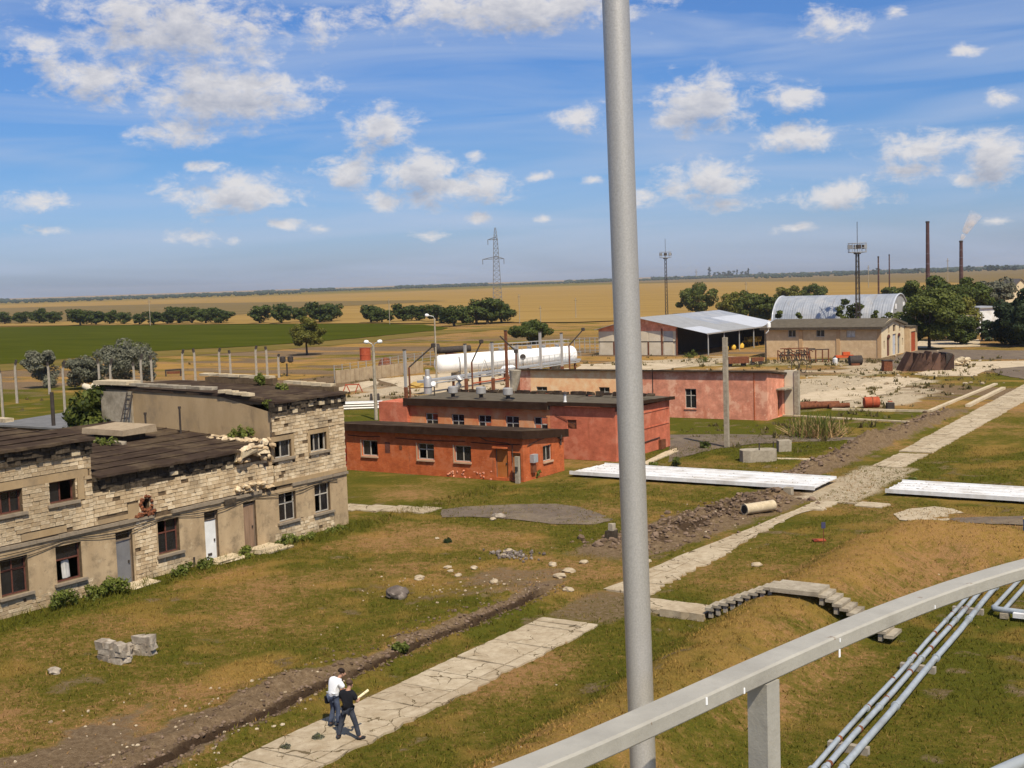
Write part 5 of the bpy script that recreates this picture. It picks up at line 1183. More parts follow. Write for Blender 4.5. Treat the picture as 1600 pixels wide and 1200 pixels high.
# ------------------------------------------------------------------ tan workshop with gable and doors
def build_tan():
    Y0, Y1, xl, xr = 190, 202.5, -74.7, -56.0; ym = (Y0 + Y1) / 2
    T = thing('workshop', 'tan stone workshop with dark low-pitched roof and arched doors in its gable', 'building', (-65, 196, 0))
    fr = Fr((0, Y0, 0), (1, 0, 0), (0, -1, 0)); fs = Fr((xr, 0, 0), (0, 1, 0), (1, 0, 0))
    ops = [(-70.8, -69.5, 3.2, 4.4), (-66.2, -64.85, 3.25, 4.38), (-61.4, -60.0, 3.15, 4.25)]
    so = [(191.2, 191.9, 1.2, 2.5), (192.9, 194.7, .02, 2.9), (196.0, 198.0, .02, 3.3), (198.7, 200.3, .02, 2.9), (201.2, 201.9, 1.2, 2.4), (193.6, 194.4, 3.5, 4.7), (196.2, 197.8, 3.7, 5.0), (199.6, 200.4, 3.5, 4.7)]
    m = MB(); m.wall(fr, xl, xr, 0, 4.75, ops, .3); m.build('wall', M['tanwall'], T)
    m = MB(); m.wall(fs, Y0, Y1, 0, 4.75, so, .3); m.poly([fs.p(Y0, 0, 4.75), fs.p(Y1, 0, 4.75), fs.p(ym + 1.6, 0, 5.75), fs.p(ym - 1.6, 0, 5.75)]); m.poly([(xl,Y0,0),(xl,Y1,0),(xl,Y1,4.75),(xl,ym,5.7),(xl,Y0,4.75)]); m.poly([(xl,Y1,0),(xr,Y1,0),(xr,Y1,4.75),(xl,Y1,4.75)]); m.build('gable_wall', M['palegable'], T)
    z1 = 5.85
    simple_roof(T, [(xl - .5, Y0 - .7, 4.75), (xr + .4, Y0 - .7, 4.75), (xr + .4, ym, z1), (xl - .5, ym, z1)], .35, 'felt2'); simple_roof(T, [(xl - .5, ym, z1), (xr + .4, ym, z1), (xr + .4, Y1 + .7, 4.75), (xl - .5, Y1 + .7, 4.75)], .35, 'felt2')
    MB().box(xl - .55, xr + .42, Y0 - .74, Y0 - .7, 4.38, 4.78).build('fascia', M['eave'], T)
    for x in (-68.7, -62.7, -56.3): MB().box(x - .28, x + .28, 0, .12, 0, 4.35, 0, fr).build('pilaster', M['tanwall2'], T)
    for i, o in enumerate(ops): window(fr, T, *o, mull=1, mats=('wframe', 'glass' if i < 2 else 'curtain'), inset=.15, fw=.1)
    for o in (so[0], so[4], so[5], so[6], so[7]): window(fs, T, *o, mull=0 if o[1] - o[0] < 1 else 1, mats=('redwood', 'glass'), inset=.2, fw=.08)
    door(fs, T, *so[1], 'redwood', inset=.2, planks=4, label='dark red plank door'); door(fs, T, *so[2], 'zincpale', inset=.15, fmat='rust', label='white metal door in the middle of the gable'); door(fs, T, *so[3], 'greydoor', inset=.2, label='grey door with arched head')
    m = MB()
    for o in (so[1], so[3]):
        c = fs.p((o[0] + o[1]) / 2, .03, o[3]); r_ = (o[1] - o[0]) / 2; m.poly([c + fs.a * (r_ * math.cos(a * PI / 8)) + V(0, 0, .55 * r_ * math.sin(a * PI / 8)) for a in range(9)])
    m.build('arch_head', M['redwood'], T)
    A = thing('lean_to', 'narrow annex with red gate beside the workshop gable', 'building', (-56, 205, 0)); f2 = Fr((-55.2, 0, 0), (0, 1, 0), (1, 0, 0))
    d = (203.6, 206.4, .05, 3.3); m = MB(); m.wall(f2, 202.9, 207.4, 0, 4.2, [d], .2); m.poly([(-60,202.9,0),(-55.2,202.9,0),(-55.2,202.9,4.2),(-60,202.9,4.2)]); m.build('wall', M['tanwall'], A); door(f2, A, *d, 'rustred', planks=4); simple_roof(A, [(-60, 202.8, 4.5), (-55.0, 202.8, 4.2), (-55.0, 207.5, 4.2), (-60, 207.5, 4.5)], .12, 'felt2')
M['palegable'] = nmat('cream_gable_render', [(.3,(.56,.44,.28)), (.7,(.66,.54,.36))], 1.4, .95, .2, 8)
M['tanwall2'] = nmat('ochre_pilaster', [(.3,(.42,.26,.13)), (.7,(.50,.33,.18))], 1.4, .95, .2, 8)
build_tan()

# ------------------------------------------------------------------ arched hangar
def build_hangar():
    Y0, Y1, xl, xr, H_ = 244.5, 257.5, -94.6, -70.2, 8.5; ym = (Y0 + Y1) / 2; W_ = (Y1 - Y0) / 2
    T = thing('arched_hangar', 'silver arched metal hangar behind the tan workshop', 'hangar', ((xl + xr) / 2, ym, 0)); N_ = 20
    prof = [(ym - W_ * math.cos(PI * i / N_), 1.2 + (H_ - 1.2) * math.sin(PI * i / N_) ** .85) for i in range(N_ + 1)]
    prof = [(Y0, 0)] + prof + [(Y1, 0)]
    nb = 12
    for b in range(nb):
        xa, xb = xl + (xr - xl) * b / nb, xl + (xr - xl) * (b + 1) / nb - .03; m = MB(); n = 8; base = 0
        for i in range(n + 1):
            for (y, z) in prof:
                o = .03 if i % 2 else 0; k = Vector((0, y - ym, z - 2)).normalized() * o; m.v.append((xa + (xb - xa) * i / n, y + k.y, z + k.z))
        P_ = len(prof)
        for i in range(n):
            for j in range(P_ - 1): m.f.append((i * P_ + j, i * P_ + j + 1, (i + 1) * P_ + j + 1, (i + 1) * P_ + j)); m.m.append(0)
        m.build('roof_bay', M['zinc'], T)
    for x in (xr - .1, xl + .1): MB().poly([(x, y, z) for y, z in prof]).build('end_wall', M['zincdull'], T)
    m = MB(); fr = Fr((xr, 0, 0), (0, 1, 0), (1, 0, 0))
    for (a, b, c, d) in ((247.6, 248.7, 5.6, 6.6), (253, 254.2, 5.6, 6.8), (249.4, 253.2, 0, 4.2)): m.box(a, b, -.05, .03, c, d, 0, fr)
    m.build('end_panel', M['white'], T)
    for x in (xr + .02, xl - .02): MB().tube([(x, y, z) for y, z in prof], .16, 6).build('arch_rib', M['zincpale'], T)
build_hangar()

# house and pale building beyond the trees, far right
def build_house(px, py, w, d, h, rh, lab, wallm, name='house'):
    b = at(px, py, 0); T = thing(name, lab, 'house', b); x, y = b.x, b.y
    fr = Fr((x, y, 0), RH, -FH)
    def P(u, t, z): return fr.p(u, -t, z)
    m = MB(); ops = [(w * .3, w * .45, h * .45, h * .75), (w * .62, w * .77, h * .45, h * .75)]
    m.wall(fr, 0, w, 0, h, ops, .2); m.poly([P(0,0,0),P(0,d,0),P(0,d,h),P(0,0,h)]); m.poly([P(w,0,0),P(w,d,0),P(w,d,h),P(w,0,h)]); m.poly([P(0,d,0),P(w,d,0),P(w,d,h),P(0,d,h)]); m.poly([P(0,0,h),P(w,0,h),P(w/2,0,h+rh)]); m.poly([P(0,d,h),P(w,d,h),P(w/2,d,h+rh)])
    m.build('wall', M[wallm], T)
    for s in (0, w):
        e = -.4 if s == 0 else w + .4; zz = h - .4 * rh / (w / 2)
        simple_roof(T, [P(e, -.4, zz), P(w / 2, -.4, h + rh), P(w / 2, d + .4, h + rh), P(e, d + .4, zz)], .15, 'houseroof')
    for o in ops: window(fr, T, *o, mull=1, inset=.1, fw=.08)
    return T
build_house(1571, 487, 9, 11, 5.2, 4.2, 'house with pinkish gable and grey roof above the trees', 'palegable')
build_house(1598, 484, 8, 9, 5.6, 2.6, 'cream house with grey roof cut by the frame edge', 'panel')
def build_whitehall():
    T = thing('white_shed', 'long low white-walled shed between the trees', 'shed', at(1550, 521)); b = at(1531, 521); c = at(1566, 519)
    fr = Fr(b, c - b, (0, 0, 0)); L_ = (c - b).length; fr.a = (c - b).normalized(); fr.n = Vector((fr.a.y, -fr.a.x, 0)); fr.O = Vector((b.x, b.y, 0))
    m = MB(); m.wall(fr, 0, L_, 0, 5.0, [(1, 1.9, .1, 2.4)], .2); m.box(0, L_, -6, -.01, 0, 4.9, 0, fr); m.build('wall', M['white'], T)
    m = MB(); m.hexa([fr.p(-.3, -6.3, 5.0), fr.p(L_ + .3, -6.3, 5.0), fr.p(L_ + .3, .4, 5.0), fr.p(-.3, .4, 5.0), fr.p(-.3, -6.3, 5.3), fr.p(L_ + .3, -6.3, 5.3), fr.p(L_ + .3, .4, 5.2), fr.p(-.3, .4, 5.2)]); m.build('roof', M['zincdull'], T); door(fr, T, 1, 1.9, .1, 2.4, 'greydoor')
build_whitehall()

# ------------------------------------------------------------------ white storage tank, gangway, barrier booms
def build_tank():
    A = Vector((-102.9, 140.3, 2.3)); B = Vector((-93.2, 160.0, 2.4)); d = (B - A).normalized(); L_ = (B - A).length; R = 1.3
    T = thing('storage_tank', 'long white horizontal cylinder tank with railed walkway on top', 'tank', ((A.x + B.x) / 2, (A.y + B.y) / 2, 0))
    m = MB(); m.lathe(A, [(.05, -.75), (R * .5, -.62), (R * .82, -.38), (R * .97, -.1), (R, .15), (R, L_ - .15), (R * .97, L_ + .1), (R * .82, L_ + .38), (R * .5, L_ + .62), (.05, L_ + .75)], 28, axis=d); m.build('shell', M['tankwhite'], T, True)
    for k in range(1, 8): MB().lathe(A + d * (L_ * k / 8 - .02), [(R + .012, 0), (R + .012, .04)], 28, axis=d).build('seam_band', M['tankwhite'], T)
    for k in (.12, .38, .62, .88):
        c = A + d * (L_ * k); MB().cbox((c.x, c.y, .55), (2.6, .5, 1.1), rz=math.atan2(d.y, d.x) - PI / 2).build('saddle', M['conc'], T)
    s = Vector((d.y, -d.x, 0)); m = MB()
    for side in (-.6, .6):
        for h in (.5, 1.0): m.tube([A + d * (L_ * .38) + s * side + V(0, 0, R + h), B - d * .6 + s * side + V(0, 0, R + h)], .03, 5)
        for k in range(9): q = A + d * (L_ * (.38 + .58 * k / 8)) + s * side; m.tube([q + V(0, 0, R - .2), q + V(0, 0, R + 1.0)], .03, 5)
    m.build('railing', M['zincdull'], T)
    m = MB()
    for k in range(5): q = A + d * (L_ * (.45 + .11 * k)); m.lathe(q + V(0, 0, R - .1), [(.28, 0), (.28, .35), (.36, .36), (.36, .45)], 10)
    m.build('manhole', M['steel'], T)
    q = A + d * 2.4 + s * (R * .9); MB().tube([q + V(0, 0, 1.1), q + V(.25, -.1, .2), q + V(.3, -.2, -1.6)], .05, 6).build('drain_pipe', M['darkmet'], T)
    # gangway in front
    G_ = thing('gangway', 'grey raised steel gangway with thin railings in front of the white tank', 'gangway', (-93.8, 142, 0)); x0 = -92.6
    def wp(y, o=0, z=0): return Vector((x0 + o, y, 1.75 + z))
    MB().box(x0 - .5, x0 + .5, 122, 161, 1.45, 1.72).build('deck', M['steel'], G_)
    for o in (-.5, .5):
        m = MB()
        for h in (.5, 1.0): m.tube([wp(134, o, h), wp(161, o, h)], .022, 5)
        for k in range(19): y = 134 + 1.5 * k; m.tube([wp(y, o, -.1), wp(y, o, 1.0)], .022, 5)
        m.build('railing', M['zincdull'], G_)
    for y in (123, 129, 135, 141, 147, 153, 160): MB().box(x0 - .12, x0 + .12, y - .12, y + .12, 0, 1.45).build('leg', M['rust'], G_)
    MB().tube([(x0 + .75, 123, 1.25), (x0 + .75, 160, 1.3)], .1, 8).build('pipe', M['zincdull'], G_)
    MB().tube([(x0 + 1.0, 132, .55), (x0 + 1.0, 150, .55)], .09, 8).build('pipe', M['rustred'], G_)
    m = MB(); m.poly([(x0 - .4, 135.2, 1.7), (x0 + .45, 135.2, 1.7), (x0 + .45, 135.7, 3.0), (x0 - .4, 135.7, 3.0)]); m = MB(); m.tube([(x0 + .5, 134.5, 1.7), (x0 + .5, 135.5, 3.4), (x0 + .5, 136.5, 1.7)], .05, 5); m.build('stile', M['zincdull'], G_)
    V2 = thing('white_vessel', 'small white dished vessel under the gangway', 'vessel', (-94.5, 146, 0))
    MB().lathe((-95.0, 144.6, 1.0), [(.05, -.4), (.6, -.25), (.85, .1), (.85, 1.7), (.6, 2.05), (.05, 2.2)], 18, axis=(.1, 1, 0)).build('shell', M['tankwhite'], V2, True); MB().cbox((-94.9, 145.5, .15), (1.1, .4, .3)).build('saddle', M['conc'], V2)
    P2 = thing('black_boiler', 'black horizontal pipe boiler left of the white tank', 'boiler', at(700, 572)); b = at(700, 572)
    MB().lathe((b.x - 1.2, b.y - 1, 2.6), [(.5, 0), (.55, .05), (.55, 5.5), (.5, 5.6)], 14, axis=(.6, .8, .02)).build('barrel', M['darkmet'], P2, True); MB().lathe((b.x - 1.5, b.y - 1.3, 2.9), [(.85, 0), (.85, .6), (.6, .7)], 14, axis=(.6, .8, .02)).build('front_drum', M['darkmet'], P2, True); MB().box(b.x - .5, b.x + 1.2, b.y, b.y + 1, 0, 2.1).build('stand', M['rust'], P2)
build_tank()
def posts_and_booms():
    rnd = random.Random(3)
    L_ = [(635, 627, 547, None, 'thin grey steel post at the left end of the tank yard'), (729, 612, 538, None, 'grey post left of the gangway stile, near the white tank'), (771, 612, 535, None, 'grey post in the middle before the white tank'), (793, 612, 517, 'rust', 'tall brown post before the middle of the white tank'), (810, 612, 538, None, 'post at the left corner of the salmon building'), (846, 600, 519, None, 'tall pale post in front of the right half of the tank'), (879, 592, 521, None, 'pale post near the right end of the white tank')]
    for (px, yb, yt, mt, lab) in L_:
        b = at(px, yb, 0); D = b.length; hh = (yb - yt) / FPX * math.hypot(b.x * -FH.x * 0 + b.dot(FH), 0) ; T = thing('yard_post', lab, 'post', b, 'posts round the tank yard')
        w = .17; MB().box(b.x - w, b.x + w, b.y - w, b.y + w, 0, hh * .28).build('foot', M['rust'], T); MB().box(b.x - w * .8, b.x + w * .8, b.y - w * .8, b.y + w * .8, hh * .28, hh).build('shaft', M[mt or 'galv'], T); MB().box(b.x - w, b.x + w, b.y - w, b.y + w, hh, hh + .12).build('cap', M['darkmet'], T)
    for i, (p0, p1, D, lab) in enumerate((((639, 574), (677, 540), 128, 'dark boom rising to the right beside the leftmost tank yard post'), ((737, 566), (752, 534), 140, 'dark boom before the left third of the white tank'), ((781, 525), (806, 549), 140, 'dark boom slanting down to the right above the tank'), ((889, 540), (911, 515), 160, 'dark boom at the right end of the white tank'))):
        a, b = EYE + pix_dir(*p0) * D, EYE + pix_dir(*p1) * D
        T = thing('barrier_boom', lab, 'boom', (a.x, a.y, 0), 'slanting booms of the tank yard')
        MB().tube([a, b], .09, 6).build('arm', M['darkmet'], T); MB().lathe(b - V(0, 0, .2), [(.1, 0), (.24, .05), (.24, .4), (.1, .45)], 8).build('counterweight', M['darkmet'], T)
        lo = a if a.z < b.z else b
        MB().tube([(lo.x, lo.y, 0), (lo.x, lo.y, lo.z)], .1, 6).build('stand', M['rust'], T)
    b = at(818, 590, 0); T = thing('pipe_stand', 'dark disc valve wheel on a thin stem before the tank', 'valve', b); MB().tube([b, b + V(0, 0, 2.6)], .06, 6).build('stem', M['darkmet'], T); MB().lathe(b + V(0, 0, 2.9), [(.42, -.06), (.42, .06)], 14, axis=(.6, -.8, 0)).build('wheel', M['darkmet'], T)
posts_and_booms()

# ------------------------------------------------------------------ lamp posts and concrete pole
def lamp_post(px, py, top, lab, double, r=.13):
    b = at(px, py, 0); D = b.dot(FH); h = (py - top) / FPX * D; T = thing('lamp_post', lab, 'lamp post', b)
    MB().tube([b, b + V(0, 0, h)], [r * 1.15, r * .8], 10).build('pole', M['conc'], T, True)
    for s in ((-1, 1) if double else (-1,)):
        dr = RH * s; a = b + V(0, 0, h - .1); e = a + dr * (.5 if double else .8) + V(0, 0, .5)
        MB().tube([a, a + dr * .15 + V(0, 0, .35), e], .05, 6).build('arm', M['zincdull'], T)
        m = MB(); m.lathe(e - dr * .1, [(.04, 0), (.16, .08), (.21, .28), (.17, .46), (.04, .54)], 12, axis=dr + V(0, 0, .1)); m.build('lamp_head', M['lamp'], T, True)
lamp_post(588, 656, 540, 'concrete lamp post with two white lamp heads before the grass strip', True, .17)
lamp_post(683, 606, 497, 'slim lamp post with single arm beside the white tank', False, .13)
def more_posts():
    b = at(1136, 699, 0); h = (699 - 528) / FPX * b.dot(FH); T = thing('concrete_pole', 'bare square concrete pole standing before the salmon building', 'pole', b)
    MB().sweep([(-.165, -.165), (.165, -.165), (.165, .165), (-.165, .165)], [b - V(0, 0, .1), b + V(0, 0, h)], up=(0, 1, 0)).build('shaft', M['conc'], T); MB().cbox(b + V(0, 0, h + .06), (.34, .34, .12)).build('cap', M['conc'], T)
    b = PX_(143, 640, -63.5); b = Vector((b.x, b.y, 0)); T = thing('twin_floodlight', 'pair of big white lamp shades on a post behind the roof, beside the green bush', 'lamp post', b)
    top = EYE + pix_dir(143, 604) * ((b - EYE).length * .985); z = top.z
    MB().tube([b, (b.x, b.y, z - .4)], .1, 8).build('pole', M['conc'], T)
    for k, o in enumerate((-.1, .42)):
        c = Vector((b.x, b.y, z)) + RH * o + V(0, 0, -.1); MB().tube([(b.x, b.y, z - .6), c], .05, 6).build('arm', M['zincdull'], T); MB().lathe(c, [(.04, -.42), (.17, -.36), (.22, -.05), (.18, .22), (.04, .3)], 12, axis=(RH * .9 - V(0, 0, .45))).build('lamp_head', M['panel'], T, True)
    b = at(1197, 566, 0); T = thing('yard_lamp', 'dark bent-arm yard lamp with white head before the tan workshop', 'lamp post', b)
    MB().tube([b, b + V(0, 0, 4.4)], .12, 8).build('pole', M['darkmet'], T); MB().tube([b + V(0, 0, 4.3), b + RH * .4 + V(0, 0, 4.7), b + RH * .5 + V(0, 0, 5.2)], .1, 6).build('arm', M['galv'], T); MB().lathe(b + RH * .5 + V(0, 0, 5.1), [(.1, 0), (.3, .2), (.3, .8), (.1, 1)], 10).build('lamp_head', M['lamp'], T, True)
    b = at(1534, 533, 0); T = thing('street_pole', 'concrete pole at the yard entrance before the right-hand trees', 'pole', b); MB().tube([b, b + V(0, 0, 4.6)], [.16, .13], 8).build('shaft', M['conc'], T); MB().cbox(b + V(0, 0, 4.6) - RH * 3.2, (6.4, .3, .3), rz=YAW).build('cross_beam', M['conc'], T)
more_posts()

# leaning concrete fence posts, two rows, along the field edge
def fence_posts():
    L_ = [(5, 648, 574), (27, 626, 562), (78, 612, 566), (102, 642, 564), (157, 618, 561), (176, 640, 560), (211, 612, 566), (223, 622, 553), (239, 612, 555), (287, 596, 546), (306, 597, 544), (344, 588, 544), (361, 588, 547), (401, 583, 540), (418, 584, 541), (436, 586, 553)]
    ords = ['first', 'second', 'third', 'fourth', 'fifth', 'sixth', 'seventh', 'eighth', 'ninth', 'tenth', 'eleventh', 'twelfth', 'thirteenth', 'fourteenth', 'fifteenth', 'sixteenth']
    for i, (px, yb, yt) in enumerate(L_):
        b = at(px, yb + 4, 0); D = b.dot(FH); h = (yb + 4 - yt) / FPX * D; T = thing('fence_post', ords[i] + ' leaning concrete fence post from the left along the field edge', 'fence post', b, 'concrete fence posts along the field edge')
        s = .17 * D / 150; k = RH * (.25 if i % 2 else -.12) * h * .12
        m = MB(); m.tube([b, b + V(0, 0, h * .8), b + V(0, 0, h * .9) + k * .5], [s * 1.2, s, s], 4); m.build('shaft', M['sillp'], T)
        MB().tube([b + V(0, 0, h * .88) + k * .4, b + V(0, 0, h) + k * 1.6], [s, s * .9], 5).build('bracket', M['darkmet'], T)
    # low wire fence of the tank yard
    T = thing('wire_fence', 'wire mesh fence panels on thin posts behind the tank yard', 'fence', at(640, 592)); m = MB(); w = MB(); pr = None
    for i in range(15):
        b = at(523 + 12.5 * i, 598 - 2.2 * i, 0); m.tube([b, b + V(0, 0, 2.5)], .06, 5)
        if pr is not None:
            for z in (.15, .6, 1.05, 1.5, 1.95, 2.4): w.tube([pr + V(0, 0, z), b + V(0, 0, z)], .018, 3, caps=False)
        pr = b
    m.build('post', M['zincdull'], T); w.build('wire', M['zincdull'], T)
    T = thing('wire_fence', 'long low mesh fence beyond the white tank, right side', 'fence', at(920, 548)); m = MB(); w = MB(); pr = None
    for i in range(8):
        b = at(898 + 8 * i, 552 - .3 * i, 0); m.tube([b, b + V(0, 0, 2.8)], .07, 5)
        if pr is not None:
            for z in (.3, .9, 1.5, 2.1, 2.7): w.tube([pr + V(0, 0, z), b + V(0, 0, z)], .03, 3, caps=False)
        pr = b
    m.build('post', M['zincdull'], T); w.build('wire', M['zincdull'], T)
    S = thing('low_wall', 'weathered low stone wall along the back of the tank yard', 'wall', at(580, 585))
    a, b = at(523, 600), at(660, 583); m = MB(); n = 20
    for i in range(n):
        p, q = a.lerp(b, i / n), a.lerp(b, (i + 1) / n); c = (p + q) / 2; m.cbox(c + FH * 1.0 + V(0, 0, .9), ((q - p).length - .06, .3, 1.8), rz=math.atan2((b - a).y, (b - a).x), jit=.02)
    m.build('panel', M['panel2'], S)
M['sillp'] = nmat('grey_post_concrete', pair((.30,.26,.21), .2), 4, .9, .3)
M['panel2'] = nmat('brownish_wall_panel', [(.3,(.28,.20,.12)), (.7,(.42,.32,.20))], 1.2, .95, .2)
fence_posts()

# ------------------------------------------------------------------ masts, pylon, chimneys, far poles
def lattice(m, b, h, w0, w1, n, r, rb):
    def c(i, k): w = w0 + (w1 - w0) * i / n; sx, sy = ((-1,-1),(1,-1),(1,1),(-1,1))[k % 4]; return b + (RH * sx + FH * sy) * (w / 2) + V(0, 0, h * i / n)
    for k in range(4): m.tube([c(0, k), c(n, k)], r, 4, caps=False)
    for i in range(n):
        for k in range(4):
            m.tube([c(i, k), c(i + 1, k + 1)], rb, 3, caps=False); m.tube([c(i, k + 1), c(i + 1, k)], rb, 3, caps=False); m.tube([c(i + 1, k), c(i + 1, k + 1)], rb, 3, caps=False)
def mast(px, yb, yt, lab, ring):
    b = at(px, yb, 0); D = b.dot(FH); h = (yb - yt) / FPX * D; T = thing('floodlight_mast', lab, 'mast', b)
    m = MB(); lattice(m, b, h, .8, .5, 16, .075, .028); m.build('lattice', M['darkmet'], T)
    t = b + V(0, 0, h); m = MB(); m.tube([t - V(0, 0, .2), t + V(0, 0, .0)], .7, 12); m.build('platform', M['darkmet'], T)
    R = 1.75; m = MB()
    for z in (.2, 1.0, 1.9): m.tube([t + (RH * math.cos(a * PI / 8) + FH * math.sin(a * PI / 8)) * R + V(0, 0, z) for a in range(17)], .05, 4, caps=False)
    for a in range(8):
        e = t + (RH * math.cos(a * PI / 4) + FH * math.sin(a * PI / 4)) * R; m.tube([e + V(0, 0, .1), e + V(0, 0, 2)], .05, 4); m.tube([t, e + V(0, 0, .2)], .06, 4)
    m.build('cage', M['steel'], T)
    for a in range(6):
        e = t + (RH * math.cos(a * PI / 3 + .4) + FH * math.sin(a * PI / 3 + .4)) * (R - .1) + V(0, 0, 1.2); MB().cbox(e, (.8, .5, .8), rz=a).build('floodlight', M['zincdull'] if a % 2 else M['darkmet'], T)
    MB().tube([t, t + V(0, 0, 6.0)], .06, 5).build('lightning_rod', M['darkmet'], T)
mast(1042, 500, 404, 'lattice floodlight mast standing behind the open shed roof', 0); mast(1341, 531, 396, 'lattice floodlight mast in front of the arched hangar', 1)
def pylon():
    b = at(778, 485, 0); D = b.dot(FH); k = D / FPX; h = (485 - 357) * k; T = thing('power_pylon', 'tall steel lattice power pylon rising over the wheat field', 'pylon', b)
    m = MB(); lattice(m, b, h * .86, 15 * k, 6 * k, 16, .16, .08); lattice(m, b + V(0, 0, h * .86), h * .14, 6 * k, .6, 3, .14, .08); m.build('lattice', M['pyl'], T)
    for (y, l, r_) in ((375, 12, 3), (405, 21, 12)):
        z = (485 - y) * k; t = b + V(0, 0, z); m = MB()
        for s, w in ((-1, l), (1, r_)):
            e = t + RH * s * w * k
            for o in (-1, 1): m.tube([t + FH * o + V(0, 0, 4 * k), e], .13, 4); m.tube([t + FH * o, e], .13, 4)
            for q in (.35, .65): m.tube([t.lerp(e, q), (t + V(0, 0, 4 * k)).lerp(e, q)], .08, 3)
            if w > 5: m.tube([e, e - V(0, 0, 8 * k)], .16, 5)
        m.build('crossarm', M['pyl'], T)
M['pyl'] = nmat('grey_lattice_steel', pair((.16,.16,.165), .2), 1, .6, 0)
pylon()
def stacks():
    for (px, yt, r, lab, Y_) in ((1450, 349, 5.6, 'tallest dark brick chimney right of the hangar', 476), (1502, 379, 5.4, 'shorter dark chimney giving off pale smoke', 474), (1373, 403, 2.4, 'left of the two thin dark flue stacks behind the hangar', 474), (1390, 400, 1.9, 'right of the two thin dark flue stacks behind the hangar', 474)):
        b = at(px, Y_, 0); k = b.dot(FH) / FPX; h = (Y_ - yt) * k; T = thing('chimney', lab, 'chimney', b)
        n = 8
        for i in range(n):
            za, zb = h * i / n, h * (i + 1) / n - .05; ra = r * k * (.62 - .02 * i); rb = r * k * (.62 - .02 * (i + 1)); MB().lathe(b, [(ra, za), (rb, zb)], 14).build('stack_section', M['chimney'], T, True)
        MB().lathe(b + V(0, 0, h - .05), [(r * k * .52, 0), (r * k * .55, .1), (r * k * .55, .6), (r * k * .4, .62)], 14).build('rim', M['darkmet'], T)
    # smoke from the shorter chimney
    b = at(1502, 474, 0); k = b.dot(FH) / FPX; t = b + V(0, 0, (474 - 379) * k); m = MB(); path = []
    for i in range(13):
        q = i / 12; path.append(t + RH * (24 * q ** 1.25 * k) + V(0, 0, 44 * q * k))
    m.tube(path, [(1.3 + 9.5 * (i / 12) ** .9) * k for i in range(13)], 14)
    sm = bpy.data.materials.new('chimney_smoke'); sm.use_nodes = True; nt = sm.node_tree; nt.nodes.remove(nt.nodes['Principled BSDF'])
    pv = nt.nodes.new('ShaderNodeVolumePrincipled'); pv.inputs['Color'].default_value = (.97, .95, .94, 1); pv.inputs['Anisotropy'].default_value = .2
    tc = nt.nodes.new('ShaderNodeTexCoord'); nz = nt.nodes.new('ShaderNodeTexNoise'); nz.inputs['Scale'].default_value = .5; nz.inputs['Detail'].default_value = 4; nt.links.new(tc.outputs['Object'], nz.inputs['Vector'])
    sp = nt.nodes.new('ShaderNodeSeparateXYZ'); nt.links.new(tc.outputs['Object'], sp.inputs[0])
    mr = nt.nodes.new('ShaderNodeMapRange'); mr.inputs[1].default_value = .38; mr.inputs[2].default_value = .68; mr.inputs[3].default_value = .25; mr.inputs[4].default_value = 2.2; SC.cycles.volume_bounces = 3; nt.links.new(nz.outputs['Fac'], mr.inputs[0])
    fd = nt.nodes.new('ShaderNodeMapRange'); fd.inputs[1].default_value = 0; fd.inputs[2].default_value = 46 * k; fd.inputs[3].default_value = 1; fd.inputs[4].default_value = .05; nt.links.new(sp.outputs[2], fd.inputs[0])
    mu = nt.nodes.new('ShaderNodeMath'); mu.operation = 'MULTIPLY'; nt.links.new(mr.outputs[0], mu.inputs[0]); nt.links.new(fd.outputs[0], mu.inputs[1]); nt.links.new(mu.outputs[0], pv.inputs['Density'])
    nt.links.new(pv.outputs[0], nt.nodes['Material Output'].inputs['Volume'])
    m.f = [f[::-1] for f in m.f]
    m.build('smoke', sm, kind='stuff', label='pale smoke drifting off the shorter chimney', cat='smoke')
    # far wooden and concrete line poles in the fields
    for i, (px, yb, yt, lab) in enumerate(((235, 509, 468, 'utility pole before the middle of the tree row'), (609, 507, 468, 'utility pole between two field trees'), (812, 505, 460, 'thin pole in the wheat right of the pylon'), (845, 508, 478, 'short pole in the wheat beside the tank'), (900, 498, 466, 'thin pole in the wheat left of the foreground pipe'), (1166, 466, 440, 'pole in the wheat behind the shed'), (1481, 452, 404, 'far pole between the two chimneys'), (1357, 450, 415, 'far pole left of the thin stacks'), (1088, 436, 421, 'far pole left of the poplars'))):
        b = at(px, yb, 0); k = b.dot(FH) / FPX; T = thing('utility_pole', lab, 'utility pole', b, 'utility poles in the fields'); MB().tube([b, b + V(0, 0, (yb - yt) * k)], .55 * k, 6).build('shaft', M['conc'], T)
        MB().cbox(b + V(0, 0, (yb - yt - 4) * k), (5 * k, .4 * k, .5 * k), rz=YAW).build('crossarm', M['darkmet'], T)
stacks()
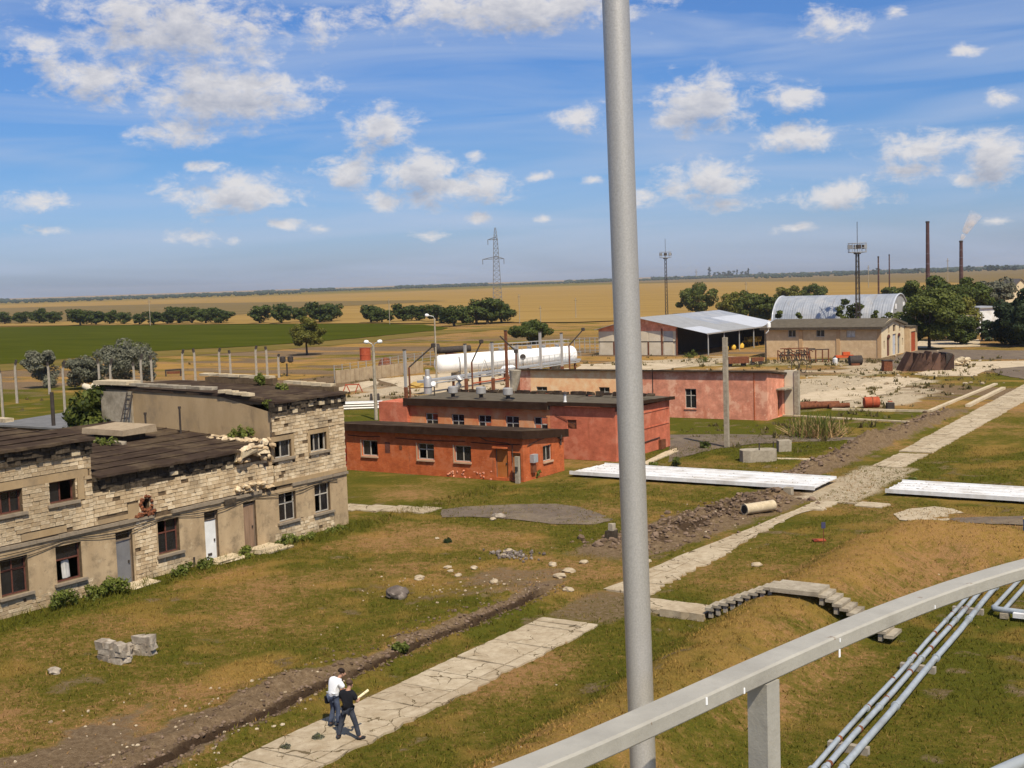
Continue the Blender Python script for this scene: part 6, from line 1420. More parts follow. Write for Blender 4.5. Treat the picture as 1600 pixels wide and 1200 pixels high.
# ------------------------------------------------------------------ vegetation
def leaf_cloud(name, mat, rx, ry, rz, z0, n, leaf, seed, clumps=26, hollow=.55, taper=0.0, up=.25, flat=.7):
    """crown: leaf-sized quads gathered into clumps on and inside an uneven ellipsoid"""
    r = np.random.default_rng(seed); d = r.normal(size=(clumps, 3)); d /= np.linalg.norm(d, axis=1)[:, None]
    rad = hollow + (1 - hollow) * r.random(clumps) ** .6; c = d * rad[:, None] * np.array([rx, ry, rz]) * .86
    c *= (1 + r.normal(0, .10, (clumps, 1)))
    cs = (.20 + .20 * r.random(clumps)) * (rx + ry + rz) / 3
    w = r.integers(0, clumps, n); q = r.normal(size=(n, 3)); q /= np.linalg.norm(q, axis=1)[:, None]
    p = c[w] + q * (cs[w] * (.55 + .5 * r.random(n) ** .5))[:, None] * np.array([1, 1, flat])
    if taper: s = 1 - taper * np.clip((p[:, 2] / rz + 1) / 2, 0, 1); p[:, 0] *= s; p[:, 1] *= s
    p[:, 2] += z0 + rz
    nn = q + r.normal(0, .5, (n, 3)) + np.array([0, 0, up]); nn /= np.linalg.norm(nn, axis=1)[:, None]
    a = np.cross(nn, r.normal(size=(n, 3))); a /= np.linalg.norm(a, axis=1)[:, None]; b = np.cross(nn, a); L_ = leaf * (.6 + .8 * r.random(n))[:, None]
    v = np.stack([p - a * L_, p - b * L_ * .55, p + a * L_, p + b * L_ * .55], 1).reshape(-1, 3)
    return np_mesh(name, v, np.arange(n * 4).reshape(-1, 4), mat)
def trunk_mesh(h, r, spread, zc, seed, limbs=5):
    rnd = random.Random(seed); m = MB(); lean = V(rnd.uniform(-.1, .1), rnd.uniform(-.1, .1), 0) * h
    m.tube([V(0, 0, -.2), V(0, 0, .15 * h) + lean * .2, V(0, 0, h) + lean], [r * 1.4, r, r * .75], 8)
    for i in range(limbs):
        a = 6.28 * i / limbs + rnd.uniform(-.4, .4); e = V(math.cos(a) * spread * rnd.uniform(.5, .9), math.sin(a) * spread * rnd.uniform(.5, .9), zc * rnd.uniform(.85, 1.25))
        s = V(0, 0, h * rnd.uniform(.75, 1)) + lean; mid = s.lerp(e, .5) + V(0, 0, .1 * zc); m.tube([s, mid, e], [r * .55, r * .35, r * .12], 5)
    return m.mesh('trunk', M['bark'])
def make_tree(name, label, cat, loc, crown, trunk, group=None, sc=1.0, rz=0.0, crown2=None):
    T = thing(name, label, cat, loc, group); T.scale = (sc, sc, sc) if not isinstance(sc, tuple) else sc; T.rotation_euler = (0, 0, rz)
    obj('crown', crown, T)
    if crown2: obj('crown', crown2, T)
    if trunk: obj('trunk', trunk, T)
    return T
def vegetation():
    rnd = random.Random(12)
    # the row of round field trees
    var = [(leaf_cloud('crown', M['leaf_oak'], 3.9, 3.9, 3.3, .7, 3400, .33, 30 + i, 30, .3, flat=.85), trunk_mesh(2.2, .32, 2.4, 4.5, i)) for i in range(4)]
    row = [(8, 507, 20), (34, 506, 20), (62, 506, 25), (85, 506, 20), (126, 509, 26), (150, 508, 24), (172, 507, 23), (195, 507, 20), (218, 508, 18), (240, 508, 23), (262, 507, 24), (280, 506, 28), (300, 506, 26), (322, 506, 26), (345, 506, 26),
           (406, 506, 30), (440, 506, 31), (470, 504, 26), (500, 505, 34), (518, 503, 30), (580, 505, 28), (597, 505, 24), (630, 503, 29), (655, 502, 26), (683, 503, 27), (710, 510, 34), (745, 507, 36), (762, 506, 42), (784, 505, 32)]
    plac = ['leftmost round tree at the frame edge', 'second round tree from the left in the field row', 'tall dark tree in the first clump of the field row', 'last tree of the first clump in the field row', 'first tree of the long clump left of the utility pole', 'second tree of the long clump in the field row', 'third tree of the long clump in the field row', 'small tree before the gap beside the utility pole', 'smallest tree just left of the utility pole', 'tree standing right behind the utility pole', 'first tree right of the utility pole in the row', 'broad tree in the middle of the left half row', 'second broad tree in the left half row', 'tree next to the last of the left half row', 'last tree before the first wide gap in the row', 'first tree after the wide gap in the field row', 'second tree after the wide gap, behind the lime green tree', 'small tree hidden behind the lime green tree', 'tallest tree before the second wide gap', 'last tree before the second wide gap', 'first tree after the second wide gap', 'small tree left of the second utility pole', 'round tree just right of the second utility pole', 'tree above the single-arm lamp post', 'tree just right of the single-arm lamp post', 'nearer rounded tree standing forward of the row', 'tree left of the big tree under the pylon', 'big spreading tree under the pylon', 'last tree of the row, at the foot of the pylon']
    for i, (px, yb, hp) in enumerate(row):
        b = at(px, yb, 0); k = b.dot(FH) / FPX; c, t = var[i % 4]; s = hp * k / 7.0; w = s * rnd.uniform(1.2, 1.5)
        make_tree('field_tree', plac[i], 'tree', b, c, t, 'row of trees along the far field', (w, w, s), rnd.uniform(0, 6))
    # single trees
    def single(px, yb, hp, wp, mat, lab, n, leaf, seed, z0=.18, clumps=30, trunk=True, name='tree', cat='tree', taper=0, grp=None, hollow=.5, X=None):
        b = at(px, yb, 0); k = b.dot(FH) / FPX; h = hp * k; w = wp * k / 2; rz_ = h * (1 - z0) / 2
        c = leaf_cloud('crown', M[mat], w, w, rz_, h * z0, n, leaf, seed, clumps, hollow, taper); t = trunk_mesh(h * (z0 + .2), max(.10, h * .028), w * .6, h * .6, seed) if trunk else trunk_mesh(h * .4, .06, w * .5, h * .5, seed, 4)
        return make_tree(name, lab, cat, b, c, t, grp)
    single(480, 555, 60, 64, 'leaf_lime', 'yellow-green tree standing alone before the green field', 8000, .22, 51, .2)
    single(830, 538, 38, 68, 'leaf_oak', 'round dark green tree right behind the white tank', 8000, .23, 52, .05)
    single(68, 606, 64, 62, 'leaf_grey', 'silvery bush at the left behind the fence posts', 7000, .17, 53, .0, trunk=False, name='bush', cat='bush')
    single(135, 608, 56, 70, 'leaf_grey', 'low silvery bush in the middle beside the green cypress-like bush', 7000, .17, 54, .0, trunk=False, name='bush', cat='bush')
    single(198, 608, 80, 92, 'leaf_grey', 'largest silvery bush behind the stone building roof', 10000, .18, 55, .0, trunk=False, name='bush', cat='bush')
    b = PX_(140, 640, -61); b = Vector((b.x, b.y, 0)); 
    make_tree('bush', 'upright dark green bush growing between the two stone roofs', 'bush', b, leaf_cloud('crown', M['leaf_mid'], 2.2, 2.2, 4.3, .2, 9000, .17, 56, 50, .35, .3), trunk_mesh(3, .12, 1, 4, 7))
    single(1090, 491, 47, 62, 'leaf_mid', 'tall bushy tree directly behind the open shed', 8000, .36, 57, .05)
    single(1145, 496, 40, 50, 'leaf_lime', 'pale green bush behind the shed roof', 6000, .35, 58, .02, trunk=False, name='bush', cat='bush')
    single(1172, 500, 44, 56, 'leaf_mid', 'dark bush between the shed and the hangar, left one', 6000, .35, 59, .02, trunk=False, name='bush', cat='bush')
    single(1200, 503, 44, 46, 'leaf_mid', 'dark bush touching the left end of the hangar', 6000, .34, 60, .02, trunk=False, name='bush', cat='bush')
    single(1230, 478, 32, 42, 'leaf_lime', 'light green tree behind the hangar roof, left one', 4500, .42, 61, .05); single(1270, 476, 31, 56, 'leaf_mid', 'dark green tree behind the hangar roof, right one', 4500, .42, 62, .05)
    single(1395, 478, 30, 40, 'leaf_mid', 'bushy tree behind the right end of the hangar', 4000, .42, 63, .05)
    B_ = [(1452, 546, 92, 120, 'leaf_mid', 'big spreading tree at the yard entrance with short trunk', 22000, .25, 64, .2), (1430, 522, 78, 70, 'leaf_mid', 'tree behind the right end of the hangar and big tree', 7500, .32, 65, .1), (1472, 515, 84, 92, 'leaf_oak', 'tall tree rising behind the big yard tree', 8500, .34, 66, .1), (1495, 532, 78, 84, 'leaf_lime', 'lighter tree right of the big yard tree', 8500, .28, 67, .1), (1515, 505, 74, 66, 'leaf_oak', 'dark tree beside the smoking chimney', 6500, .36, 68, .1), (1550, 503, 70, 72, 'leaf_grey', 'grey-green round tree left of the houses', 6500, .34, 69, .1), (1500, 538, 44, 66, 'leaf_oak', 'low dark shade tree under the concrete cross beam', 5500, .26, 70, .05)]
    for (px, yb, hp, wp, mt, lab, n, lf, sd_, z0) in B_: single(px, yb, hp, wp, mt, lab, n, lf, sd_, z0)
    single(1582, 539, 84, 74, 'leaf_dark', 'dark conifer clump at the right frame edge', 9000, .26, 71, .02, taper=.25); single(1610, 542, 100, 80, 'leaf_dark', 'tallest dark conifer cut by the right frame edge', 9000, .27, 72, .02, taper=.3)
    single(1546, 533, 34, 34, 'leaf_dark', 'dark shrub below the white shed wall', 1800, .3, 77, .0, trunk=False, name='bush', cat='bush'); single(1566, 538, 36, 32, 'leaf_lime', 'bright round shrub before the dark conifers', 1800, .28, 73, .0, trunk=False, name='bush', cat='bush'); single(1596, 540, 24, 20, 'leaf_mid', 'small shrub at the right frame edge below the conifers', 900, .28, 74, .0, trunk=False, name='bush', cat='bush')
    # saplings on the far side of the workshop roof
    for i, (px, yb, hp, wp) in enumerate(((1218, 531, 46, 14), (1247, 531, 46, 16), (1323, 530, 68, 26), (1340, 530, 64, 26), (1370, 529, 50, 20), (1385, 529, 46, 14))):
        single(px, yb, hp, wp, 'leaf_mid', ('leftmost thin sapling before the hangar', 'second thin sapling before the hangar', 'bushier sapling left of the second mast', 'bushier sapling right at the second mast', 'sapling right of the second mast', 'rightmost small sapling before the hangar')[i], 900, .30, 80 + i, .15, 12, grp='saplings before the hangar', name='sapling')
    # far lone trees and poplars on the plain
    pop = leaf_cloud('crown', M['distleaf'], 2.2, 2.2, 6, .5, 350, .8, 91, 12, .3, .4); rt = leaf_cloud('crown', M['distleaf'], 5, 5, 4, .8, 400, .95, 92, 14); tk = trunk_mesh(2.5, .3, 1.5, 4, 3)
    far = [(1108, 435, 19, pop, 'single tall poplar on the horizon behind the shed'), (1152, 433, 13, pop, 'small poplar in the far grove'), (1170, 433, 15, pop, 'right poplar of the far grove'), (1120, 434, 9, rt, 'first round tree of the far grove'), (1130, 434, 9, rt, 'second round tree of the far grove'), (1141, 434, 11, rt, 'largest round tree of the far grove'), (1162, 433, 9, rt, 'round tree between the two far poplars'), (1057, 437, 6, rt, 'dark far bush left of the grove'), (1190, 432, 7, rt, 'far round tree right of the grove'), (1020, 437, 5, rt, 'small far tree right of the foreground pipe'), (1370, 428, 9, rt, 'far tree left of the thin stacks'), (1412, 427, 8, rt, 'far tree right of the thin stacks'), (1432, 427, 8, rt, 'far tree left of the tallest chimney'), (1515, 424, 9, rt, 'far tree right of the smoking chimney'), (1545, 424, 10, rt, 'far dark tree above the houses'), (1556, 424, 10, rt, 'far dark tree right above the houses'), (1572, 423, 9, rt, 'far tree near the right frame edge'), (1586, 423, 8, rt, 'rightmost of the far trees on the plain')]
    for i, (px, yb, hp, c, lab) in enumerate(far):
        b = at(px, yb, 0); k = b.dot(FH) / FPX; s = hp * k / (12.5 if c is pop else 8.8); make_tree('far_tree', lab, 'tree', b, c, tk, 'far trees on the plain', (s * (1.0 if c is pop else 1.3), s * (1.0 if c is pop else 1.3), s), i)
    # woods along the horizon, one mass
    r = np.random.default_rng(6); V_, F_ = [], []; n0 = 0
    ico = MB(); ico.rock((0, 0, 0), (1, 1, 1), 3, 0, rough=.15); iv = np.array(ico.v); fi = np.array(ico.f)
    for i in range(6000):
        px = r.uniform(-300, 1900); lay = r.random()
        below = (4.6 + 1.6 * r.random()) if lay < .75 else (6.0 + 3.0 * r.random())
        if lay >= .75 and not (px < 470 or px > 1180): continue
        b = at(px, 466 - .0331 * px + below, 0); D = b.dot(FH); k = D / FPX; h = (2.6 + 2.2 * r.random() ** 2 + 1.6 * fbm(np.array([px * .02]), np.array([0.3]), 8, 3)[0]) * k; w = h * r.uniform(.4, .9)
        if fbm(np.array([px * .012]), np.array([lay > .75]) * 9.0, 3, 3)[0] < .36: h *= .55
        a = r.uniform(0, 6); R = np.array([[math.cos(a), -math.sin(a), 0], [math.sin(a), math.cos(a), 0], [0, 0, 1]])
        V_.append((iv @ R.T) * np.array([w, w, h * .6]) + np.array([b.x, b.y, h * .4])); F_.append(fi + n0); n0 += len(iv)
    obj('treeline', np_mesh('treeline', np.concatenate(V_), np.concatenate(F_), M['distleaf']), kind='stuff', label='dark woods along the horizon', cat='treeline')
    # weeds at the foot of the stone wall, on the roofs, in the yard
    def weed(loc, w, h, n, leaf, lab, seed, mat='leaf_weed', name='weed_clump', grp='weeds'):
        T = thing(name, lab, 'weeds', loc, grp); obj('foliage', leaf_cloud('foliage', M[mat], w[0], w[1], h / 2, -.05, n, leaf, seed, 16, .2, .2, flat=.9), T); 
        m = MB(); r_ = random.Random(seed)
        for _ in range(6): m.tube([V(0, 0, -.02), V(r_.uniform(-.6, .6) * w[0], r_.uniform(-.6, .6) * w[1], h * .8)], .012, 4)
        obj('stem', m.mesh('stem', M['leaf_weed']), T)
    X = -45.75
    for i, (y, lx, ly, h, n, lab) in enumerate(((33.9, .55, 1.0, .95, 900, 'leafy weed mound under the second ground floor window'), (36.6, .65, 1.3, .85, 1100, 'broad green weeds left of the grey metal door'), (35.6, .5, .8, .8, 700, 'weed clump between the window and the grey door'), (40.6, .5, .9, .55, 600, 'weeds right of the grey door step under the window'), (41.9, .45, 1.0, .6, 600, 'weeds between the middle window and the white door'), (44.9, .5, .7, .6, 600, 'weeds right of the white door step'), (48.0, .55, .9, .65, 800, 'weeds right of the brown plank door steps'), (49.6, .4, .9, .4, 500, 'low weeds below the tower windows'), (52.0, .5, 1.2, .3, 500, 'low weeds at the right corner of the stone building'))):
        weed((X + lx * .35, y, 0), (lx, ly), h, n, .07, lab, 100 + i)
    for i, (p, w, h, n, lab) in enumerate((((-48.5, 47.9, 5.6), (1.6, .25), .7, 500, 'weeds growing along the side wall on the middle roof'), ((-52.0, 53.2, 7.9), (.7, .4), .8, 350, 'green tuft growing on the back of the tower roof'), ((-49.5, 52.2, 7.75), (.5, .4), .5, 250, 'small tuft on the middle of the tower roof'), ((-46.7, 48.2, 7.2), (.35, .3), .6, 200, 'weed at the broken corner of the tower cornice'), ((-52.6, 42.3, 5.75), (1.3, .3), .45, 300, 'weeds at the foot of the ventilation slab'))):
        weed(p, (w[0], w[1]), h, n, .08, lab, 120 + i)
    def weedpx(px, py, w, h, n, lab, seed, mat='leaf_weed', leaf=.1): weed(at(px, py, 0), (w, w), h, n, leaf, lab, seed, mat)
    for i, (px, py, w, h, lab, mt) in enumerate(((839, 747, .35, .7, 'small bush beside the meter post of the red annex', 'leaf_weed'), (1057, 729, .55, .75, 'green weed growing through the left part of the white trough', 'leaf_mid'), (1100, 700, .6, .6, 'weeds beside the concrete pole foot', 'leaf_mid'), (1078, 562, 1.4, 1.6, 'weeds before the open shed corner', 'leaf_weed'), (1100, 566, 1.2, 1.2, 'weeds right of the open shed corner', 'leaf_weed'), (625, 1018, .35, .45, 'green weed beside the trench', 'leaf_weed'), (700, 848, .22, .3, 'dark lone tuft on the grass near the asphalt path', 'leaf_dark'), (497, 1157, .16, .22, 'grey-green weed on the slabs left of the two people', 'leaf_grey'), (446, 1172, .16, .18, 'second grey-green weed on the slabs near the bottom', 'leaf_grey'), (1425, 752, .35, .3, 'weed in the right-hand white trough', 'leaf_weed'), (1020, 730, .4, .4, 'weed in the white trough next to the foreground pipe', 'leaf_weed'), (1290, 752, .5, .5, 'weeds at the right end of the long white trough', 'leaf_weed'))):
        weedpx(px, py, w, h, 380, lab, 140 + i, mt)
    # dry pampas-like clump
    b = at(1277, 681, 0); T = thing('pampas_clump', 'large clump of dry stalks and green leaves right of the salmon building', 'plant', b); r = np.random.default_rng(4); n = 900
    def blades(n, hmin, hmax, spread, w, seed):
        r = np.random.default_rng(seed); a = r.uniform(0, 6.28, n); l = r.uniform(hmin, hmax, n); o = r.normal(0, .9, (n, 2)); s = spread * r.random(n); k = r.uniform(0, 6.28, n)
        p0 = np.stack([o[:, 0], o[:, 1], np.zeros(n)], 1); p2 = p0 + np.stack([np.cos(a) * l * s, np.sin(a) * l * s, l * (1 - .5 * s)], 1); dx = np.stack([np.cos(k) * w, np.sin(k) * w, 0 * k], 1)
        return np_mesh('foliage', np.stack([p0 - dx, p0 + dx, p2 + dx * .4, p2 - dx * .4], 1).reshape(-1, 3), np.arange(n * 4).reshape(-1, 4), M['straw'])
    obj('dry_stalks', blades(700, .7, 1.8, 1.6, .05, 4), T); g = blades(450, 1.0, 2.2, .8, .04, 5); g.materials[0] = M['leaf_weed']; obj('foliage', g, T)
vegetation()
# ------------------------------------------------------------------ white troughs across the yard
def trough(xa, xb, ya, yb, z, lab, seed, cut=0.0):
    T = thing('trough', lab, 'trough', ((xa + xb) / 2, (ya + yb) / 2, 0)); rnd = random.Random(seed); ns = max(3, int((xb - xa) / 3.0)); ny = 4
    for i in range(ns):
        a, b = xa + (xb - xa) * i / ns, xa + (xb - xa) * (i + 1) / ns
        for j in range(ny):
            c, d = ya + (yb - ya) * j / ny, ya + (yb - ya) * (j + 1) / ny; s = cut * (1 if i == 0 else 0) * (j / ny); zz = z + rnd.uniform(-.012, .012)
            MB().box(a + s + .01, b - .01, c + .012, d - .012, zz - .07, zz).build('deck_sheet', M['white'], T)
    for j in range(ny + 1):
        y = ya + (yb - ya) * j / ny; h = .11 if j in (0, ny) else .06
        MB().box(xa + cut * j / ny - .02, xb + .02, y - .045, y + .045, z - (.15 if j == 0 else .07), z + h - .02).build('rim', M['white'], T)
    n = max(3, int((xb - xa) / 2.8))
    for i in range(n):
        x = xa + .6 + (xb - xa - 1.2) * i / (n - 1)
        for y in (ya + .75, yb - .5): MB().cbox((x, y, (z - .08) / 2), (.3, .35, z - .1), jit=.02, rnd=rnd).build('pier', M['conc'], T)
    m = MB()
    for _ in range(int((xb - xa) * 5)):
        x = rnd.choice((rnd.uniform(xa + .3, xb - .3), rnd.gauss(xb - 1.2, .7), rnd.gauss(xa + 1.6, .9))); x = min(max(x, xa + .2), xb - .2)
        m.rock((x, ya + (yb - ya) * (rnd.randrange(ny) + .12 + .2 * rnd.random()) / ny, z + .01), (rnd.uniform(.03, .1), rnd.uniform(.02, .06), .02), rnd.random(), 0)
    m.build('debris', M['dirt'], T, kind='stuff')
trough(-43.0, -25.75, 73.2, 77.3, .33, 'long white ribbed metal trough on piers, left of the concrete path', 1, .5)
trough(-21.6, -3.0, 73.9, 77.5, .33, 'white ribbed metal trough on piers, right of the concrete path', 2)
MB().cbox((-26.9, 71.9, .25), (.45, .45, .5), jit=.02).build('block', M['conc'], label='small square concrete block below the end of the long trough', cat='block')

# ------------------------------------------------------------------ concrete stairs over the bund
def stairs():
    T = thing('concrete_stairs', 'grey concrete stairs with landing climbing over the grassy bund', 'stairs', (-17, 44.6, .3)); ya, yb = 44.05, 45.15; rnd = random.Random(3); n = 9
    for i in range(n):
        x = -19.95 + (2.75 / n) * i; z = .42 + (1.22 / n) * (i + 1); MB().cbox((x + .16, (ya + yb) / 2, z - .05), (.36, yb - ya, .11), jit=.008, rnd=rnd).build('step', M['conc'], T)
        MB().cbox((x + .2, ya + .14, z - .24), (.16, .16, .30), jit=.008, rnd=rnd).build('riser', M['sillp'], T)
    m = MB()
    for y in (ya + .02, yb - .06): m.hexa([(-20, y, .15), (-17.2, y, 1.3), (-17.2, y + .1, 1.3), (-20, y + .1, .15), (-20, y, .42), (-17.2, y, 1.56), (-17.2, y + .1, 1.56), (-20, y + .1, .42)]) if y > ya + .5 else None
    m.build('stringer', M['conc'], T)
    MB().cbox((-16.3, (ya + yb) / 2, 1.61), (1.85, 1.35, .16), jit=.012, rnd=rnd).build('landing', M['conc'], T)
    for i in range(10):
        x = -15.25 + .27 * i; z = 1.52 - .135 * i; MB().cbox((x, (ya + yb) / 2, z), (.34, yb - ya, .11), jit=.01, rnd=rnd, tilt=0).build('step', M['conc'], T)
        if i % 2 == 0: MB().cbox((x - .05, ya + .14, z - .2), (.16, .16, .28), jit=.01, rnd=rnd).build('riser', M['conc'], T)
stairs()

# ------------------------------------------------------------------ pipelines inside the bund
def pipelines():
    labs = ('leftmost of three parallel silver pipelines on the grass', 'middle of three parallel silver pipelines on the grass', 'rightmost thicker pipeline of the three on the grass')
    for i, (x, r, z) in enumerate(((-11.13, .075, .33), (-10.83, .085, .33), (-10.42, .10, .33))):
        T = thing('pipeline', labs[i], 'pipeline', (x, 40, 0), 'parallel pipelines on the grass'); rnd = random.Random(i)
        xx = lambda y: x - .026 * (y - 31.3)
        m = MB(); m.tube([(xx(18 + k * 2.0) + .02 * math.sin(k * 1.3 + i), 18 + k * 2.0, z + .012 * math.sin(k * .9)) for k in range(19)], r, 12); m.build('pipe', M['pipeblue'], T, True)
        for k in range(7): MB().lathe((xx(20.5 + 5.3 * k + i * .3), 20.5 + 5.3 * k + i * .3, z), [(r * 1.35, -.05), (r * 1.35, .05)], 12, axis=(0, 1, 0)).build('flange', M['pipeblue'], T)
        if i < 2:
            for k in range(12): MB().lathe((xx(22.0 + 2.9 * k + i), 22.0 + 2.9 * k + i, z), [(r * 1.15, -.06), (r * 1.3, 0), (r * 1.15, .06)], 8, axis=(0, 1, 0)).build('clamp', M['rust'], T)
    for k in range(3): MB().box(-11.5 - .2 * k, -10.35 - .2 * k, 33.5 + 8 * k, 33.7 + 8 * k, 0, .225).build('pipe_sleeper', M['sillp'], label=('nearest', 'middle', 'farthest')[k] + ' concrete sleeper under the three pipelines', cat='sleeper', group='sleepers under the pipelines')
    a, b = at(1551, 951, .3), at(1660, 968, .3); T = thing('pipe_manifold', 'silver elbow pipe with two branches at the right frame edge', 'pipe', (a.x, a.y, 0))
    m = MB(); m.tube([a + V(0, .25, 0), a + V(.08, .05, 0), a + V(.25, 0, 0), a + V(4.5, -.3, 0)], .11, 12); m.build('header', M['pipeblue'], T, True)
    m = MB(); m.tube([a + V(0, .2, 0), a + V(.0, 6, 0)], .085, 10); m.build('branch', M['pipeblue'], T, True); m = MB(); m.tube([a + V(.42, .05, 0), a + V(.42, 6, 0)], .085, 10); m.build('branch', M['pipeblue'], T, True)
    MB().box(a.x + .8, a.x + 3.4, a.y - .35, a.y - .12, .12, .30).build('white_plate', M['white'], T); MB().box(a.x + .3, a.x + .6, a.y - .2, a.y + .1, 0, .2).build('support', M['conc'], T)
    b = at(1600, 838, .3); T = thing('blue_drum', 'blue drum at the right edge behind the handrail', 'drum', (b.x + .25, b.y, .35)); MB().lathe((b.x + .25, b.y, .3), [(.28, 0), (.3, .05), (.28, .3), (.3, .33), (.28, .6), (.3, .85)], 14).build('barrel', M['blue'], T, True); MB().lathe((b.x + .25, b.y, 1.15), [(.29, 0), (.29, .05), (.05, .06)], 14).build('lid', M['yellow'], T)
pipelines()

# ------------------------------------------------------------------ stones, blocks, pipe, small sign
def hz_(x, y): return float(hgt(np.array([x]), np.array([y]))[0])
def stones():
    rnd = random.Random(14)
    T = thing('stone_ruin', 'two rough grey masonry stubs of a ruined wall on the grass', 'ruin', at(200, 1030))
    for (x0, y0, x1, y1, hh) in ((158, 1030, 196, 1037, 1.0), (196, 1037, 200, 1022, .55), (205, 1022, 242, 1024, 1.0)):
        a, b = at(x0, y0), at(x1, y1); n = 4
        for r in range(3):
            for i in range(n):
                if r == 2 and rnd.random() < .25: continue
                c = a.lerp(b, (i + .5 + (.2 if r % 2 else 0)) / (n + .2)); mb = MB(); mb.cbox((c.x, c.y, .1 + r * .25 * hh), ((b - a).length / n * 1.02 + .03, .36, .25 * hh + .02), rz=math.atan2((b - a).y, (b - a).x) + rnd.uniform(-.1, .1), tilt=rnd.uniform(-.1, .1), jit=.045, rnd=rnd); mb.build('stone', M['ruin'], T)
    b = at(621, 934); m = MB(); m.rock((b.x, b.y, .22), (.50, .38, .30), 5, 2, rough=.10); m.rock((b.x + .28, b.y - .05, .12), (.25, .22, .2), 6, 1, rough=.12); m.build('boulder', M['boulder'], label='rounded grey boulder lying alone on the grass', cat='boulder', smooth=True)
    small = [(700, 888, .2, 'pale stone left of the bare earth patch'), (655, 905, .28, 'flat pale stone right of the grey boulder'), (741, 889, .24, 'pinkish stone in the middle of the rubble'), (704, 893, .16, 'small pale stone beside the left pale stone'), (716, 900, .2, 'stone below the pinkish stone'), (772, 914, .26, 'white stone on the bare orange earth'), (795, 862, .28, 'pale stone at the top of the weedy heap'), (787, 870, .24, 'second pale stone on the weedy heap'), (864, 884, .26, 'grey stone beside the foreground pipe side of the lawn'), (889, 895, .34, 'upright pale stone left of the foreground pipe'), (875, 903, .32, 'white lumpy stone left of the foreground pipe'), (888, 925, .26, 'pale stone at the end of the trench'), (913, 880, .24, 'flat stone nearest the foreground pipe'), (85, 1052, .3, 'flat grey stone left of the masonry stubs'), (779, 808, .4, 'dark hollow stone on the asphalt path edge'), (770, 813, .25, 'light stone before the asphalt path'), (1182, 884, .25, 'pale stone on the slope above the stairs'), (683, 842, .15, 'tiny white stone left of the dark tuft'), (1012, 878, .2, 'stone right of the foreground pipe')]
    for i, (px, py, s, lab) in enumerate(small):
        b = at(px, py); m = MB(); m.rock((b.x, b.y, hz_(b.x, b.y) + s * .22), (s, s * .75, s * .45), i * 3 + 1, 1, rough=.2); m.build('stone', M['ruin' if i in (13, 14) else 'rubble'], label=lab, cat='stone', group='loose stones on the grass')
    m = MB()
    b = at(800, 868)
    for _ in range(70): m.rock((b.x + rnd.gauss(0, .7), b.y + rnd.gauss(0, .5), .06), (rnd.uniform(.04, .12),) * 3, rnd.random(), 0)
    m.build('rubble', M['boulder'], kind='stuff', label='heap of small grey stones in the middle of the grass', cat='rubble')
    b = at(956, 845); T = thing('post_stump', 'short concrete post stump with dark base beside the earth heap', 'post', b); MB().cbox(b + V(0, 0, .28), (.5, .45, .56), jit=.05).build('base', M['eave'], T); MB().cbox(b + V(0, .02, .72), (.3, .28, .36), jit=.03).build('post', M['conc'], T)
    a, c = at(1163, 800, .28), at(1208, 793, .28); T = thing('concrete_pipe', 'short length of tan concrete pipe lying on the dug earth', 'pipe', ((a.x + c.x) / 2, (a.y + c.y) / 2, hz_(a.x, a.y)))
    zz = hz_((a.x + c.x) / 2, (a.y + c.y) / 2) + .32; a.z = c.z = zz; d = (c - a).normalized(); L_ = (c - a).length
    MB().lathe(a, [(.24, .02), (.32, 0), (.33, .1), (.30, .15), (.30, L_)], 18, axis=d).build('shell', M['coping'], T, True); MB().lathe(a - d * .012, [(.235, 0), (.235, .006)], 16, axis=d).build('bore_shade', M['cable'], T)  # black disc stands in for the shade inside the pipe
    b = at(1287, 851); T = thing('small_sign', 'small red and dark sign plate on a thin stake', 'sign', b); zz = hz_(b.x, b.y)
    MB().tube([V(b.x, b.y, zz), V(b.x, b.y, zz + 1.05)], .02, 6).build('stake', M['rust'], T); MB().cbox((b.x, b.y - .02, zz + .95), (.2, .04, .3), rz=YAW).build('plate', M['blue2'], T)
    MB().cbox((b.x - .4, b.y + .5, zz + .08), (.6, .4, .05), rz=YAW).build('red_board', M['rustred'], label='flat reddish board on the ground beside the small sign', cat='board')
    b = at(1188, 722); T = thing('well_cap', 'low round-ended concrete chamber on the grass', 'chamber', b)
    fr_ = [(-1.35, 0), (-1.2, -.55), (-.7, -.75), (.7, -.75), (1.2, -.55), (1.35, 0), (1.2, .55), (.7, .75), (-.7, .75), (-1.2, .55)]; m = MB(); P = [b + RH * u + FH * (v + .75) for u, v in fr_]; m.poly([p + V(0, 0, .82) for p in P])
    for i in range(10): p, q = P[i], P[(i + 1) % 10]; m.poly([p - V(0,0,.1), q - V(0,0,.1), q + V(0, 0, .82), p + V(0, 0, .82)])
    m.build('body', M['conc'], T); MB().tube([b - V(0, 0, .0) + FH * .3, b + V(0, 0, 1.35) + FH * .3], .05, 6).build('rod', M['darkmet'], T)
    b = at(1222, 706); T = thing('concrete_block', 'square concrete block behind the round-ended chamber', 'block', b); MB().cbox(b + V(0, .4, .42), (.95, .9, .85), rz=YAW, jit=.02).build('body', M['conc'], T); MB().tube([b - RH * .65, b - RH * .65 + V(0, 0, .8)], .04, 6).build('rod', M['darkmet'], T)
M['blue2'] = nmat('dark_blue_sign', pair((.06,.06,.11), .15), 3, .5, 0)
stones()
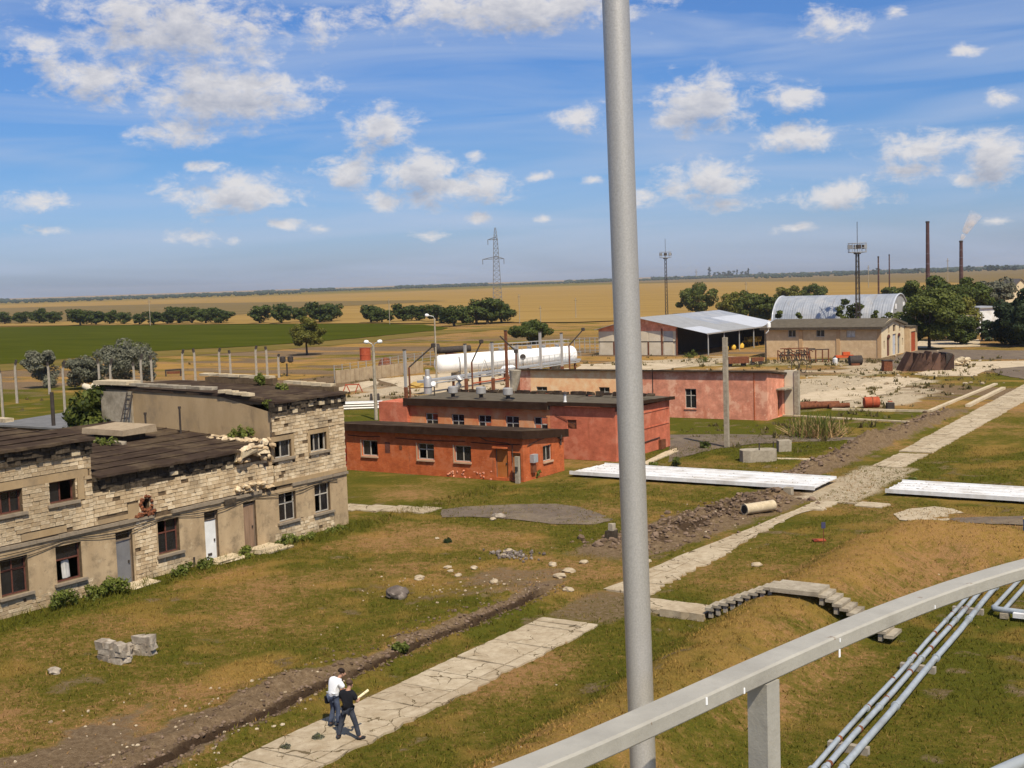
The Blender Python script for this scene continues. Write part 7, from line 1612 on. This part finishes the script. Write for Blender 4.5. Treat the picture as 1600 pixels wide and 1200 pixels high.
def kerbs():
    for (p, q, w, h) in (((1222, 650), (1428, 661), .35, .14), ((1300, 641), (1452, 644), .4, .2), ((1452, 644), (1556, 601), .4, .2), ((1512, 636), (1568, 608), .45, .25), ((1180, 716), (1320, 720), .5, .06)):
        a, b = at(*p), at(*q); n = max(3, int((b - a).length / 3)); T = thing('kerb', None, None, (a + b) / 2, kind='structure')
        for i in range(n):
            c, d = a.lerp(b, i / n), a.lerp(b, (i + 1) / n); MB().cbox((c + d) / 2 + V(0, 0, h / 2), ((d - c).length - .04, w, h), rz=math.atan2((b - a).y, (b - a).x), jit=.012).build('kerb_stone', M['coping'], T)
kerbs()

# ------------------------------------------------------------------ scrap in the yard
M['scrapbrown'] = nmat('dark_scrap_plate', [(.3,(.05,.030,.023)), (.7,(.12,.068,.048))], 1.5, .9, .3, 8, spec=0, objrand=.5)
M['ochre'] = nmat('ochre_tarpaulin', [(.3,(.33,.20,.05)), (.7,(.46,.31,.10))], 3, .9, .3)
def scrap():
    rnd = random.Random(21)
    def T_(name, px, py, lab, cat): b = at(px, py); return thing(name, lab, cat, b), b
    T, b = T_('rusty_barrel', 571, 563, 'upright red rusty barrel standing on the bare ground', 'barrel'); MB().lathe(b, [(1.0, 0), (1.05, .08), (1.0, .12), (1.0, 1.0), (1.06, 1.05), (1.0, 1.1), (1.0, 2.2), (1.06, 2.26)], 18).build('shell', M['rustred'], T, True); MB().lathe(b + V(0, 0, 2.2), [(.93, 0), (.93, .02)], 16).build('lid', M['rust'], T)
    T, b = T_('half_tank', 602, 572, 'brown half-round steel shell lying on the ground', 'tank'); m = MB(); m.lathe(b, [(1.2, 0), (1.15, .4), (.95, .9), (.6, 1.3), (.1, 1.5)], 16); m.build('shell', M['rust'], T, True)
    T, b = T_('sawhorse', 551, 613, 'rust-red trestle beside the pale paving', 'trestle'); m = MB(); m.tube([b - RH * .9 + V(0, 0, 1.0), b + RH * .9 + V(0, 0, 1.0)], .08, 6); m.build('beam', M['rustred'], T)
    for s in (-.8, .8):
        for o in (-.45, .45): MB().tube([b + RH * s + V(0, 0, 1.1), b + RH * (s + o) + FH * o * .3], .07, 5).build('leg', M['rustred'], T)
    T, b = T_('pipe_pile', 560, 640, 'pile of pale grey pipes on the grass behind the red annex', 'pile'); 
    for i in range(16): q = b + FH * ((i % 6) * .5) + V(0, 0, .15 + .26 * (i // 6)); MB().tube([q - RH * 2.4 + V(0,0,rnd.uniform(-.03,.03)), q + RH * (2.2 + rnd.uniform(-.5, .4))], .14, 7).build('pipe', M['white' if i % 3 else 'galv'], T)
    T, b = T_('spare_rims', 586, 634, 'two dark steel wheels at the end of the pipe pile', 'wheels')
    for o in (-.4, .4): MB().lathe(b + RH * o + V(0, 0, .7), [(.7, -.1), (.7, .1)], 14, axis=RH).build('rim', M['darkmet'], T)
    T, b = T_('yellow_vessel', 655, 606, 'yellow-ochre tarpaulin heap beside the gangway end', 'heap'); m = MB(); m.rock(b + V(0, 0, .3), (1.7, 1.0, .55), 3, 2, rough=.12); m.build('sheet', M['ochre'], T)
    T, b = T_('bench_frame', 271, 588, 'dark low frame lying between the fence posts', 'frame'); m = MB()
    for s in (-1.2, 1.2): m.tube([b + RH * s, b + RH * s + V(0, 0, 1.0)], .12, 5)
    m.tube([b - RH * 1.3 + V(0, 0, 1.0), b + RH * 1.3 + V(0, 0, 1.1)], .14, 5); m.build('frame', M['darkmet'], T); MB().cbox(b + V(0, .3, .6), (2.4, .5, .4), rz=YAW).build('box', M['rust'], T)
    T, b = T_('barrier_stand', 449, 588, 'dark twin-headed stand behind the tower roof', 'stand'); m = MB(); m.tube([b, b + V(0, 0, 2.0)], .12, 6); m.build('stem', M['darkmet'], T)
    for s in (-.6, .6): MB().lathe(b + RH * s + V(0, 0, 2.1), [(.2, 0), (.45, .2), (.45, .9), (.3, 1.0)], 10).build('head', M['darkmet'], T)
    # rack of rusty frames before the workshop
    T, b = T_('rusty_rack', 1240, 564, 'long tangle of dark rusty iron frames before the workshop wall', 'scrap rack')
    for i in range(14):
        q = b + RH * (-2.4 + i * .36) + FH * rnd.uniform(-.5, .5); m = MB(); h = rnd.uniform(1.2, 2.1); m.tube([q, q + V(0, 0, h)], .08, 4); m.tube([q + V(0, 0, h), q + RH * rnd.uniform(.3, 1.2) + V(0, 0, h * rnd.uniform(.5, 1))], .07, 4); m.tube([q + RH * .5, q + V(0, 0, h * .8)], .06, 4); m.build('bar', M['darkmet' if i % 3 else 'rust'], T)
    MB().cbox(b + V(0, .2, .9), (4.6, .5, .22), rz=YAW).build('beam', M['rust'], T); MB().cbox(b + V(0, .3, 1.9), (4.2, .3, .14), rz=YAW).build('beam', M['rust'], T)
    T, b = T_('rusty_crate_frame', 1280, 566, 'open iron crate frame right of the tangled frames', 'scrap frame')
    for s in (-1.4, -.5, .5, 1.4): MB().tube([b + RH * s, b + RH * s + V(0, 0, 1.9)], .1, 4).build('upright', M['rust'], T)
    for z in (.4, 1.9): MB().tube([b - RH * 1.5 + V(0, 0, z), b + RH * 1.5 + V(0, 0, z)], .08, 4).build('rail', M['darkmet'], T)
    T, b = T_('red_tractor_frame', 1318, 566, 'red farm implement with wheels before the workshop wall', 'implement'); MB().cbox(b + V(0, .3, .85), (2.6, .9, .35), rz=YAW).build('body', M['orange'], T); MB().cbox(b + V(.3, .3, 1.25), (1.0, .7, .5), rz=YAW).build('hopper', M['orange'], T)
    for s in (-1.1, 1.1): MB().lathe(b + RH * s + V(0, 0, .5), [(.5, -.12), (.5, .12)], 12, axis=FH).build('wheel', M['darkmet'], T)
    T, b = T_('old_boiler', 1336, 571, 'dark rusty drum lying right of the red implement', 'drum'); MB().lathe(b + V(-.9, 0, .7), [(.5, 0), (.7, .1), (.7, 1.8), (.5, 1.9)], 14, axis=RH).build('shell', M['darkmet'], T, True); MB().cbox(b + V(0, 0, .15), (1.2, .8, .3), rz=YAW).build('stand', M['rust'], T)
    T, b = T_('rusty_bin', 1385, 580, 'small brown rusty steel bin in the yard', 'bin'); MB().cbox(b + V(0, .4, .7), (1.2, 1.0, 1.35), rz=YAW, jit=.06).build('box', M['rust'], T); MB().cbox(b + V(0, .4, 1.42), (1.35, 1.15, .1), rz=YAW).build('rim', M['darkmet'], T)
    T, b = T_('scrap_plate_pile', 1440, 579, 'big leaning pile of brown corrugated steel plates', 'pile')
    for i in range(15):
        q = b + RH * (-2.6 + i * .36 + rnd.uniform(-.2, .2)) + FH * (.6 + rnd.uniform(-.4, .4)); Mx = MB(); h = 1.9 + rnd.uniform(-.9, .6); Mx.hexa([q - FH * 1.5 , q + RH * 1.3 - FH * 1.5, q + RH * 1.3 + FH * 1.6, q + FH * 1.6] + [p + V(0, 0, h) + RH * 1.3 for p in (q - FH * 1.2, q + RH * .12 - FH * 1.2, q + RH * .12 + FH * 1.2, q + FH * 1.2)]); Mx.build('plate', M['scrapbrown'], T)
    MB().cbox(b + RH * 3.4 + FH * .6 + V(0, 0, 1.1), (.8, 2.8, 2.2), rz=YAW, jit=.1).build('box', M['darkmet'], T)
    T, b = T_('stone_heap', 1498, 572, 'pale heap of broken slabs at the paving corner', 'heap')
    for i in range(14): m = MB(); m.rock(b + RH * rnd.gauss(0, 1.0) + V(0, 0, .3 + rnd.random() * .8), (rnd.uniform(.4, .9), rnd.uniform(.3, .7), .3), rnd.random(), 0); m.build('slab_piece', M['coping'], T)
    T, b = T_('dark_trailer', 1151, 573, 'low dark trailer box before the open shed', 'trailer'); MB().cbox(b + V(0, .5, .95), (3.0, 1.6, .9), rz=YAW).build('box', M['rust'], T)
    for s in (-1, 1): MB().lathe(b + RH * s + V(0, 0, .4), [(.4, -.12), (.4, .12)], 12, axis=FH).build('wheel', M['darkmet'], T)
    T, b = T_('small_cart', 1182, 570, 'small dark cart between the shed and the yard lamp', 'cart'); MB().cbox(b + V(0, .4, .8), (1.7, 1.0, .6), rz=YAW, jit=.05).build('box', M['rust'], T)
    for s in (-.6, .6): MB().lathe(b + RH * s + V(0, 0, .35), [(.35, -.1), (.35, .1)], 10, axis=FH).build('wheel', M['darkmet'], T)
    T, b = T_('white_bucket', 1305, 569, 'small white can beside the red implement', 'can'); MB().lathe(b, [(.3, 0), (.35, .1), (.35, .8), (.2, .9)], 10).build('body', M['white'], T, True); MB().lathe(b + V(0, 0, .9), [(.12, 0), (.12, .12)], 8).build('neck', M['steel'], T)
    T, b = T_('hoop_stack', 1253, 583, 'upright wire hoops stuck in the ground before the scrap', 'hoops')
    for s in (-.9, .2): m = MB(); m.tube([b + RH * (s + .5 * math.cos(a * PI / 8)) + V(0, 0, .95 + .9 * math.sin(a * PI / 8)) for a in range(17)], .05, 4, caps=False); m.build('hoop', M['darkmet'], T)
    T, b = T_('orange_barrel', 1362, 638, 'orange rusty barrel lying by the kerb', 'barrel'); MB().lathe(b + V(-.75, 0, .55), [(.5, 0), (.55, .08), (.55, 1.35), (.5, 1.45)], 16, axis=RH).build('shell', M['rustred'], T, True); MB().lathe(b + V(-.75, 0, .55) + RH * .7, [(.58, 0), (.58, .07)], 16, axis=RH).build('hoop', M['rust'], T)
    T, b = T_('rusty_pipes', 1270, 640, 'rusty old pipe sections lying in the grass right of the salmon building', 'pipes')
    for i, (u, v, l, r_) in enumerate(((-2.2, .9, 3.4, .33), (-1.2, .2, 3.0, .28), (.4, .6, 2.6, .36), (1.6, .1, 2.2, .25), (-2.6, 1.8, 6.0, .12))):
        q = b + RH * u + FH * v + V(0, 0, r_); e = q + RH * l * .9 + FH * l * (.25 - .12 * i) + V(0, 0, .1 * (i % 2)); MB().tube([q, e], r_, 12).build('pipe', M['rust' if i != 4 else 'white'], T, True)
    T, b = T_('valve_block', 1390, 640, 'small dark valve block at the kerb beside the orange barrel', 'valve'); MB().cbox(b + V(0, .2, .35), (.7, .5, .6), rz=YAW).build('body', M['darkmet'], T); MB().lathe(b + V(0, .2, .75), [(.25, 0), (.25, .06)], 10).build('wheel', M['rustred'], T)
scrap()

# ------------------------------------------------------------------ handrail and flagpole-like pipe in front of the camera
def foreground():
    zr = CAM_H - .56; X_ = np.array([780, 900, 1000, 1100, 1190, 1300, 1400, 1500, 1600, 1690]); Y_ = np.array([1209, 1161, 1117, 1074, 1034, 984, 944, 909, 880, 858]); c = np.polyfit(X_, Y_, 3)
    pts = [at(x, float(np.polyval(c, x)), zr) for x in np.linspace(640, 1760, 34)]
    T = thing('handrail', 'curved silver-grey flat-topped handrail with one post in the foreground', 'handrail', (pts[17].x, pts[17].y, zr - 1.1))
    w, h, b = .0222, .0245, .003
    prof = [(-w + b, 0), (w - b, 0), (w, -b), (w, -h + b), (w - b, -h), (-w + b, -h), (-w, -h + b), (-w, -b)]
    MB().sweep(prof, pts).build('top_rail', M['railpaint'], T)
    r_ = .013; MB().sweep([(r_ * math.cos(k * PI / 5) , r_ * math.sin(k * PI / 5)) for k in range(10)], [p - V(0, 0, .385) for p in pts]).build('mid_rail', M['pipeblue'], T, True)
    p = at(1192, 1036, zr); dr = (pts[18] - pts[16]).normalized(); nn = V(dr.y, -dr.x, 0); hw = .0165
    m = MB(); P = [p + dr * a + nn * o for a, o in ((-hw, -hw), (hw, -hw), (hw, hw), (-hw, hw))]; m.hexa([q - V(0, 0, 1.1) for q in P] + [q - V(0, 0, h + .0005) for q in P]); m.build('post', M['railpaint'], T)
    MB().cbox(p - V(0, 0, 1.095), (.1, .1, .012)).build('base_plate', M['railpaint'], T)
    # bare chips on the outer face
    for i, (px, l) in enumerate(((1082, .010), (1141, .008), (1291, .012), (1292, .006), (1442, .006))):
        q = at(px, float(np.polyval(c, px)), zr); k = min(range(len(pts)), key=lambda j: (pts[j] - q).length); d = (pts[min(k + 1, 33)] - pts[max(k - 1, 0)]).normalized(); o = V(d.y, -d.x, 0)
        if o.dot(-q.normalized() if True else q) < 0: o = -o
        MB().cbox(q + o * (w + .0006) - V(0, 0, .008 + .010 * (i % 3)), (l * .35, .001, l), rz=math.atan2(d.y, d.x)).build('bare_chip', M['chip'], T)
    dist = 1.78; A = EYE + pix_dir(957.5, -120) * 1.0; B = EYE + pix_dir(1009, 1320) * 1.0
    A = EYE + (A - EYE) / (A - EYE).dot(FH) * dist; B = EYE + (B - EYE) / (B - EYE).dot(FH) * dist; d = (A - B).normalized()
    P_ = thing('steel_pole', 'tall speckled grey steel tube rising past the handrail in the foreground', 'pole', B - d * .6)
    r0 = 20.8 * dist / FPX; m = MB(); m.tube([B - d * .6, A + d * 1.2], r0, 40); m.build('tube', M['galv'], P_, True)
    MB().lathe(A + d * 1.2, [(r0 * 1.05, 0), (r0 * 1.05, .02), (r0 * .5, .035)], 24, axis=d).build('cap', M['galv'], P_)
    MB().lathe(B - d * .62, [(.06, 0), (.06, .02)], 20, axis=d).build('foot', M['galv'], P_)
    mb = MB(); n = 48; cx, cy = -FH.x * .6, -FH.y * .6; mb.lathe((cx * 0, cy * 0, zr - 1.1 - .12), [(2.2, 0), (2.2, .12)], n); mb.build('platform', M['railpaint'], kind='structure')
foreground()

# ------------------------------------------------------------------ the two people on the path
def skin_mesh(name, J, E, R, mat, root=0, sub=2):
    me = bpy.data.meshes.new(name); me.from_pydata([tuple(p) for p in J], E, []); o = bpy.data.objects.new(name + '_tmp', me); COL.objects.link(o)
    o.modifiers.new('skin', 'SKIN'); sv = me.skin_vertices[0].data
    for i, r in enumerate(R): sv[i].radius = (r, r) if isinstance(r, (int, float)) else r; sv[i].use_root = (i == root)
    s = o.modifiers.new('sub', 'SUBSURF'); s.levels = sub; s.render_levels = sub
    dg = bpy.context.evaluated_depsgraph_get(); dg.update(); out = bpy.data.meshes.new_from_object(o.evaluated_get(dg)); out.name = name
    bpy.data.objects.remove(o); bpy.data.meshes.remove(me); out.materials.clear(); out.materials.append(mat); out.polygons.foreach_set('use_smooth', [True] * len(out.polygons)); return out
def person(label, loc, yaw, Jd, shirt, jeans, hair, hem=.07, long_sleeve=False):
    T = thing('person', label, 'person', loc); T.rotation_euler = (0, 0, yaw)
    k = list(Jd.keys()); ix = {n: i for i, n in enumerate(k)}; J = [Jd[n] for n in k]
    rad = dict(pelvis=(.13, .10), spine=(.115, .09), chest=(.135, .10), neck=.052, headb=.062, head=.088, top=.062, shL=.055, elL=.042, wrL=.03, haL=.034, shR=.055, elR=.042, wrR=.03, haR=.034, hipL=.08, knL=.055, anL=.038, toL=.035, hipR=.08, knR=.055, anR=.038, toR=.035, nose=.016)
    E = [('pelvis','spine'),('spine','chest'),('chest','neck'),('neck','headb'),('headb','head'),('head','top'),('head','nose'),('chest','shL'),('shL','elL'),('elL','wrL'),('wrL','haL'),('chest','shR'),('shR','elR'),('elR','wrR'),('wrR','haR'),('pelvis','hipL'),('hipL','knL'),('knL','anL'),('anL','toL'),('pelvis','hipR'),('hipR','knR'),('knR','anR'),('anR','toR')]
    obj('body', skin_mesh('body', J, [(ix[a], ix[b]) for a, b in E], [rad[n] for n in k], M['skin'], ix['pelvis']), T)
    def part(name, names, edges, rr, mat):
        li = {n: i for i, n in enumerate(names)}; obj(name, skin_mesh(name, [Jd[n] if isinstance(n, str) and n in Jd else n for n in [Jx.get(n, Jd.get(n)) for n in names]], [(li[a], li[b]) for a, b in edges], rr, mat), T)
    Jx = {}
    def mix(n, a, b, t): Jx[n] = tuple(Jd[a][i] * (1 - t) + Jd[b][i] * t for i in range(3))
    mix('cuffL', 'shL', 'elL', .75 if not long_sleeve else 1); mix('cuffR', 'shR', 'elR', .75 if not long_sleeve else 1); mix('collar', 'chest', 'neck', .80); mix('hem', 'pelvis', 'hipL', 0); Jx['hem'] = tuple(V(*Jd['pelvis']) - V(0, 0, hem)); Jx['waist'] = tuple(V(*Jd['pelvis']) + V(0, 0, .10))
    part('shirt', ['spine', 'waist', 'hem', 'chest', 'collar', 'shL', 'cuffL', 'shR', 'cuffR'], [('spine','waist'),('waist','hem'),('spine','chest'),('chest','collar'),('chest','shL'),('shL','cuffL'),('chest','shR'),('shR','cuffR')], [(.185,.14),(.185,.14),(.19,.145),(.195,.15),.088,.10,.088,.10,.088], M[shirt])
    for s in 'LR': Jx['low' + s] = tuple(V(*Jd['an' + s]) + V(0, 0, .005))
    part('jeans', ['pelvis', 'hipL', 'knL', 'lowL', 'hipR', 'knR', 'lowR'], [('pelvis','hipL'),('hipL','knL'),('knL','lowL'),('pelvis','hipR'),('hipR','knR'),('knR','lowR')], [(.15,.12),.105,.082,.075,.105,.082,.075], M[jeans])
    for s in 'LR':
        a, b = V(*Jd['an' + s]), V(*Jd['to' + s]); d = (b - a); d.z = 0; d.normalize(); m = MB(); m.rock((0, 0, 0), (1, 1, 1), 2, 1, rough=.02); R_ = Matrix.Rotation(math.atan2(d.y, d.x), 3, 'Z'); c = V(a.x, a.y, .055) + d * .07
        m.v = [tuple(c + R_ @ V(v[0] * .15, v[1] * .055, v[2] * .05)) for v in m.v]; obj('shoe', m.mesh('shoe', M['shoe'], smooth=True), T)
    h, t = V(*Jd['head']), V(*Jd['top']); up = (t - h).normalized(); f = (V(*Jd['nose']) - h).normalized(); m = MB(); m.rock((0, 0, 0), (1, 1, 1), 8, 2, rough=.05); c = h + up * .055 - f * .02; m.v = [tuple(c + V(*v) * .105) for v in m.v]
    m.v = [tuple((V(*p) - c) * (1.0 if (V(*p) - c).dot(up) > -.03 - (V(*p) - c).dot(f) * .3 else .55) + c - f * (.008 if (V(*p) - c).dot(f) < 0 else 0)) for p in m.v]; obj('hair', m.mesh('hair', M[hair], smooth=True), T)
    side = up.cross(f).normalized()
    for s in (-1, 1): m = MB(); m.rock(tuple(h + side * s * .092 - f * .01), (.014, .022, .032), 3, 1, rough=.05); obj('ear', m.mesh('ear', M['skin'], smooth=True), T)
    m = MB()
    for s in (-1, 1): m.rock(tuple(h + f * .083 + side * s * .034 + up * .01), (.012, .012, .008), 4, 0, rough=.02)
    obj('eyes', m.mesh('eyes', M['hair']), T)
    for s in 'LR':
        w, a = V(*Jd['wr' + s]), V(*Jd['ha' + s]); d = (a - w).normalized(); sd = d.cross(V(0, 0, 1)).normalized(); u = sd.cross(d); m = MB()
        for q in range(4):
            o = sd * (-.03 + .02 * q); l = (.062, .075, .07, .055)[q]; p0 = a + o + d * .02; m.tube([p0, p0 + d * l * .5 - u * .006, p0 + d * l * .75 - u * .035], [.010, .009, .007], 6)
        p0 = a - d * .03 + sd * .035 * (1 if s == 'L' else -1); m.tube([p0, p0 + d * .03 + sd * .025 * (1 if s == 'L' else -1), p0 + d * .06 + sd * .02 * (1 if s == 'L' else -1) - u * .02], [.011, .010, .008], 6); obj('fingers', m.mesh('fingers', M['skin'], smooth=True), T)
    return T
def people():
    z = .075
    # facing the path direction; local x right, y forward
    f = at(545, 1156, z); yaw = math.radians(10)
    J = dict(pelvis=(0, .02, .93), spine=(-.01, .03, 1.13), chest=(-.01, .06, 1.34), neck=(.0, .10, 1.50), headb=(.01, .14, 1.55), head=(.02, .17, 1.63), top=(.02, .16, 1.72), nose=(.03, .29, 1.60),
             shL=(-.20, .05, 1.40), elL=(-.27, .10, 1.14), wrL=(-.10, .32, 1.12), haL=(-.03, .36, 1.14), shR=(.18, .06, 1.40), elR=(.27, .12, 1.14), wrR=(.20, .36, 1.14), haR=(.17, .43, 1.18),
             hipL=(-.10, .02, .90), knL=(-.24, .02, .50), anL=(-.33, -.05, .09), toL=(-.36, .10, .045), hipR=(.10, .02, .90), knR=(.21, .08, .50), anR=(.30, .10, .09), toR=(.40, .22, .045))
    A = person('person in black T-shirt and dark jeans seen from behind, legs apart', (f.x, f.y, z), yaw, J, 'blackshirt', 'denim', 'hair2')
    q = at(524, 1134, z); yaw2 = math.radians(-8)
    J2 = dict(pelvis=(0, -.02, .95), spine=(.0, .02, 1.14), chest=(.03, .09, 1.34), neck=(.07, .18, 1.49), headb=(.09, .22, 1.53), head=(.11, .27, 1.60), top=(.11, .27, 1.69), nose=(.17, .38, 1.55),
              shL=(-.17, .10, 1.40), elL=(-.26, .14, 1.12), wrL=(-.12, .34, 1.02), haL=(-.05, .39, 1.03), shR=(.22, .06, 1.39), elR=(.30, .18, 1.13), wrR=(.24, .42, 1.10), haR=(.22, .49, 1.12),
              hipL=(-.09, -.02, .91), knL=(-.10, .03, .50), anL=(-.12, -.10, .09), toL=(-.14, .06, .045), hipR=(.10, -.02, .91), knR=(.12, .04, .50), anR=(.14, .0, .09), toR=(.20, .14, .045))
    B = person('person in loose white T-shirt and blue jeans, head bowed, beside the one in black', (q.x, q.y, z), yaw2, J2, 'tee', 'denim2', 'hair', hem=.15)
    Rm = Matrix.Rotation(yaw, 3, 'Z'); h = V(f.x, f.y, z) + Rm @ V(.19, .46, 1.20)
    dr = (RH * .75 + FH * .5 + V(0, 0, .42)).normalized(); T = thing('paper_roll', 'cream rolled plan held out by the person in black', 'paper roll', h - dr * .05)
    MB().tube([h - dr * .12, h + dr * .30], [.035, .042], 12).build('roll', M['paper'], T, True); MB().lathe(h + dr * .16, [(.044, -.01), (.044, .01)], 12, axis=dr).build('band', M['coping'], T)
    g = V(q.x, q.y, z) + Matrix.Rotation(yaw2, 3, 'Z') @ V(-.26, -.02, .78); T = thing('shoulder_bag', 'small black bag hanging at the hip of the person in white', 'bag', g)
    MB().cbox(g + V(0, 0, .02), (.12, .2, .22), jit=.015).build('pouch', M['blackshirt'], T); MB().tube([g + V(0, 0, .12), g + V(.04, .06, .3), g + V(.1, .1, .45)], .012, 5).build('strap', M['blackshirt'], T)
people()
# ------------------------------------------------------------------ the summer haze over the plain
def build_haze():
    m = bpy.data.materials.new('haze_air'); m.use_nodes = True; nt = m.node_tree; nt.nodes.remove(nt.nodes['Principled BSDF'])
    pv = nt.nodes.new('ShaderNodeVolumePrincipled'); pv.inputs['Color'].default_value = (.80, .88, 1.0, 1); pv.inputs['Density'].default_value = 7e-5; pv.inputs['Anisotropy'].default_value = .3
    nt.links.new(pv.outputs[0], nt.nodes['Material Output'].inputs['Volume'])
    mb = MB(); mb.box(-7500, 6500, -400, 8500, -2.0, 62.0)
    mb.build('haze', m, kind='stuff', label='thin bluish summer haze over the plain', cat='haze')
build_haze()
